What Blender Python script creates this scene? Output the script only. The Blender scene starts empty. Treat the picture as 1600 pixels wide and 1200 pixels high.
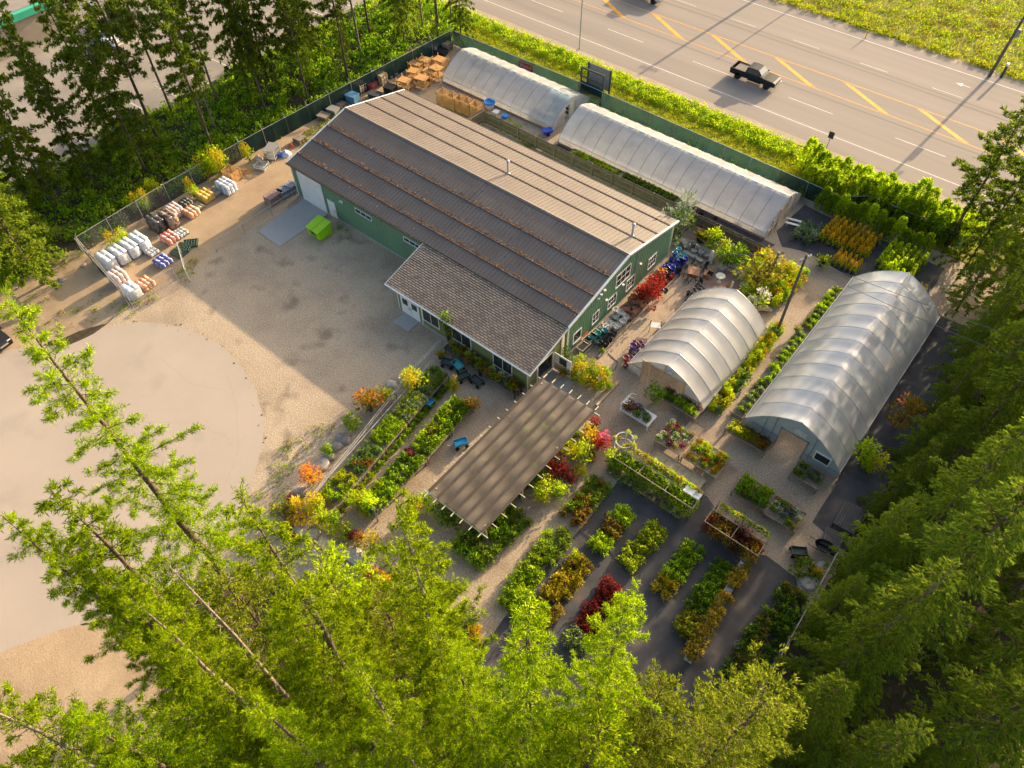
# Garden centre seen from the air: one sheet of ground, a green metal shop, hoop houses, plant benches and trees.
import bpy, math, random
import numpy as np
from mathutils import Vector, Matrix

RND = random.Random(11)
NR = np.random.default_rng(11)
SC = bpy.context.scene
COL = SC.collection
PI = math.pi

# ------------------------------------------------------------------ camera
F_PX, YAW, PITCH, ROLL = 1167.36, -0.703, 0.915, -0.018
EYE = np.array([58.15, -34.58, 50.0])
def _rows():
    cy, sy = math.cos(YAW), math.sin(YAW)
    f0 = np.array([sy, cy, 0]); r0 = np.array([cy, -sy, 0]); u0 = np.array([0, 0, 1.0])
    f = f0 * math.cos(PITCH) - u0 * math.sin(PITCH)
    u = u0 * math.cos(PITCH) + f0 * math.sin(PITCH)
    r = r0 * math.cos(ROLL) + u * math.sin(ROLL)
    u2 = -r0 * math.sin(ROLL) + u * math.cos(ROLL)
    return r, u2, f
CR, CU, CF = _rows()
def at(px, py, z=0.0):
    """the place in the world, at height z, that was measured at this point of the survey photograph"""
    d = CR * (px - 800) / F_PX - CU * (py - 600) / F_PX + CF
    p = EYE + d * ((z - EYE[2]) / d[2])
    return float(p[0]), float(p[1])
cam = bpy.data.objects.new('camera', bpy.data.cameras.new('camera'))
COL.objects.link(cam)
M = Matrix.Identity(4)
for i in range(3):
    M[i][0], M[i][1], M[i][2], M[i][3] = CR[i], CU[i], -CF[i], EYE[i]
cam.matrix_world = M
cam.data.sensor_fit = 'HORIZONTAL'; cam.data.sensor_width = 36.0
cam.data.lens = 36.0 * F_PX / 1600.0
cam.data.clip_start = 0.5; cam.data.clip_end = 2000
SC.camera = cam

# ------------------------------------------------------------------ light
SUN_EL, SUN_AZ = math.radians(15.0), math.radians(4.2)
w = bpy.data.worlds.new('World'); SC.world = w; w.use_nodes = True
nt = w.node_tree
for n in list(nt.nodes): nt.nodes.remove(n)
sky = nt.nodes.new('ShaderNodeTexSky'); sky.sky_type = 'NISHITA'; sky.sun_disc = False
sky.sun_elevation = SUN_EL; sky.sun_rotation = SUN_AZ; sky.air_density = 1.0; sky.dust_density = 5.0; sky.ozone_density = 0.5
bg = nt.nodes.new('ShaderNodeBackground'); bg.inputs[1].default_value = SKY_STR = 0.135
wo = nt.nodes.new('ShaderNodeOutputWorld')
nt.links.new(sky.outputs[0], bg.inputs[0]); nt.links.new(bg.outputs[0], wo.inputs[0])
sl = bpy.data.lights.new('sun', 'SUN'); sl.energy = 4.2; sl.angle = math.radians(0.5); sl.color = (1.0, 0.785, 0.51)
so = bpy.data.objects.new('sun', sl); COL.objects.link(so)
sdir = Vector((math.sin(SUN_AZ) * math.cos(SUN_EL), math.cos(SUN_AZ) * math.cos(SUN_EL), math.sin(SUN_EL)))
so.rotation_euler = sdir.to_track_quat('Z', 'Y').to_euler()
SC.view_settings.view_transform = 'Standard'; SC.view_settings.look = 'None'
SC.view_settings.exposure = 1.6; SC.view_settings.gamma = 1.0
SC.cycles.max_bounces = 6; SC.cycles.diffuse_bounces = 3; SC.cycles.transparent_max_bounces = 12
SC.cycles.transmission_bounces = 4; SC.cycles.glossy_bounces = 2

# ------------------------------------------------------------------ materials
MATS = {}
def _base(name):
    m = bpy.data.materials.new(name); m.use_nodes = True
    t = m.node_tree
    return m, t, t.nodes['Principled BSDF']
def mat(name, col, rough=0.7, var=0.12, scale=3.0, bump=0.0, bscale=40.0, metal=0.0, spec=0.3, c2=None):
    """plain painted / wooden / stone surface with uneven tone"""
    if name in MATS: return MATS[name]
    m, t, b = _base(name)
    tc = t.nodes.new('ShaderNodeTexCoord')
    nz = t.nodes.new('ShaderNodeTexNoise'); nz.inputs['Scale'].default_value = scale; nz.inputs['Detail'].default_value = 5
    t.links.new(tc.outputs['Object'], nz.inputs['Vector'])
    rp = t.nodes.new('ShaderNodeValToRGB')
    rp.color_ramp.elements[0].position = 0.3; rp.color_ramp.elements[1].position = 0.7
    a = [max(0, c * (1 - var)) for c in col]; z = [min(1, c * (1 + var)) for c in (c2 or col)]
    rp.color_ramp.elements[0].color = (*a, 1); rp.color_ramp.elements[1].color = (*z, 1)
    t.links.new(nz.outputs[0], rp.inputs[0]); t.links.new(rp.outputs[0], b.inputs['Base Color'])
    b.inputs['Roughness'].default_value = rough; b.inputs['Metallic'].default_value = metal
    b.inputs['Specular IOR Level'].default_value = spec
    if bump:
        n2 = t.nodes.new('ShaderNodeTexNoise'); n2.inputs['Scale'].default_value = bscale; n2.inputs['Detail'].default_value = 3
        t.links.new(tc.outputs['Object'], n2.inputs['Vector'])
        bp = t.nodes.new('ShaderNodeBump'); bp.inputs['Strength'].default_value = bump; bp.inputs['Distance'].default_value = 0.03
        t.links.new(n2.outputs[0], bp.inputs['Height']); t.links.new(bp.outputs[0], b.inputs['Normal'])
    MATS[name] = m
    return m
def ground(name, cols, big=0.15, small=9.0, grain=0.35, bump=0.4, rough=0.95, stain=None, streak=None):
    """loose or paved ground: large patches between the given colours, grain on top, optional stains"""
    m, t, b = _base(name)
    N, L = t.nodes, t.links
    tc = N.new('ShaderNodeTexCoord')
    mp = N.new('ShaderNodeMapping'); L.new(tc.outputs['Object'], mp.inputs[0])
    if streak: mp.inputs['Scale'].default_value = streak
    n1 = N.new('ShaderNodeTexNoise'); n1.inputs['Scale'].default_value = big; n1.inputs['Detail'].default_value = 6; n1.inputs['Roughness'].default_value = 0.62
    L.new(mp.outputs[0], n1.inputs['Vector'])
    rp = N.new('ShaderNodeValToRGB'); e = rp.color_ramp.elements
    e[0].position = 0.3; e[0].color = (*cols[0], 1); e[1].position = 0.72; e[1].color = (*cols[-1], 1)
    for k, c in enumerate(cols[1:-1]):
        x = e.new(0.3 + 0.42 * (k + 1) / (len(cols) - 1)); x.color = (*c, 1)
    L.new(n1.outputs[0], rp.inputs[0])
    n2 = N.new('ShaderNodeTexNoise'); n2.inputs['Scale'].default_value = small; n2.inputs['Detail'].default_value = 4; n2.inputs['Roughness'].default_value = 0.75
    L.new(tc.outputs['Object'], n2.inputs['Vector'])
    mr = N.new('ShaderNodeMapRange'); mr.inputs[1].default_value = 0.25; mr.inputs[2].default_value = 0.75
    mr.inputs[3].default_value = 1 - grain; mr.inputs[4].default_value = 1 + grain
    L.new(n2.outputs[0], mr.inputs[0])
    mx = N.new('ShaderNodeMix'); mx.data_type = 'RGBA'; mx.blend_type = 'MULTIPLY'; mx.inputs[0].default_value = 1.0
    L.new(rp.outputs[0], mx.inputs[6]); L.new(mr.outputs[0], mx.inputs[7])
    out = mx.outputs[2]
    if stain:
        n3 = N.new('ShaderNodeTexNoise'); n3.inputs['Scale'].default_value = stain[1]; n3.inputs['Detail'].default_value = 5
        L.new(tc.outputs['Object'], n3.inputs['Vector'])
        r3 = N.new('ShaderNodeValToRGB'); r3.color_ramp.elements[0].position = stain[2]; r3.color_ramp.elements[1].position = stain[2] + 0.14
        L.new(n3.outputs[0], r3.inputs[0])
        m3 = N.new('ShaderNodeMix'); m3.data_type = 'RGBA'; m3.inputs[7].default_value = (*stain[0], 1)
        ml = N.new('ShaderNodeMath'); ml.operation = 'MULTIPLY'; ml.inputs[1].default_value = stain[3]
        L.new(r3.outputs[0], ml.inputs[0]); L.new(ml.outputs[0], m3.inputs[0]); L.new(out, m3.inputs[6]); out = m3.outputs[2]
    L.new(out, b.inputs['Base Color']); b.inputs['Roughness'].default_value = rough; b.inputs['Specular IOR Level'].default_value = 0.15
    if bump:
        bp = N.new('ShaderNodeBump'); bp.inputs['Strength'].default_value = bump; bp.inputs['Distance'].default_value = 0.04
        L.new(n2.outputs[0], bp.inputs['Height']); L.new(bp.outputs[0], b.inputs['Normal'])
    MATS[name] = m
    return m
def leafmat(name, c0, c1, trans=0.4, glow=1.6):
    """leaves: every leaf its own tone between two colours, every plant a little lighter or darker, light shines through"""
    m, t, b = _base(name)
    N, L = t.nodes, t.links
    N.remove(b)
    g = N.new('ShaderNodeNewGeometry'); oi = N.new('ShaderNodeObjectInfo')
    rp = N.new('ShaderNodeValToRGB'); rp.color_ramp.elements[0].color = (*c0, 1); rp.color_ramp.elements[1].color = (*c1, 1)
    L.new(g.outputs['Random Per Island'], rp.inputs[0])
    hs = N.new('ShaderNodeHueSaturation')
    mr = N.new('ShaderNodeMapRange'); mr.inputs[3].default_value = 0.72; mr.inputs[4].default_value = 1.25
    L.new(oi.outputs['Random'], mr.inputs[0]); L.new(mr.outputs[0], hs.inputs['Value']); L.new(rp.outputs[0], hs.inputs['Color'])
    d = N.new('ShaderNodeBsdfDiffuse'); tr = N.new('ShaderNodeBsdfTranslucent'); mx = N.new('ShaderNodeMixShader'); mx.inputs[0].default_value = trans
    L.new(hs.outputs[0], d.inputs[0])
    h2 = N.new('ShaderNodeHueSaturation'); h2.inputs['Value'].default_value = glow; h2.inputs['Hue'].default_value = 0.498
    L.new(hs.outputs[0], h2.inputs['Color']); L.new(h2.outputs[0], tr.inputs[0])
    L.new(d.outputs[0], mx.inputs[1]); L.new(tr.outputs[0], mx.inputs[2])
    L.new(mx.outputs[0], N['Material Output'].inputs[0])
    MATS[name] = m
    return m
def film(name, col, clear=0.2, trans=0.45, rough=0.35, gloss=0.08):
    """thin sheet (poly film, screen cloth): part see-through, part milky"""
    m, t, b = _base(name)
    N, L = t.nodes, t.links
    N.remove(b)
    tc = N.new('ShaderNodeTexCoord'); nz = N.new('ShaderNodeTexNoise'); nz.inputs['Scale'].default_value = 0.6; nz.inputs['Detail'].default_value = 5
    L.new(tc.outputs['Object'], nz.inputs['Vector'])
    rp = N.new('ShaderNodeValToRGB'); rp.color_ramp.elements[0].position = 0.3; rp.color_ramp.elements[1].position = 0.7
    rp.color_ramp.elements[0].color = (*[c * 0.82 for c in col], 1); rp.color_ramp.elements[1].color = (*[min(1, c * 1.08) for c in col], 1)
    L.new(nz.outputs[0], rp.inputs[0])
    d = N.new('ShaderNodeBsdfDiffuse'); tr = N.new('ShaderNodeBsdfTranslucent'); tp = N.new('ShaderNodeBsdfTransparent'); gl = N.new('ShaderNodeBsdfGlossy')
    gl.inputs['Roughness'].default_value = rough
    L.new(rp.outputs[0], d.inputs[0]); L.new(rp.outputs[0], tr.inputs[0])
    a = N.new('ShaderNodeMixShader'); a.inputs[0].default_value = trans; L.new(d.outputs[0], a.inputs[1]); L.new(tr.outputs[0], a.inputs[2])
    c = N.new('ShaderNodeMixShader'); c.inputs[0].default_value = gloss; L.new(a.outputs[0], c.inputs[1]); L.new(gl.outputs[0], c.inputs[2])
    e = N.new('ShaderNodeMixShader'); e.inputs[0].default_value = clear; L.new(c.outputs[0], e.inputs[1]); L.new(tp.outputs[0], e.inputs[2])
    L.new(e.outputs[0], N['Material Output'].inputs[0])
    MATS[name] = m
    return m
def glassmat(name, col=(0.03, 0.035, 0.04)):
    m, t, b = _base(name)
    b.inputs['Base Color'].default_value = (*col, 1); b.inputs['Roughness'].default_value = 0.08; b.inputs['Specular IOR Level'].default_value = 0.8
    MATS[name] = m
    return m

# ------------------------------------------------------------------ mesh builders
class MB:
    def __init__(s): s.v = []; s.f = []; s.m = []; s.mi = 0; s.M = None
    def add(s, vs, fs):
        n = len(s.v)
        s.v += [tuple(s.M @ Vector(v)) for v in vs] if s.M is not None else [tuple(v) for v in vs]
        s.f += [tuple(i + n for i in f) for f in fs]; s.m += [s.mi] * len(fs)
        return s
    def box(s, x0, y0, z0, x1, y1, z1):
        return s.add([(x0, y0, z0), (x1, y0, z0), (x1, y1, z0), (x0, y1, z0), (x0, y0, z1), (x1, y0, z1), (x1, y1, z1), (x0, y1, z1)],
                     [(3, 2, 1, 0), (4, 5, 6, 7), (0, 1, 5, 4), (1, 2, 6, 5), (2, 3, 7, 6), (3, 0, 4, 7)])
    def taper(s, x0, y0, x1, y1, z0, z1, d):
        """box whose top is d wider (or narrower) on every side than its foot"""
        return s.add([(x0, y0, z0), (x1, y0, z0), (x1, y1, z0), (x0, y1, z0), (x0 - d, y0 - d, z1), (x1 + d, y0 - d, z1), (x1 + d, y1 + d, z1), (x0 - d, y1 + d, z1)],
                     [(3, 2, 1, 0), (4, 5, 6, 7), (0, 1, 5, 4), (1, 2, 6, 5), (2, 3, 7, 6), (3, 0, 4, 7)])
    def bar(s, p, q, w, h=None):
        h = h or w
        p, q = Vector(p), Vector(q); d = (q - p)
        if d.length < 1e-6: return s
        d.normalize()
        u = Vector((0, 0, 1)) if abs(d.z) < 0.95 else Vector((0, 1, 0))
        sx = d.cross(u).normalized(); uz = sx.cross(d).normalized()
        a, b = sx * w / 2, uz * h / 2
        vs = [p - a - b, p + a - b, p + a + b, p - a + b, q - a - b, q + a - b, q + a + b, q - a + b]
        return s.add(vs, [(0, 1, 2, 3), (7, 6, 5, 4), (1, 0, 4, 5), (2, 1, 5, 6), (3, 2, 6, 7), (0, 3, 7, 4)])
    def tube(s, pts, r, n=6, closed=False):
        pts = [Vector(p) for p in pts]; k = len(pts)
        rs = r if isinstance(r, (list, tuple)) else [r] * k
        vs = []
        for i, p in enumerate(pts):
            d = (pts[(i + 1) % k] - pts[i - 1]) if closed else (pts[min(i + 1, k - 1)] - pts[max(i - 1, 0)])
            d = d.normalized() if d.length > 1e-9 else Vector((0, 0, 1))
            u = Vector((0, 0, 1)) if abs(d.z) < 0.9 else Vector((1, 0, 0))
            a = d.cross(u).normalized(); b = d.cross(a).normalized()
            vs += [p + (a * math.cos(2 * PI * j / n) + b * math.sin(2 * PI * j / n)) * rs[i] for j in range(n)]
        fs = []
        for i in range(k if closed else k - 1):
            i2 = (i + 1) % k
            fs += [(i * n + j, i2 * n + j, i2 * n + (j + 1) % n, i * n + (j + 1) % n) for j in range(n)]
        if not closed: fs += [tuple(range(n)), tuple(range((k - 1) * n + n - 1, (k - 1) * n - 1, -1))]
        return s.add(vs, fs)
    def lathe(s, prof, n=12, c=(0, 0, 0), sx=1.0, sy=1.0):
        vs = []; k = len(prof)
        for r, z in prof:
            vs += [(c[0] + r * sx * math.cos(2 * PI * j / n), c[1] + r * sy * math.sin(2 * PI * j / n), c[2] + z) for j in range(n)]
        fs = [(i * n + j, i * n + (j + 1) % n, (i + 1) * n + (j + 1) % n, (i + 1) * n + j) for i in range(k - 1) for j in range(n)]
        if prof[0][0] > 1e-4: fs.append(tuple(range(n - 1, -1, -1)))
        if prof[-1][0] > 1e-4: fs.append(tuple(range((k - 1) * n, k * n)))
        return s.add(vs, fs)
    def prism(s, pts, z0, z1):
        n = len(pts)
        a = sum(pts[i][0] * pts[(i + 1) % n][1] - pts[(i + 1) % n][0] * pts[i][1] for i in range(n))
        if a < 0: pts = pts[::-1]
        return s.add([(x, y, z0) for x, y in pts] + [(x, y, z1) for x, y in pts],
                     [tuple(range(n - 1, -1, -1)), tuple(range(n, 2 * n))] + [(i, (i + 1) % n, n + (i + 1) % n, n + i) for i in range(n)])
    def quad(s, a, b, c, d): return s.add([a, b, c, d], [(0, 1, 2, 3)])
    def at(s, x, y, z=0, rz=0, sc=1.0): s.M = Matrix.Translation((x, y, z)) @ Matrix.Rotation(rz, 4, 'Z') @ Matrix.Scale(sc, 4); return s
    def mesh(s, name, mats, smooth=False, bevel=0):
        me = bpy.data.meshes.new(name); me.from_pydata(s.v, [], s.f)
        for mm in (mats if isinstance(mats, (list, tuple)) else [mats]): me.materials.append(mm)
        me.polygons.foreach_set('material_index', s.m)
        if smooth: me.polygons.foreach_set('use_smooth', [True] * len(s.f))
        me.update()
        return me
def link(name, me, parent=None, loc=None, rz=0):
    o = bpy.data.objects.new(name, me); COL.objects.link(o)
    if parent is not None: o.parent = parent
    if loc is not None: o.location = loc
    if rz: o.rotation_euler = (0, 0, rz)
    return o
def part(name, mb, mats, parent=None, smooth=False):
    return link(name, mb.mesh(name, mats, smooth), parent)
def tag(o, label=None, cat=None, group=None, kind=None):
    if label: o['label'] = label
    if cat: o['category'] = cat
    if group: o['group'] = group
    if kind: o['kind'] = kind
    return o
def thing(name, label, cat, loc=(0, 0, 0), rz=0, group=None):
    o = bpy.data.objects.new(name, None); COL.objects.link(o); o.empty_display_size = 0.3
    o.location = loc; o.rotation_euler = (0, 0, rz)
    return tag(o, label, cat, group)
def copy_tree(o, parent=None):
    c = o.copy(); COL.objects.link(c); c.parent = parent
    for ch in [x for x in o.children]: copy_tree(ch, c)
    return c
def dup(o, loc, rz=0, label=None, group=None, sc=None):
    c = copy_tree(o); c.location = loc; c.rotation_euler = (0, 0, rz)
    if label: c['label'] = label
    if group: c['group'] = group
    if sc: c.scale = (sc, sc, sc)
    return c
def struct(name, mb, m, smooth=False):
    return tag(part(name, mb, m, None, smooth), kind='structure')

# leaves: numpy soup of diamond leaves plus optional twigs, many thousands at once
def unit(a): return a / np.maximum(np.linalg.norm(a, axis=-1, keepdims=True), 1e-9)
def rdir(n): return unit(NR.normal(size=(n, 3)))
class Leaf:
    def __init__(s): s.V = []; s.F = []; s.MI = []; s.n = 0
    def leaves(s, P, D, L, W, mi=0, fold=None):
        n = len(P)
        if n == 0: return s
        D = unit(D); S = unit(np.cross(D, rdir(n) if fold is None else fold))
        L = np.broadcast_to(L, (n,))[:, None]; W = np.broadcast_to(W, (n,))[:, None]
        V = np.stack([P, P + D * L * 0.45 + S * W * 0.5, P + D * L, P + D * L * 0.45 - S * W * 0.5], 1).reshape(-1, 3)
        s.V.append(V); s.F.append(np.arange(4 * n).reshape(-1, 4) + s.n); s.MI.append(np.full(n, mi)); s.n += 4 * n
        return s
    def sticks(s, A, B, r0, r1, mi=1):
        """three-sided tapered twigs from A to B"""
        n = len(A)
        if n == 0: return s
        D = unit(B - A); u = np.where(np.abs(D[:, 2:3]) < 0.9, np.array([[0, 0, 1.0]]), np.array([[1.0, 0, 0]]))
        a = unit(np.cross(D, u)); b = np.cross(D, a)
        r0 = np.broadcast_to(r0, (n,))[:, None]; r1 = np.broadcast_to(r1, (n,))[:, None]
        ring = lambda P, r: [P + (a * math.cos(q) + b * math.sin(q)) * r for q in (0, 2.094, 4.189)]
        V = np.stack(ring(A, r0) + ring(B, r1), 1).reshape(-1, 3)
        k = (np.arange(n) * 6)[:, None] + s.n
        F = np.concatenate([k + np.array([[0, 3, 4, 1]]), k + np.array([[1, 4, 5, 2]]), k + np.array([[2, 5, 3, 0]])])
        s.V.append(V); s.F.append(F); s.MI.append(np.full(3 * n, mi)); s.n += 6 * n
        return s
    def mesh(s, name, mats):
        V = np.concatenate(s.V).astype(np.float32); F = np.concatenate(s.F).astype(np.int32); MI = np.concatenate(s.MI).astype(np.int32)
        me = bpy.data.meshes.new(name)
        me.vertices.add(len(V)); me.vertices.foreach_set('co', V.ravel())
        me.loops.add(F.size); me.loops.foreach_set('vertex_index', F.ravel())
        me.polygons.add(len(F)); me.polygons.foreach_set('loop_start', np.arange(0, F.size, 4, dtype=np.int32))
        for mm in mats: me.materials.append(mm)
        me.polygons.foreach_set('material_index', MI)
        me.update(calc_edges=True)
        return me
def inside(P, poly):
    x, y = P[:, 0], P[:, 1]; r = np.zeros(len(P), bool); n = len(poly)
    for i in range(n):
        (x0, y0), (x1, y1) = poly[i], poly[(i + 1) % n]
        c = ((y0 > y) != (y1 > y)) & (x < (x1 - x0) * (y - y0) / ((y1 - y0) + 1e-12) + x0)
        r ^= c
    return r
def sample(poly, n):
    a = np.array(poly); lo, hi = a.min(0), a.max(0); out = []; k = 0
    while k < n:
        P = NR.uniform(lo, hi, (n * 2, 2)); P = P[inside(P, poly)]; out.append(P); k += len(P)
    return np.concatenate(out)[:n]
def clumps(poly, nclump, rr, hh, per, L, W, mis=(0,), keep=None):
    """low growth over an area: domed clumps of leaves"""
    lf = Leaf(); C = sample(poly, nclump)
    if keep is not None: C = C[keep(C)]
    n = len(C); r = NR.uniform(rr[0], rr[1], n); h = NR.uniform(hh[0], hh[1], n)
    big = np.repeat(np.arange(n), per); m = len(big)
    d = rdir(m); d[:, 2] = np.abs(d[:, 2]); q = NR.uniform(0.55, 1.0, m)[:, None]
    P = np.concatenate([C[big], np.zeros((m, 1))], 1) + d * q * np.stack([r[big], r[big], h[big]], 1)
    D = d * 0.8 + rdir(m) * 0.7 + np.array([[0, 0, 0.35]])
    mi = NR.choice(mis, n)[big]
    for k in set(mis):
        s_ = mi == k
        lf.leaves(P[s_], D[s_], NR.uniform(L[0], L[1], s_.sum()), NR.uniform(W[0], W[1], s_.sum()), k)
    return lf
# ------------------------------------------------------------------ the setting: ground, road, yards
G_soil = ground('soil', [(0.035, 0.032, 0.016), (0.065, 0.05, 0.03), (0.04, 0.045, 0.015)], 0.2, 3.0, 0.4)
G_gravel = ground('gravel', [(0.26, 0.205, 0.15), (0.375, 0.295, 0.21), (0.42, 0.335, 0.235)], 0.16, 8.0, 0.62, 0.8, stain=((0.17, 0.13, 0.10), 0.33, 0.57, 0.8))
G_dirt = ground('trodden_dirt', [(0.30, 0.215, 0.135), (0.42, 0.31, 0.195)], 0.3, 8.0, 0.3, 0.5, stain=((0.20, 0.13, 0.085), 0.5, 0.6, 0.5))
G_asph = ground('pale_asphalt', [(0.335, 0.28, 0.23), (0.385, 0.322, 0.262)], 0.12, 30.0, 0.12, 0.15, stain=((0.27, 0.23, 0.195), 0.22, 0.56, 0.6))
G_road = ground('road_asphalt', [(0.215, 0.187, 0.163), (0.275, 0.238, 0.207)], 0.35, 30.0, 0.10, 0.12, streak=(0.035, 1.0, 1.0))
G_lot = ground('lot_asphalt', [(0.19, 0.175, 0.16), (0.30, 0.26, 0.22)], 0.2, 25.0, 0.12, 0.1)
G_shoulder = ground('shoulder_gravel', [(0.30, 0.24, 0.18), (0.38, 0.31, 0.235)], 0.5, 12.0, 0.4, 0.4)
G_conc = ground('concrete', [(0.31, 0.30, 0.285), (0.37, 0.355, 0.335)], 0.4, 14.0, 0.12, 0.1, stain=((0.24, 0.23, 0.215), 0.8, 0.6, 0.5))
G_fab = ground('woven_ground_cloth', [(0.045, 0.044, 0.05), (0.085, 0.08, 0.08)], 0.6, 18.0, 0.18, 0.25, rough=0.75, stain=((0.14, 0.11, 0.082), 0.45, 0.56, 0.7))
G_pav = ground('brick_paving', [(0.26, 0.17, 0.14), (0.34, 0.24, 0.20)], 0.8, 6.0, 0.25, 0.3)

def sheet(name, pts, z, m, holes=None):
    b = MB(); b.add([(x, y, z) for x, y in pts], [tuple(range(len(pts)))])
    a = sum(pts[i][0] * pts[(i + 1) % len(pts)][1] - pts[(i + 1) % len(pts)][0] * pts[i][1] for i in range(len(pts)))
    if a < 0: b.f = [t[::-1] for t in b.f]
    return struct(name, b, m)
def wobble(pts, amp=0.25, step=1.0):
    out = []
    for i, (x, y) in enumerate(pts):
        x1, y1 = pts[(i + 1) % len(pts)]; n = max(1, int(math.hypot(x1 - x, y1 - y) / step))
        for k in range(n):
            t = k / n; out.append((x + (x1 - x) * t + RND.uniform(-amp, amp), y + (y1 - y) * t + RND.uniform(-amp, amp)))
    return out
pxs = lambda *p: [at(a, b) for a, b in p]

sheet('ground', [(-420, -420), (420, -420), (420, 420), (-420, 420)], 0.0, G_soil)
sheet('gravel_yard', wobble([(-9.9, -19.6), (0.2, -22), (1, -27), (10, -34), (27, -33), (34, -27), (40, -24.5), (46, -23.8), (61.3, -19), (61.6, 33.2), (-8, 33.2), (-9.8, 0.5)], 0.15), 0.004, G_gravel)
G_walk = ground('walk_gravel', [(0.23, 0.175, 0.125), (0.34, 0.265, 0.19), (0.37, 0.29, 0.21)], 0.22, 8.0, 0.62, 0.8, stain=((0.15, 0.105, 0.075), 0.4, 0.60, 0.7))
sheet('sales_gravel', wobble([(26.3, -5.6), (34.9, -5.1), (35.1, 16.4), (34.7, 21.5), (42.6, 21.5), (44, 24.6), (58, 24.8), (61.4, 20), (61.5, -8), (61.0, -16), (58, -20.5), (45.8, -24.4), (40, -24.6), (33.5, -26.8), (29.6, -26), (28.6, -20)], .15, .8), 0.006, G_walk)
sheet('storage_yard', wobble([(-9.9, -19.1), (0.1, -20.3), (0.2, -0.2), (0.1, 16.8), (6, 17), (6, 22), (-3, 25), (-7.6, 33), (-8.1, 32), (-9.8, 0.5)], 0.12), 0.008, G_dirt)
sheet('dirt_bank', wobble(pxs((-60, 520), (-20, 470), (60, 412), (130, 388), (208, 478), (165, 505), (100, 530), (0, 556)), 0.3), 0.008, G_dirt)
sheet('dirt_apron', wobble(pxs((-160, 1050), (0, 1000), (80, 968), (160, 975), (260, 1000), (360, 1070), (320, 1150), (150, 1210), (-100, 1260)), 0.25), 0.012, G_dirt)
cul = pxs((-190, 600), (0, 549), (60, 540), (105, 541), (165, 513), (215, 503), (255, 506), (300, 517), (345, 540), (380, 575), (402, 615), (412, 655), (410, 690), (401, 730), (384, 790), (340, 850), (280, 905), (190, 960), (90, 985), (0, 1020), (-120, 1060), (-260, 1060))
sheet('asphalt_turning_circle', wobble(cul, 0.06, 0.8), 0.016, G_asph)
ring = MB()
for i in range(4, 15):
    (x0, y0), (x1, y1) = cul[i], cul[i + 1]
    n = 14
    for k in range(n):
        if RND.random() < 0.22:
            t = k / n; x, y = x0 + (x1 - x0) * t, y0 + (y1 - y0) * t; r = RND.uniform(0.03, 0.12)
            ring.at(x + RND.uniform(-.45, .45), y + RND.uniform(-.45, .45)).lathe([(r, -0.02), (r * 0.8, r * 0.35), (0.0, r * 0.5)], 6)
tag(part('gravel', ring, mat('edge_gravel', (0.20, 0.145, 0.10), 0.95, 0.3)), kind='stuff')
sheet('landscape_fabric', wobble(pxs((970, 748), (940, 782), (905, 826), (870, 868), (760, 1000), (735, 1060)) + [(49, -25), (58, -21.5), (61.2, -17), (61.2, -8)] + pxs((1245, 905), (1200, 868), (1160, 858), (1120, 800), (1105, 776), (1040, 745), (1000, 735)), 0.1, 0.8), 0.012, G_fab)
sheet('shade_strip_fabric', wobble([(58.5, -1.2), (61.4, -2.0), (61.6, 25), (58.2, 25)], 0.15), 0.014, G_fab)
sheet('back_yard_fabric', wobble([(41.6, 26.2), (43.0, 24.4), (45.2, 25.2), (50.5, 24.6), (56.5, 24.8), (56.5, 31.2), (41.8, 31.6)], 0.12), 0.012, G_fab)
sheet('house_strip_fabric', [(14.0, 22.35), (41.9, 21.9), (42.4, 24.3), (16, 24.4)], 0.012, G_fab)
sheet('brick_patio', wobble(pxs((1086, 452), (1112, 430), (1128, 420), (1152, 424), (1164, 446), (1158, 470), (1142, 486), (1100, 470)), 0.08), 0.012, G_pav)
padb = MB(); padb.prism(pxs((403, 362), (478, 309), (514, 334), (437, 386)), -0.1, 0.06); struct('concrete_pad', padb, G_conc)
padb = MB(); padb.prism(pxs((614, 503), (632, 489), (655, 504), (638, 519)), -0.1, 0.06); struct('door_slab', padb, G_conc)
padb = MB(); padb.prism([(34.6, -4.9), (37.3, -4.9), (37.3, -1.2), (34.9, -1.2)], -0.1, 0.05); struct('side_door_slab', padb, G_conc)

# highway along X
sheet('road_shoulder', wobble([(-160, 40.7), (230, 40.7), (230, 69.6), (-160, 69.6)], 0.12, 1.5), 0.006, G_shoulder)
sheet('highway', wobble([(-160, 42.0), (230, 42.0), (230, 68.3), (-160, 68.3)], 0.05, 2.0), 0.012, G_road)
W_line = mat('road_white', (0.50, 0.47, 0.43), 0.8, 0.15, 2.0); Y_line = mat('road_yellow', (0.60, 0.29, 0.03), 0.8, 0.2, 2.0)
rm = MB()
def stripe(x0, x1, y, wd, mi): rm.mi = mi; rm.quad((x0, y - wd / 2, 0.017), (x1, y - wd / 2, 0.017), (x1, y + wd / 2, 0.017), (x0, y + wd / 2, 0.017))
stripe(-160, 230, 44.6, 0.13, 0); stripe(-160, 230, 66.8, 0.13, 0)
for k in range(-10, 20):
    x = 5.4 + 13.05 * k
    stripe(x, x + 5.6, 48.65, 0.12, 0)
    stripe(16.8 + 9.05 * k, 16.8 + 9.05 * k + 3.6, 61.2, 0.10, 0)
stripe(-160, 230, 52.4, 0.13, 1)
rm.quad((-160, 53.2, 0.017), (230, 61.5, 0.017), (230, 61.66, 0.017), (-160, 53.36, 0.017)) if False else stripe(-160, 230, 55.95, 0.13, 1)
for k in range(-6, 14):
    x = -1.5 + 9.15 * k
    rm.mi = 1; rm.quad((x, 55.7, 0.019), (x + 6.0, 52.55, 0.019), (x + 7.2, 52.55, 0.019), (x + 1.2, 55.7, 0.019))
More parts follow.
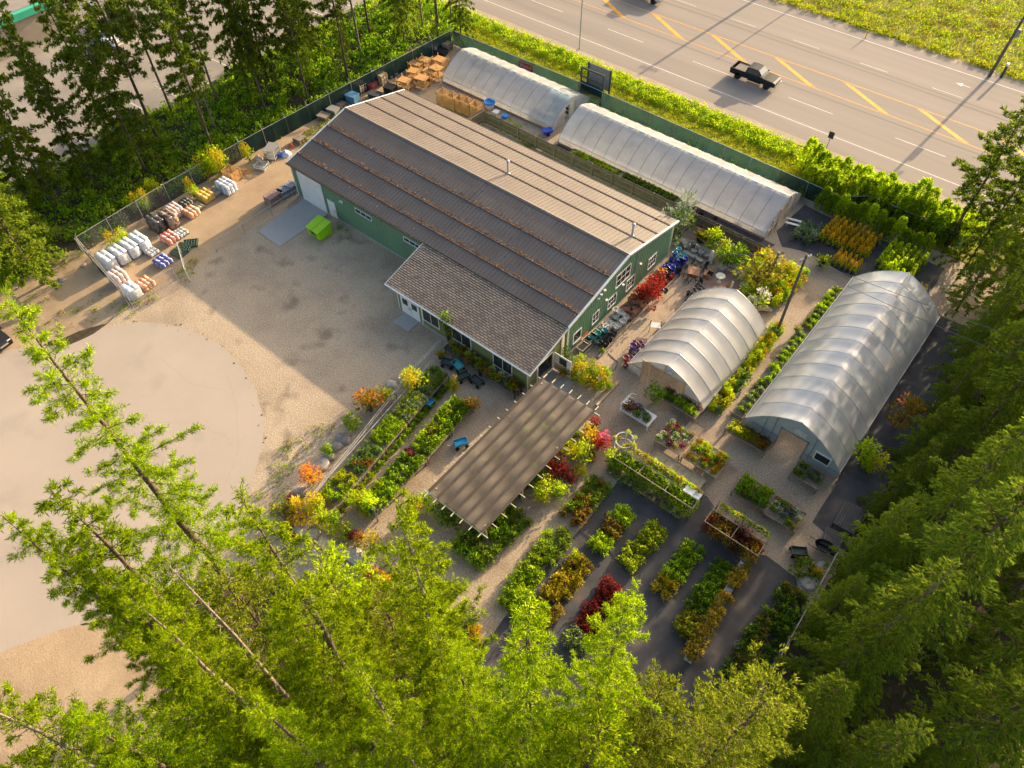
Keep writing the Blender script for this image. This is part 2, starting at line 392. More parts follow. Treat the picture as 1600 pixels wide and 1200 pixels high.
rm.mi = 0   # turn arrow
rm.quad((46.5, 63.95, .019), (47.5, 63.95, .019), (47.5, 64.08, .019), (46.5, 64.08, .019)); rm.add([(46.6, 63.6, .0192), (46.6, 64.4, .0192), (45.8, 64.0, .0192)], [(0, 2, 1)])
struct('road_markings', rm, [W_line, Y_line])
tm = MB()
for y, wd in ((51.25, .32), (59.6, .36), (60.5, .26)):
    pts = [(-160 + 6.5 * i, y + 0.12 * math.sin(i * 0.37 + y)) for i in range(61)]
    for (a, b), (c, d) in zip(pts, pts[1:]): tm.quad((a, b - wd / 2, .0145), (c, d - wd / 2, .0145), (c, d + wd / 2, .0145), (a, b + wd / 2, .0145))
struct('road_wear', tm, ground('tyre_polished_asphalt', [(0.17, 0.148, 0.13), (0.22, 0.19, 0.165)], 0.3, 20, 0.1, 0.05, streak=(0.05, 1, 1)))
cr = MB()
for p in (((355, 585), (370, 640), (372, 700), (352, 760)), ((120, 690), (210, 660), (300, 660), (372, 690)), ((250, 560), (300, 600), (350, 610))):
    q = pxs(*p); q2 = []
    for (a, b), (c, d) in zip(q, q[1:]):
        q2 += [(a + (c - a) * t / 6 + RND.uniform(-.08, .08), b + (d - b) * t / 6 + RND.uniform(-.08, .08)) for t in range(6)]
    for (a, b), (c, d) in zip(q2, q2[1:]): cr.bar((a, b, 0.012), (c, d, 0.012), 0.022, 0.012)
struct('asphalt_seams', cr, mat('seam_tar', (0.27, 0.23, 0.195), 0.8))
# car park beyond the wood
sheet('parking_lot', [(-120, -70), (-27.5, -70), (-24.5, -14), (-25.5, 8), (-25, 24), (-25.5, 40.6), (-120, 40.6)], 0.010, G_lot)
pl = MB()
for k in range(16):
    y = -30 + k * 4.1; pl.quad((-30.2, y, .016), (-25.4, y + .3, .016), (-25.4, y + .45, .016), (-30.2, y + .15, .016))
struct('parking_lines', pl, W_line)

# ------------------------------------------------------------------ leaves of every kind used
LM = dict(
    larch=leafmat('larch_needles', (0.055, 0.115, 0.003), (0.31, 0.41, 0.005), 0.44, 2.0),
    larch2=leafmat('larch_needles_fresh', (0.075, 0.14, 0.003), (0.35, 0.44, 0.006), 0.44, 2.0),
    cedar=leafmat('cedar_sprays', (0.070, 0.130, 0.012), (0.225, 0.275, 0.018), 0.4, 1.8),
    fir=leafmat('fir_sprays', (0.060, 0.115, 0.012), (0.20, 0.25, 0.018), 0.36, 1.7),
    pine=leafmat('pine_needles_green', (0.045, 0.085, 0.010), (0.16, 0.20, 0.016), 0.34, 1.7),
    olive=leafmat('olive_sprays', (0.070, 0.10, 0.009), (0.26, 0.30, 0.018), 0.38, 1.8),
    under=leafmat('undergrowth_leaves', (0.065, 0.15, 0.008), (0.18, 0.31, 0.012), 0.4, 1.6),
    under2=leafmat('undergrowth_bright', (0.12, 0.21, 0.008), (0.27, 0.36, 0.012), 0.45, 1.8),
    weed=leafmat('roadside_weeds', (0.16, 0.25, 0.006), (0.36, 0.44, 0.010), 0.4, 1.6),
    grass=leafmat('grass_blades', (0.22, 0.25, 0.010), (0.42, 0.42, 0.018), 0.4, 1.5),
    dry=leafmat('dry_grass', (0.19, 0.14, 0.04), (0.30, 0.23, 0.07), 0.3, 1.3),
    twig=leafmat('dead_twigs', (0.085, 0.06, 0.04), (0.16, 0.115, 0.08), 0.05, 1.0),
    green=leafmat('plant_green', (0.075, 0.165, 0.010), (0.21, 0.34, 0.016), 0.4, 1.7),
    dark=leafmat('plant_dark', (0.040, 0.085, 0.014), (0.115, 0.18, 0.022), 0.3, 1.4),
    lime=leafmat('plant_lime', (0.22, 0.34, 0.008), (0.44, 0.53, 0.014), 0.4, 1.5),
    yellow=leafmat('plant_yellow', (0.34, 0.29, 0.012), (0.52, 0.40, 0.020), 0.35, 1.3),
    gold=leafmat('plant_gold', (0.46, 0.30, 0.015), (0.62, 0.42, 0.020), 0.35, 1.3),
    orange=leafmat('plant_orange', (0.52, 0.15, 0.012), (0.66, 0.24, 0.02), 0.3, 1.2),
    red=leafmat('plant_red', (0.26, 0.018, 0.012), (0.46, 0.05, 0.025), 0.3, 1.2),
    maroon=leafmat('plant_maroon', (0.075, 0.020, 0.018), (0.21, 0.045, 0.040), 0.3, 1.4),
    bronze=leafmat('plant_bronze', (0.13, 0.12, 0.018), (0.31, 0.26, 0.030), 0.35, 1.4),
    grey=leafmat('plant_grey', (0.13, 0.17, 0.12), (0.24, 0.28, 0.21), 0.25, 1.2),
    pink=leafmat('flower_pink', (0.50, 0.07, 0.16), (0.62, 0.20, 0.30), 0.2, 1.1),
    white=leafmat('flower_white', (0.52, 0.48, 0.42), (0.72, 0.68, 0.62), 0.2, 1.1),
    violet=leafmat('flower_violet', (0.16, 0.10, 0.32), (0.30, 0.20, 0.45), 0.2, 1.1),
)
BARK = mat('bark', (0.105, 0.075, 0.055), 0.95, 0.35, 2.0, 0.6, 12.0)
BARK2 = mat('bark_pale', (0.19, 0.15, 0.115), 0.95, 0.3, 2.0, 0.5, 12.0)

# ------------------------------------------------------------------ ground cover nobody could count
def cover(name, specs, mats):
    lf = Leaf()
    for k, s in enumerate(specs):
        c = clumps(*s); off = lf.n
        for v, f, m_ in zip(c.V, c.F, c.MI): lf.V.append(v); lf.F.append(f + off); lf.MI.append(m_ + 0)
        lf.n += c.n
    return tag(link(name, lf.mesh(name, mats)), kind='stuff')
wood = [(-25.5, -32), (-11, -32), (-10.6, -19.5), (-10.6, 0.5), (-9, 33.6), (-9, 40), (-24.5, 40), (-25, 24), (-25.5, 8), (-24.6, -14)]
cover('undergrowth', [(wood, 1500, (0.4, 1.1), (0.3, 1.1), 40, (0.2, 0.42), (0.09, 0.2), (0, 0, 1))], [LM['under'], LM['under2']])
G_thatch = ground('grass_thatch', [(0.10, 0.13, 0.012), (0.22, 0.22, 0.02), (0.16, 0.12, 0.04)], 0.5, 4.0, 0.4, 0.5)
sheet('verge', wobble([(-60, 33.4), (60, 33.4), (62, 40.5), (-60, 40.7)], .15, 1.5), 0.003, G_thatch)
sheet('meadow', wobble([(-160, 69.7), (230, 69.7), (230, 200), (-160, 200)], .3, 3), 0.005, G_thatch)
verge_hi = [(-26, 37.9), (60, 37.7), (62, 40.4), (-26, 40.6)]
verge_lo = [(-9, 33.6), (44, 33.6), (44, 38.2), (-9, 38.2)]
cover('roadside_weeds', [(verge_hi, 1250, (0.3, 0.75), (0.2, 0.75), 34, (0.14, 0.30), (0.05, 0.12), (0, 0, 1, 2)), ([(-5, 31.95), (41, 31.95), (41, 32.7), (-5, 32.7)], 150, (0.2, 0.45), (0.2, 0.9), 26, (0.14, 0.3), (0.05, 0.1), (0, 2))], [LM['weed'], LM['under2'], LM['green']])
cover('roadside_grass', [(verge_lo, 1900, (0.3, 0.7), (0.05, 0.22), 26, (0.12, 0.26), (0.03, 0.06), (0, 0, 0, 1)), ([(-26, 40.2), (60, 40.2), (60, 40.9), (-26, 40.9)], 300, (0.2, 0.5), (0.05, 0.2), 16, (0.15, 0.3), (0.04, 0.08), (0, 1))], [LM['grass'], LM['weed']])
field = [(0, 69.4), (62, 69.4), (75, 100), (0, 100)]
cover('meadow_grass', [(field, 3200, (0.4, 1.1), (0.08, 0.45), 26, (0.2, 0.45), (0.05, 0.11), (0, 1, 1, 0, 1, 2)), ([(0, 69.2), (70, 69.2), (70, 70.6), (0, 70.6)], 300, (0.3, 0.6), (0.08, 0.3), 22, (0.2, 0.4), (0.06, 0.1), (0,))], [LM['grass'], LM['weed'], LM['dry']])
forest = [(31, -28), (40, -24), (46, -24.4), (61.5, -19), (62, -4), (61.8, 34), (85, 34), (85, -30), (62, -52), (30, -52), (33, -44), (30, -35)]
cover('forest_undergrowth', [(forest, 1300, (0.5, 1.2), (0.3, 1.0), 26, (0.25, 0.45), (0.1, 0.2), (0, 0, 1))], [LM['dark'], LM['under']])
def tufts(px, py, n, r): 
    x, y = at(px, py); return ([(x - r, y - r), (x + r, y - r), (x + r, y + r), (x - r, y + r)], n, (0.12, 0.35), (0.06, 0.3), 14, (0.12, 0.28), (0.03, 0.08), (0, 0, 1))
cover('weeds', [tufts(*q) for q in ((205, 482, 16, 1.0), (235, 470, 10, .8), (290, 430, 14, .8), (300, 415, 8, .6), (150, 480, 16, 1.5), (100, 505, 14, 1.6), (95, 410, 14, 1.0), (165, 400, 20, 1.6), (130, 385, 16, 1.2), (460, 700, 22, 1.0), (440, 735, 22, 1.0), (500, 670, 14, .8), (425, 770, 16, 1.0), (530, 352, 5, .6), (545, 368, 4, .6), (190, 415, 10, .9), (500, 215, 18, 1.2), (480, 235, 14, 1.0), (60, 470, 10, 1.2), (512, 193, 40, 1.0), (493, 207, 36, .9), (474, 222, 30, .8), (530, 182, 30, .8), (660, 200, 20, 1.0), (800, 200, 30, 1.2), (830, 222, 30, 1.2))], [LM['under2'], LM['dry']])
# ------------------------------------------------------------------ the shop: a green metal building
M_green = mat('green_steel', (0.14, 0.25, 0.15), 0.5, 0.08, 0.6, spec=0.4)
M_olive = mat('olive_siding', (0.17, 0.175, 0.075), 0.75, 0.1, 1.5)
M_roof = mat('brown_roof_steel', (0.138, 0.117, 0.102), 0.6, 0.12, 0.5, spec=0.25)
M_white = mat('white_paint', (0.66, 0.67, 0.66), 0.55, 0.06, 1.5)
M_cream = mat('cream_trim', (0.60, 0.57, 0.46), 0.6, 0.06, 1.5)
M_guard = mat('rusty_guard', (0.075, 0.05, 0.04), 0.8, 0.3, 3.0)
M_dkgrey = mat('dark_grey', (0.05, 0.052, 0.055), 0.6)
M_grey = mat('mid_grey', (0.22, 0.22, 0.22), 0.6)
M_galv = mat('galvanised', (0.42, 0.43, 0.43), 0.45, 0.1, 4.0, metal=0.3)
M_glass = glassmat('window_glass')
M_black = mat('black_plastic', (0.016, 0.017, 0.019), 0.5)
L_, W_, HE, HR, RY = 35.0, 16.5, 4.22, 6.06, 8.27
zr = lambda y: HE + (HR - HE) * (1 - abs(y - RY) / RY)
shop = thing('shop_building', 'long green metal garden shop with brown ribbed roof and white trim', 'building')
b = MB()
b.box(0, 0, 0, L_, 0.15, HE - 0.02); b.box(0, W_ - 0.15, 0, L_, W_, HE - 0.02)
for x0, x1 in ((0, 0.15), (L_ - 0.15, L_)):
    for ya, yb in ((0.15, RY), (RY, W_ - 0.15)):
        b.add([(x0, ya, 0), (x1, ya, 0), (x1, yb, 0), (x0, yb, 0), (x0, ya, zr(ya) - .06), (x1, ya, zr(ya) - .06), (x1, yb, zr(yb) - .06), (x0, yb, zr(yb) - .06)],
              [(3, 2, 1, 0), (4, 5, 6, 7), (0, 1, 5, 4), (1, 2, 6, 5), (2, 3, 7, 6), (3, 0, 4, 7)])
x = 0.3
while x < L_ - 0.1:
    b.box(x - .025, -0.03, 0.16, x + .025, 0.002, HE - .05); b.box(x - .025, W_ - .002, 0.16, x + .025, W_ + 0.03, HE - .05); x += 0.31
y = 0.3
while y < W_ - 0.1:
    for xa, xb in ((L_ - .002, L_ + .03), (-.03, .002)): b.box(xa, y - .025, 0.16, xb, y + .025, zr(y) - .09)
    y += 0.31
part('wall', b, M_green, shop)
b = MB(); b.box(-.05, -.05, 0, L_ + .05, W_ + .05, 0.15); part('foundation', b, G_conc, shop)
def slope(name, y0, y1, x0, x1):
    b = MB()
    b.add([(x0, y0, zr(y0) - .05), (x1, y0, zr(y0) - .05), (x1, y1, zr(y1) - .05), (x0, y1, zr(y1) - .05), (x0, y0, zr(y0)), (x1, y0, zr(y0)), (x1, y1, zr(y1)), (x0, y1, zr(y1))],
          [(3, 2, 1, 0), (4, 5, 6, 7), (0, 1, 5, 4), (1, 2, 6, 5), (2, 3, 7, 6), (3, 0, 4, 7)])
    x = x0 + 0.15
    while x < x1 - 0.05:
        b.mi = 1; b.bar((x, y0, zr(y0) + .008), (x, y1, zr(y1) + .008), 0.06, 0.03); b.mi = 0; x += 0.41
    return part(name, b, [M_roof, mat('brown_roof_rib', (0.125, 0.10, 0.085), 0.65, .15, .6)], shop)
slope('roof', -0.22, RY - .02, -0.22, L_ + .22); slope('roof', W_ + .22, RY + .02, -0.22, L_ + .22)
b = MB(); b.add([(-.24, RY - .22, zr(RY - .22) + .035), (-.24, RY, HR + .06), (-.24, RY + .22, zr(RY + .22) + .035), (L_ + .24, RY - .22, zr(RY - .22) + .035), (L_ + .24, RY, HR + .06), (L_ + .24, RY + .22, zr(RY + .22) + .035)], [(0, 3, 4, 1), (1, 4, 5, 2)])
part('ridge_cap', b, M_roof, shop)
for xx in (-.3, L_ + .2):
    b = MB()
    for ya, yb in ((-.25, RY), (RY, W_ + .25)):
        b.add([(xx, ya, zr(ya) - .22), (xx + .1, ya, zr(ya) - .22), (xx + .1, yb, zr(yb) - .22), (xx, yb, zr(yb) - .22), (xx - .02, ya, zr(ya) + .05), (xx + .14, ya, zr(ya) + .05), (xx + .14, yb, zr(yb) + .05), (xx - .02, yb, zr(yb) + .05)],
              [(3, 2, 1, 0), (4, 5, 6, 7), (0, 1, 5, 4), (1, 2, 6, 5), (2, 3, 7, 6), (3, 0, 4, 7)])
    part('rake_trim', b, M_white, shop)
b = MB(); b.box(-.28, -.36, HE - .2, 18.6, -.23, HE - .06); part('gutter', b, M_guard, shop)
b = MB(); b.box(-.28, W_ + .23, HE - .2, L_ + .28, W_ + .36, HE - .06); part('gutter', b, M_guard, shop)
b = MB(); b.box(0, -.05, HE - .36, 18.4, -.032, HE - .22); part('eave_trim', b, M_white, shop)
for px_, py_ in ((.06, -.06), (L_ - .06, W_ + .06)):
    b = MB(); b.bar((px_, py_, 0.05), (px_, py_, HE - .2), .1, .1); part('downspout', b, M_white, shop)
for ky, y in enumerate((1.25, 3.35, 5.55, 10.95, 13.15, 15.35)):
    g = MB(); z = zr(y); up = 0.012
    g.bar((-.2, y, z + up + .01), (L_ + .2, y, z + up + .01), 0.13, 0.085)
    x = 0.05
    while x < L_: g.box(x - .03, y - .04, z - .01, x + .03, y + .04, z + up + .035); x += 0.305
    part('snow_guard', g, M_guard, shop)
for x, y, h in ((19.5, 11.0, 1.35), (33.75, 11.0, 1.25)):
    b = MB(); b.lathe([(.1, zr(y) - .1), (.1, zr(y) + h)], 10, (x, y, 0)); b.lathe([(.22, zr(y)), (.13, zr(y) + .12)], 10, (x, y, 0)); v = part('vent_pipe', b, M_galv, shop)
    b = MB(); b.lathe([(.16, 0), (.17, .1), (.05, .2)], 10, (x, y, zr(y) + h + .02)); part('rain_cap', b, M_galv, v)
# front face
def door(name, x0, x1, z0, z1, y, panels=(), m=M_white):
    b = MB(); b.box(x0, y - .06, z0, x1, y, z1)
    for a in panels: b.box(*a)
    return part(name, b, m, shop)
b = MB(); b.box(0.8, -.07, .06, 4.5, -.031, 3.86)
for k in range(1, 6): b.box(.8, -.085, .06 + k * .633 - .02, 4.5, -.0705, .06 + k * .633 + .02)
gd = part('garage_door', b, M_white, shop)
d = door('door', 5.0, 6.1, 0.1, 2.15, -.03); b = MB(); b.box(5.9, -.15, 1.0, 5.98, -.0905, 1.15); part('handle', b, M_galv, d)
def window(face, u0, u1, z0, z1, at_, nx=2, nz=1, fr=M_white, fw=.07):
    """face 'y': on a wall facing -y at y=at_; face 'x': on the gable facing +x at x=at_"""
    f = MB(); p = MB()
    def bx(mb, a0, a1, c0, c1, d0, d1):
        if face == 'y': mb.box(a0, at_ - d1, c0, a1, at_ - d0, c1)
        else: mb.box(at_ + d0, a0, c0, at_ + d1, a1, c1)
    bx(p, u0, u1, z0, z1, .032, .045)
    bx(f, u0 - fw, u1 + fw, z1, z1 + fw, .0, .07); bx(f, u0 - fw, u1 + fw, z0 - fw, z0, .0, .09)
    bx(f, u0 - fw, u0, z0, z1, .0, .07); bx(f, u1, u1 + fw, z0, z1, .0, .07)
    for k in range(1, nx): bx(f, u0 + (u1 - u0) * k / nx - .025, u0 + (u1 - u0) * k / nx + .025, z0, z1, .03, .06)
    for k in range(1, nz): bx(f, u0, u1, z0 + (z1 - z0) * k / nz - .025, z0 + (z1 - z0) * k / nz + .025, .03, .058)
    w_ = part('window', p, M_glass, shop); part('frame', f, fr, w_)
    return w_
window('y', 9.35, 11.55, 2.75, 3.15, 0, 3); window('y', 15.95, 18.1, 2.75, 3.15, 0, 3)
window('x', 7.05, 9.15, 2.85, 4.25, L_, 3, 2); window('x', 9.0, 10.2, 0.95, 2.2, L_, 3, 2); window('x', 12.6, 13.8, 1.0, 2.2, L_, 3, 2)
window('x', 6.1, 7.3, .95, 2.1, L_, 3, 2); window('x', 3.75, 4.6, .95, 2.1, L_, 2, 2); window('x', 0.95, 2.0, .9, 2.0, L_, 1, 1)
b = MB(); b.box(7.2, -.14, 2.95, 7.6, -.031, 3.1); b.lathe([(.02, 0), (.1, .02), (.12, .12)], 8, (7.25, -.18, 2.9)); b.lathe([(.02, 0), (.1, .02), (.12, .12)], 8, (7.55, -.18, 2.9)); part('flood_light', b, M_white, shop)
for y, z in ((8.2, 2.35), (5.6, 2.5), (10.9, 2.9), (4.2, 3.8), (4.6, 4.0), (5.1, 4.1)):
    b = MB(); b.lathe([(.03, 0), (.11, .03), (.13, .14)], 8, (L_ + .12, y, z)); b.bar((L_ + .03, y, z + .1), (L_ + .13, y, z + .1), .05); part('flood_light', b, M_white, shop)
b = MB(); b.tube([(L_ + .06, 10.2, .3), (L_ + .06, 10.2, 5.2), (L_ + .06, 10.6, 5.3)], .03, 5); part('conduit', b, M_galv, shop)
# lean-to with shingled roof
LX, LY, LT, LB = 18.75, -5.2, 4.12, 2.82
zl = lambda y: LT + (LB - LT) * ((-y) / 5.2)
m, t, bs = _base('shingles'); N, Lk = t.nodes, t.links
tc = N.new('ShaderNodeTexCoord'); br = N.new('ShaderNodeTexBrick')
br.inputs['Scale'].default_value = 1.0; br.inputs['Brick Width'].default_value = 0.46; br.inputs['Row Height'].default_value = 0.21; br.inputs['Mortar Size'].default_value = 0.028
br.inputs['Color1'].default_value = (0.37, 0.28, 0.20, 1); br.inputs['Color2'].default_value = (0.20, 0.15, 0.12, 1); br.inputs['Mortar'].default_value = (0.055, 0.045, 0.045, 1); br.inputs['Bias'].default_value = -0.35  # shingle pattern; tan and dark rows also paint in stripes of grazing sun
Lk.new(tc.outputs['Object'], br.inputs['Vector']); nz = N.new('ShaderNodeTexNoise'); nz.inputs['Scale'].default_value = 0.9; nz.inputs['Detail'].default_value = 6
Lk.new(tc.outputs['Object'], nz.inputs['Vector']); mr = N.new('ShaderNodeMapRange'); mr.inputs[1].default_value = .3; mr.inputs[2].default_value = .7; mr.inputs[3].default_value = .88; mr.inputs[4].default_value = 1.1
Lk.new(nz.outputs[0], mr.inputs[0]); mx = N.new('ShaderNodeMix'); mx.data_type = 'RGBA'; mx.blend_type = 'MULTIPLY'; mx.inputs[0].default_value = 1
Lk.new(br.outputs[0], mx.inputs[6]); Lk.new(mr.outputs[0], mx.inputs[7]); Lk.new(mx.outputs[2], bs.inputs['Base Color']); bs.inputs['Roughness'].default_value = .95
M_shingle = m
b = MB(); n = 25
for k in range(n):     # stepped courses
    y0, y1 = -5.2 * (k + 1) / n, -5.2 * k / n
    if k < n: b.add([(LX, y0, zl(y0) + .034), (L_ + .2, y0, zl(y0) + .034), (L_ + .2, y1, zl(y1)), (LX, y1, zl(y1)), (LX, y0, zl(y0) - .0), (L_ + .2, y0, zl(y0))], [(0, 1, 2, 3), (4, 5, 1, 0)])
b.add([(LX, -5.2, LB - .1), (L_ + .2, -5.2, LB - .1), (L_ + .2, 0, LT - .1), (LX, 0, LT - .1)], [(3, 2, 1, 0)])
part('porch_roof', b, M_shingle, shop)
for xx in (LX - .06, L_ + .201): b = MB(); part('porch_trim', b.add([(xx, -5.22, LB - .16), (xx + .06, -5.22, LB - .16), (xx + .06, -.02, LT - .16), (xx, -.02, LT - .16), (xx, -5.22, LB + .03), (xx + .06, -5.22, LB + .03), (xx + .06, -.02, LT + .03), (xx, -.02, LT + .03)], [(3, 2, 1, 0), (4, 5, 6, 7), (0, 1, 5, 4), (1, 2, 6, 5), (2, 3, 7, 6), (3, 0, 4, 7)]), M_white, shop)
b = MB(); b.box(LX - .1, -5.36, LB - .14, L_ + .28, -5.23, LB - .02); part('gutter', b, M_white, shop)
b = MB()
b.box(19.8, -5.0, 0, L_ - .05, -4.88, zl(-5) - .12)
for xa, xb in ((19.8, 19.92),):
    b.add([(xa, -4.88, 0), (xb, -4.88, 0), (xb, -.04, 0), (xa, -.04, 0), (xa, -4.88, zl(-4.88) - .12), (xb, -4.88, zl(-4.88) - .12), (xb, -.04, zl(-.04) - .12), (xa, -.04, zl(-.04) - .12)], [(3, 2, 1, 0), (4, 5, 6, 7), (0, 1, 5, 4), (1, 2, 6, 5), (2, 3, 7, 6), (3, 0, 4, 7)])
# end wall with the side doorway (y -3.6 .. -1.9)
xa, xb = L_ - .3, L_ - .18
for ya, yb, za in ((-4.88, -3.75, 0), (-1.75, -.04, 0), (-3.75, -1.75, 2.15)):
    b.add([(xa, ya, za), (xb, ya, za), (xb, yb, za), (xa, yb, za), (xa, ya, zl(ya) - .12), (xb, ya, zl(ya) - .12), (xb, yb, zl(yb) - .12), (xa, yb, zl(yb) - .12)], [(3, 2, 1, 0), (4, 5, 6, 7), (0, 1, 5, 4), (1, 2, 6, 5), (2, 3, 7, 6), (3, 0, 4, 7)])
part('porch_wall', b, M_olive, shop)
b = MB(); b.box(19.7, -5.1, 0, L_, -4.0, .12); part('sill_plate', b, G_conc, shop)
for x in (19.84, 22.78, L_ - .2): part('corner_trim', MB().box(x - .07, -5.035, .12, x + .07, -5.001, zl(-5) - .14), M_cream, shop)
dd = MB(); dd.box(20.2, -5.07, .12, 22.5, -5.001, 2.3); dd.box(21.33, -5.085, .12, 21.37, -5.0705, 2.3); d = part('double_door', dd, M_white, shop)
for x0, x1 in ((20.45, 21.1), (21.6, 22.25)):
    b = MB(); b.box(x0, -5.085, 1.3, x1, -5.0705, 2.0); part('door_window', b, M_glass, d)
for x in (21.2, 21.44): part('handle', MB().box(x, -5.14, 1.0, x + .06, -5.0855, 1.2), M_galv, d)
for x0, x1 in ((22.95, 24.85), (26.5, 28.55), (31.15, 33.1)): window('y', x0, x1, .85, 2.35, -5.0, 2, 1)
b = MB(); b.box(L_ - .17, -3.85, 0.1, L_ - .1, -3.75, 2.25); b.box(L_ - .17, -1.75, .1, L_ - .1, -1.65, 2.25); b.box(L_ - .17, -3.85, 2.15, L_ - .1, -1.65, 2.25); part('door_frame', b, M_white, shop)
od = MB(); od.box(35.0, -1.72, .1, 36.75, -1.66, 2.2); o = part('open_door', od, M_white, shop, )
b = MB(); b.box(35.55, -1.745, 1.2, 36.3, -1.7205, 2.0); part('door_window', b, M_glass, o)
b = MB(); b.box(35.1, -1.76, .15, 35.9, -1.7205, 1.1); b.mi = 1; b.box(35.12, -1.775, .8, 35.88, -1.7605, 1.05); b.box(35.12, -1.775, .18, 35.88, -1.7605, .4); b.mi = 2; b.box(35.12, -1.775, .46, 35.88, -1.7605, .74); part('poster', b, [M_white, mat('sign_orange', (.62, .25, .05)), mat('sign_slate', (.16, .2, .27))], o)
for y in (.2, -.5):
    b = MB(); b.box(34.9, y - .14, .05, 35.02, y + .14, 3.85 if y > 0 else zl(y) - .2); part('corner_post', b, M_cream, shop)
b = MB(); b.box(L_ - 2.2, -3.7, 0.06, L_ - .35, -1.8, .08); part('mat', b, mat('door_mat', (.1, .1, .11)), shop)
# needle litter caught behind the guards
lf = Leaf(); P = []
for y in (1.25, 3.35, 5.55):
    n = 900; x = NR.uniform(0, L_, n); yy = y + np.abs(NR.normal(0, .16, n)) + .05; P.append(np.stack([x, yy, zr(0) + (HR - HE) / RY * yy + .035], 1))
n = 500; x = NR.uniform(19, L_, n); yy = -np.abs(NR.normal(0, .25, n)) - .05; P.append(np.stack([x, yy, LT + (LT - LB) / 5.2 * yy + .03], 1))
n = 260; x = NR.uniform(0, L_, n); yy = NR.uniform(.2, 8, n); P.append(np.stack([x, yy, HE + (HR - HE) / RY * yy + .03], 1))
P = np.concatenate(P); D = rdir(len(P)) * [1, 1, .25]
lf.leaves(P, D, NR.uniform(.1, .26, len(P)), NR.uniform(.04, .1, len(P)), 0)
tag(link('needle_litter', lf.mesh('needle_litter', [leafmat('fallen_needles', (.24, .12, .05), (.42, .24, .10), .1, 1)])), kind='stuff')

# ------------------------------------------------------------------ hoop houses
FILM_A = film('poly_film_clear', (0.66, 0.68, 0.71), 0.38, 0.42, 0.15, 0.18)
FILM_B = film('poly_film_milky', (0.66, 0.655, 0.64), 0.09, 0.5, 0.22, 0.12)
FILM_C = film('poly_film_aged', (0.66, 0.68, 0.71), 0.20, 0.45, 0.16, 0.20)
M_wood = mat('weathered_board', (0.23, 0.185, 0.14), 0.85, 0.3, 4.0)
M_pine = mat('new_pine', (0.50, 0.28, 0.10), 0.75, 0.18, 3.0)
M_pale = mat('pale_board', (0.44, 0.33, 0.21), 0.8, 0.2, 3.0)
M_poly = mat('grey_polycarbonate', (0.36, 0.40, 0.41), 0.35, 0.1, 1.5, spec=.5)
def hoop(name, label, width, length, h, side, film_m, nb, sag=0.10):
    """built along +Y from y=0 to y=length, centred on x=0; side = height of the straight foot"""
    t = thing(name, label, 'hoop house')
    hw = width / 2
    prof = [(1.0, 0.0), (0.995, side / h * .6), (0.985, side / h)]
    for k in range(1, 10):
        a = k / 9; prof.append((0.985 * (1 - a), side / h + (1 - side / h) * (.50 * a + .50 * (1 - (1 - a) ** 2.6))))
    prof = [(-u * hw, v * h) for u, v in prof] + [(u * hw, v * h) for u, v in prof[-2::-1]]
    b = MB(); sub = 4; rows = []
    for i in range(nb * sub + 1):
        y = length * i / (nb * sub); f = (i % sub) / sub; s = 1 - sag * (4 * f * (1 - f)) / h * (0.75 + .5 * RND.random() if f else 1)
        rows.append([(x * (s if abs(x) < hw * .97 else 1), y, z * (1 - (1 - s) * (z / h))) for x, z in prof])
    vs = [p for r in rows for p in r]; n = len(prof)
    b.add(vs, [(i * n + j, i * n + j + 1, (i + 1) * n + j + 1, (i + 1) * n + j) for i in range(len(rows) - 1) for j in range(n - 1)])
    me = b.mesh('cover', [film_m])
    me.polygons.foreach_set('use_smooth', [True] * len(me.polygons))
    link('cover', me, t)
    ins = [(x * .998, z * .999) for x, z in prof]
    for i in range(nb + 1):
        r = MB(); r.tube([(x, length * i / nb, max(z, .0)) for x, z in ins], .026, 5); part('hoop_rib', r, M_grey if film_m is FILM_A else M_galv, t)
    r = MB(); r.tube([(0, -.02, h - .07), (0, length + .02, h - .07)], .035, 5); part('ridge_pipe', r, M_galv, t)
    for s in (-1, 1):
        r = MB(); r.box(min(s * hw * 1.0, s * hw * 1.0 + s * .05), -.02, 0, max(s * hw * 1.0, s * hw * 1.0 + s * .05), length + .02, .28); part('base_board', r, M_wood, t)
        r = MB(); r.tube([(s * hw * 1.0, -.02, side), (s * hw * 1.0, length + .02, side)], .03, 5); part('side_rail', r, M_galv, t)
    return t, prof
def hz(prof, x):
    for (x0, z0), (x1, z1) in zip(prof, prof[1:]):
        if x0 <= x <= x1 and x1 > x0: return z0 + (z1 - z0) * (x - x0) / (x1 - x0)
    return 0.0
def endwall(t, prof, y, m, opening, name='end_wall', th=.04, n=14):
    """closed end in panels round a rectangular opening (x0,x1,z0,z1) or None"""
    hw = prof[-1][0] * .98; b = MB()
    segs = [(-hw, hw, None)] if opening is None else [(-hw, opening[0], None), (opening[0], opening[1], opening[3]), (opening[1], hw, None)]
    for x0, x1, zlo in segs:
        k = max(1, int(round(n * (x1 - x0) / (2 * hw))))
        for i in range(k):
            xa, xb = x0 + (x1 - x0) * i / k, x0 + (x1 - x0) * (i + 1) / k; za = zlo or 0.0
            ha, hb = max(hz(prof, xa) - .05, za), max(hz(prof, xb) - .05, za)
            if max(ha, hb) - za < .02: continue
            b.add([(xa, y - th, za), (xb, y - th, za), (xb, y, za), (xa, y, za), (xa, y - th, ha), (xb, y - th, hb), (xb, y, hb), (xa, y, ha)], [(3, 2, 1, 0), (4, 5, 6, 7), (0, 1, 5, 4), (1, 2, 6, 5), (2, 3, 7, 6), (3, 0, 4, 7)])
    return part(name, b, m, t)
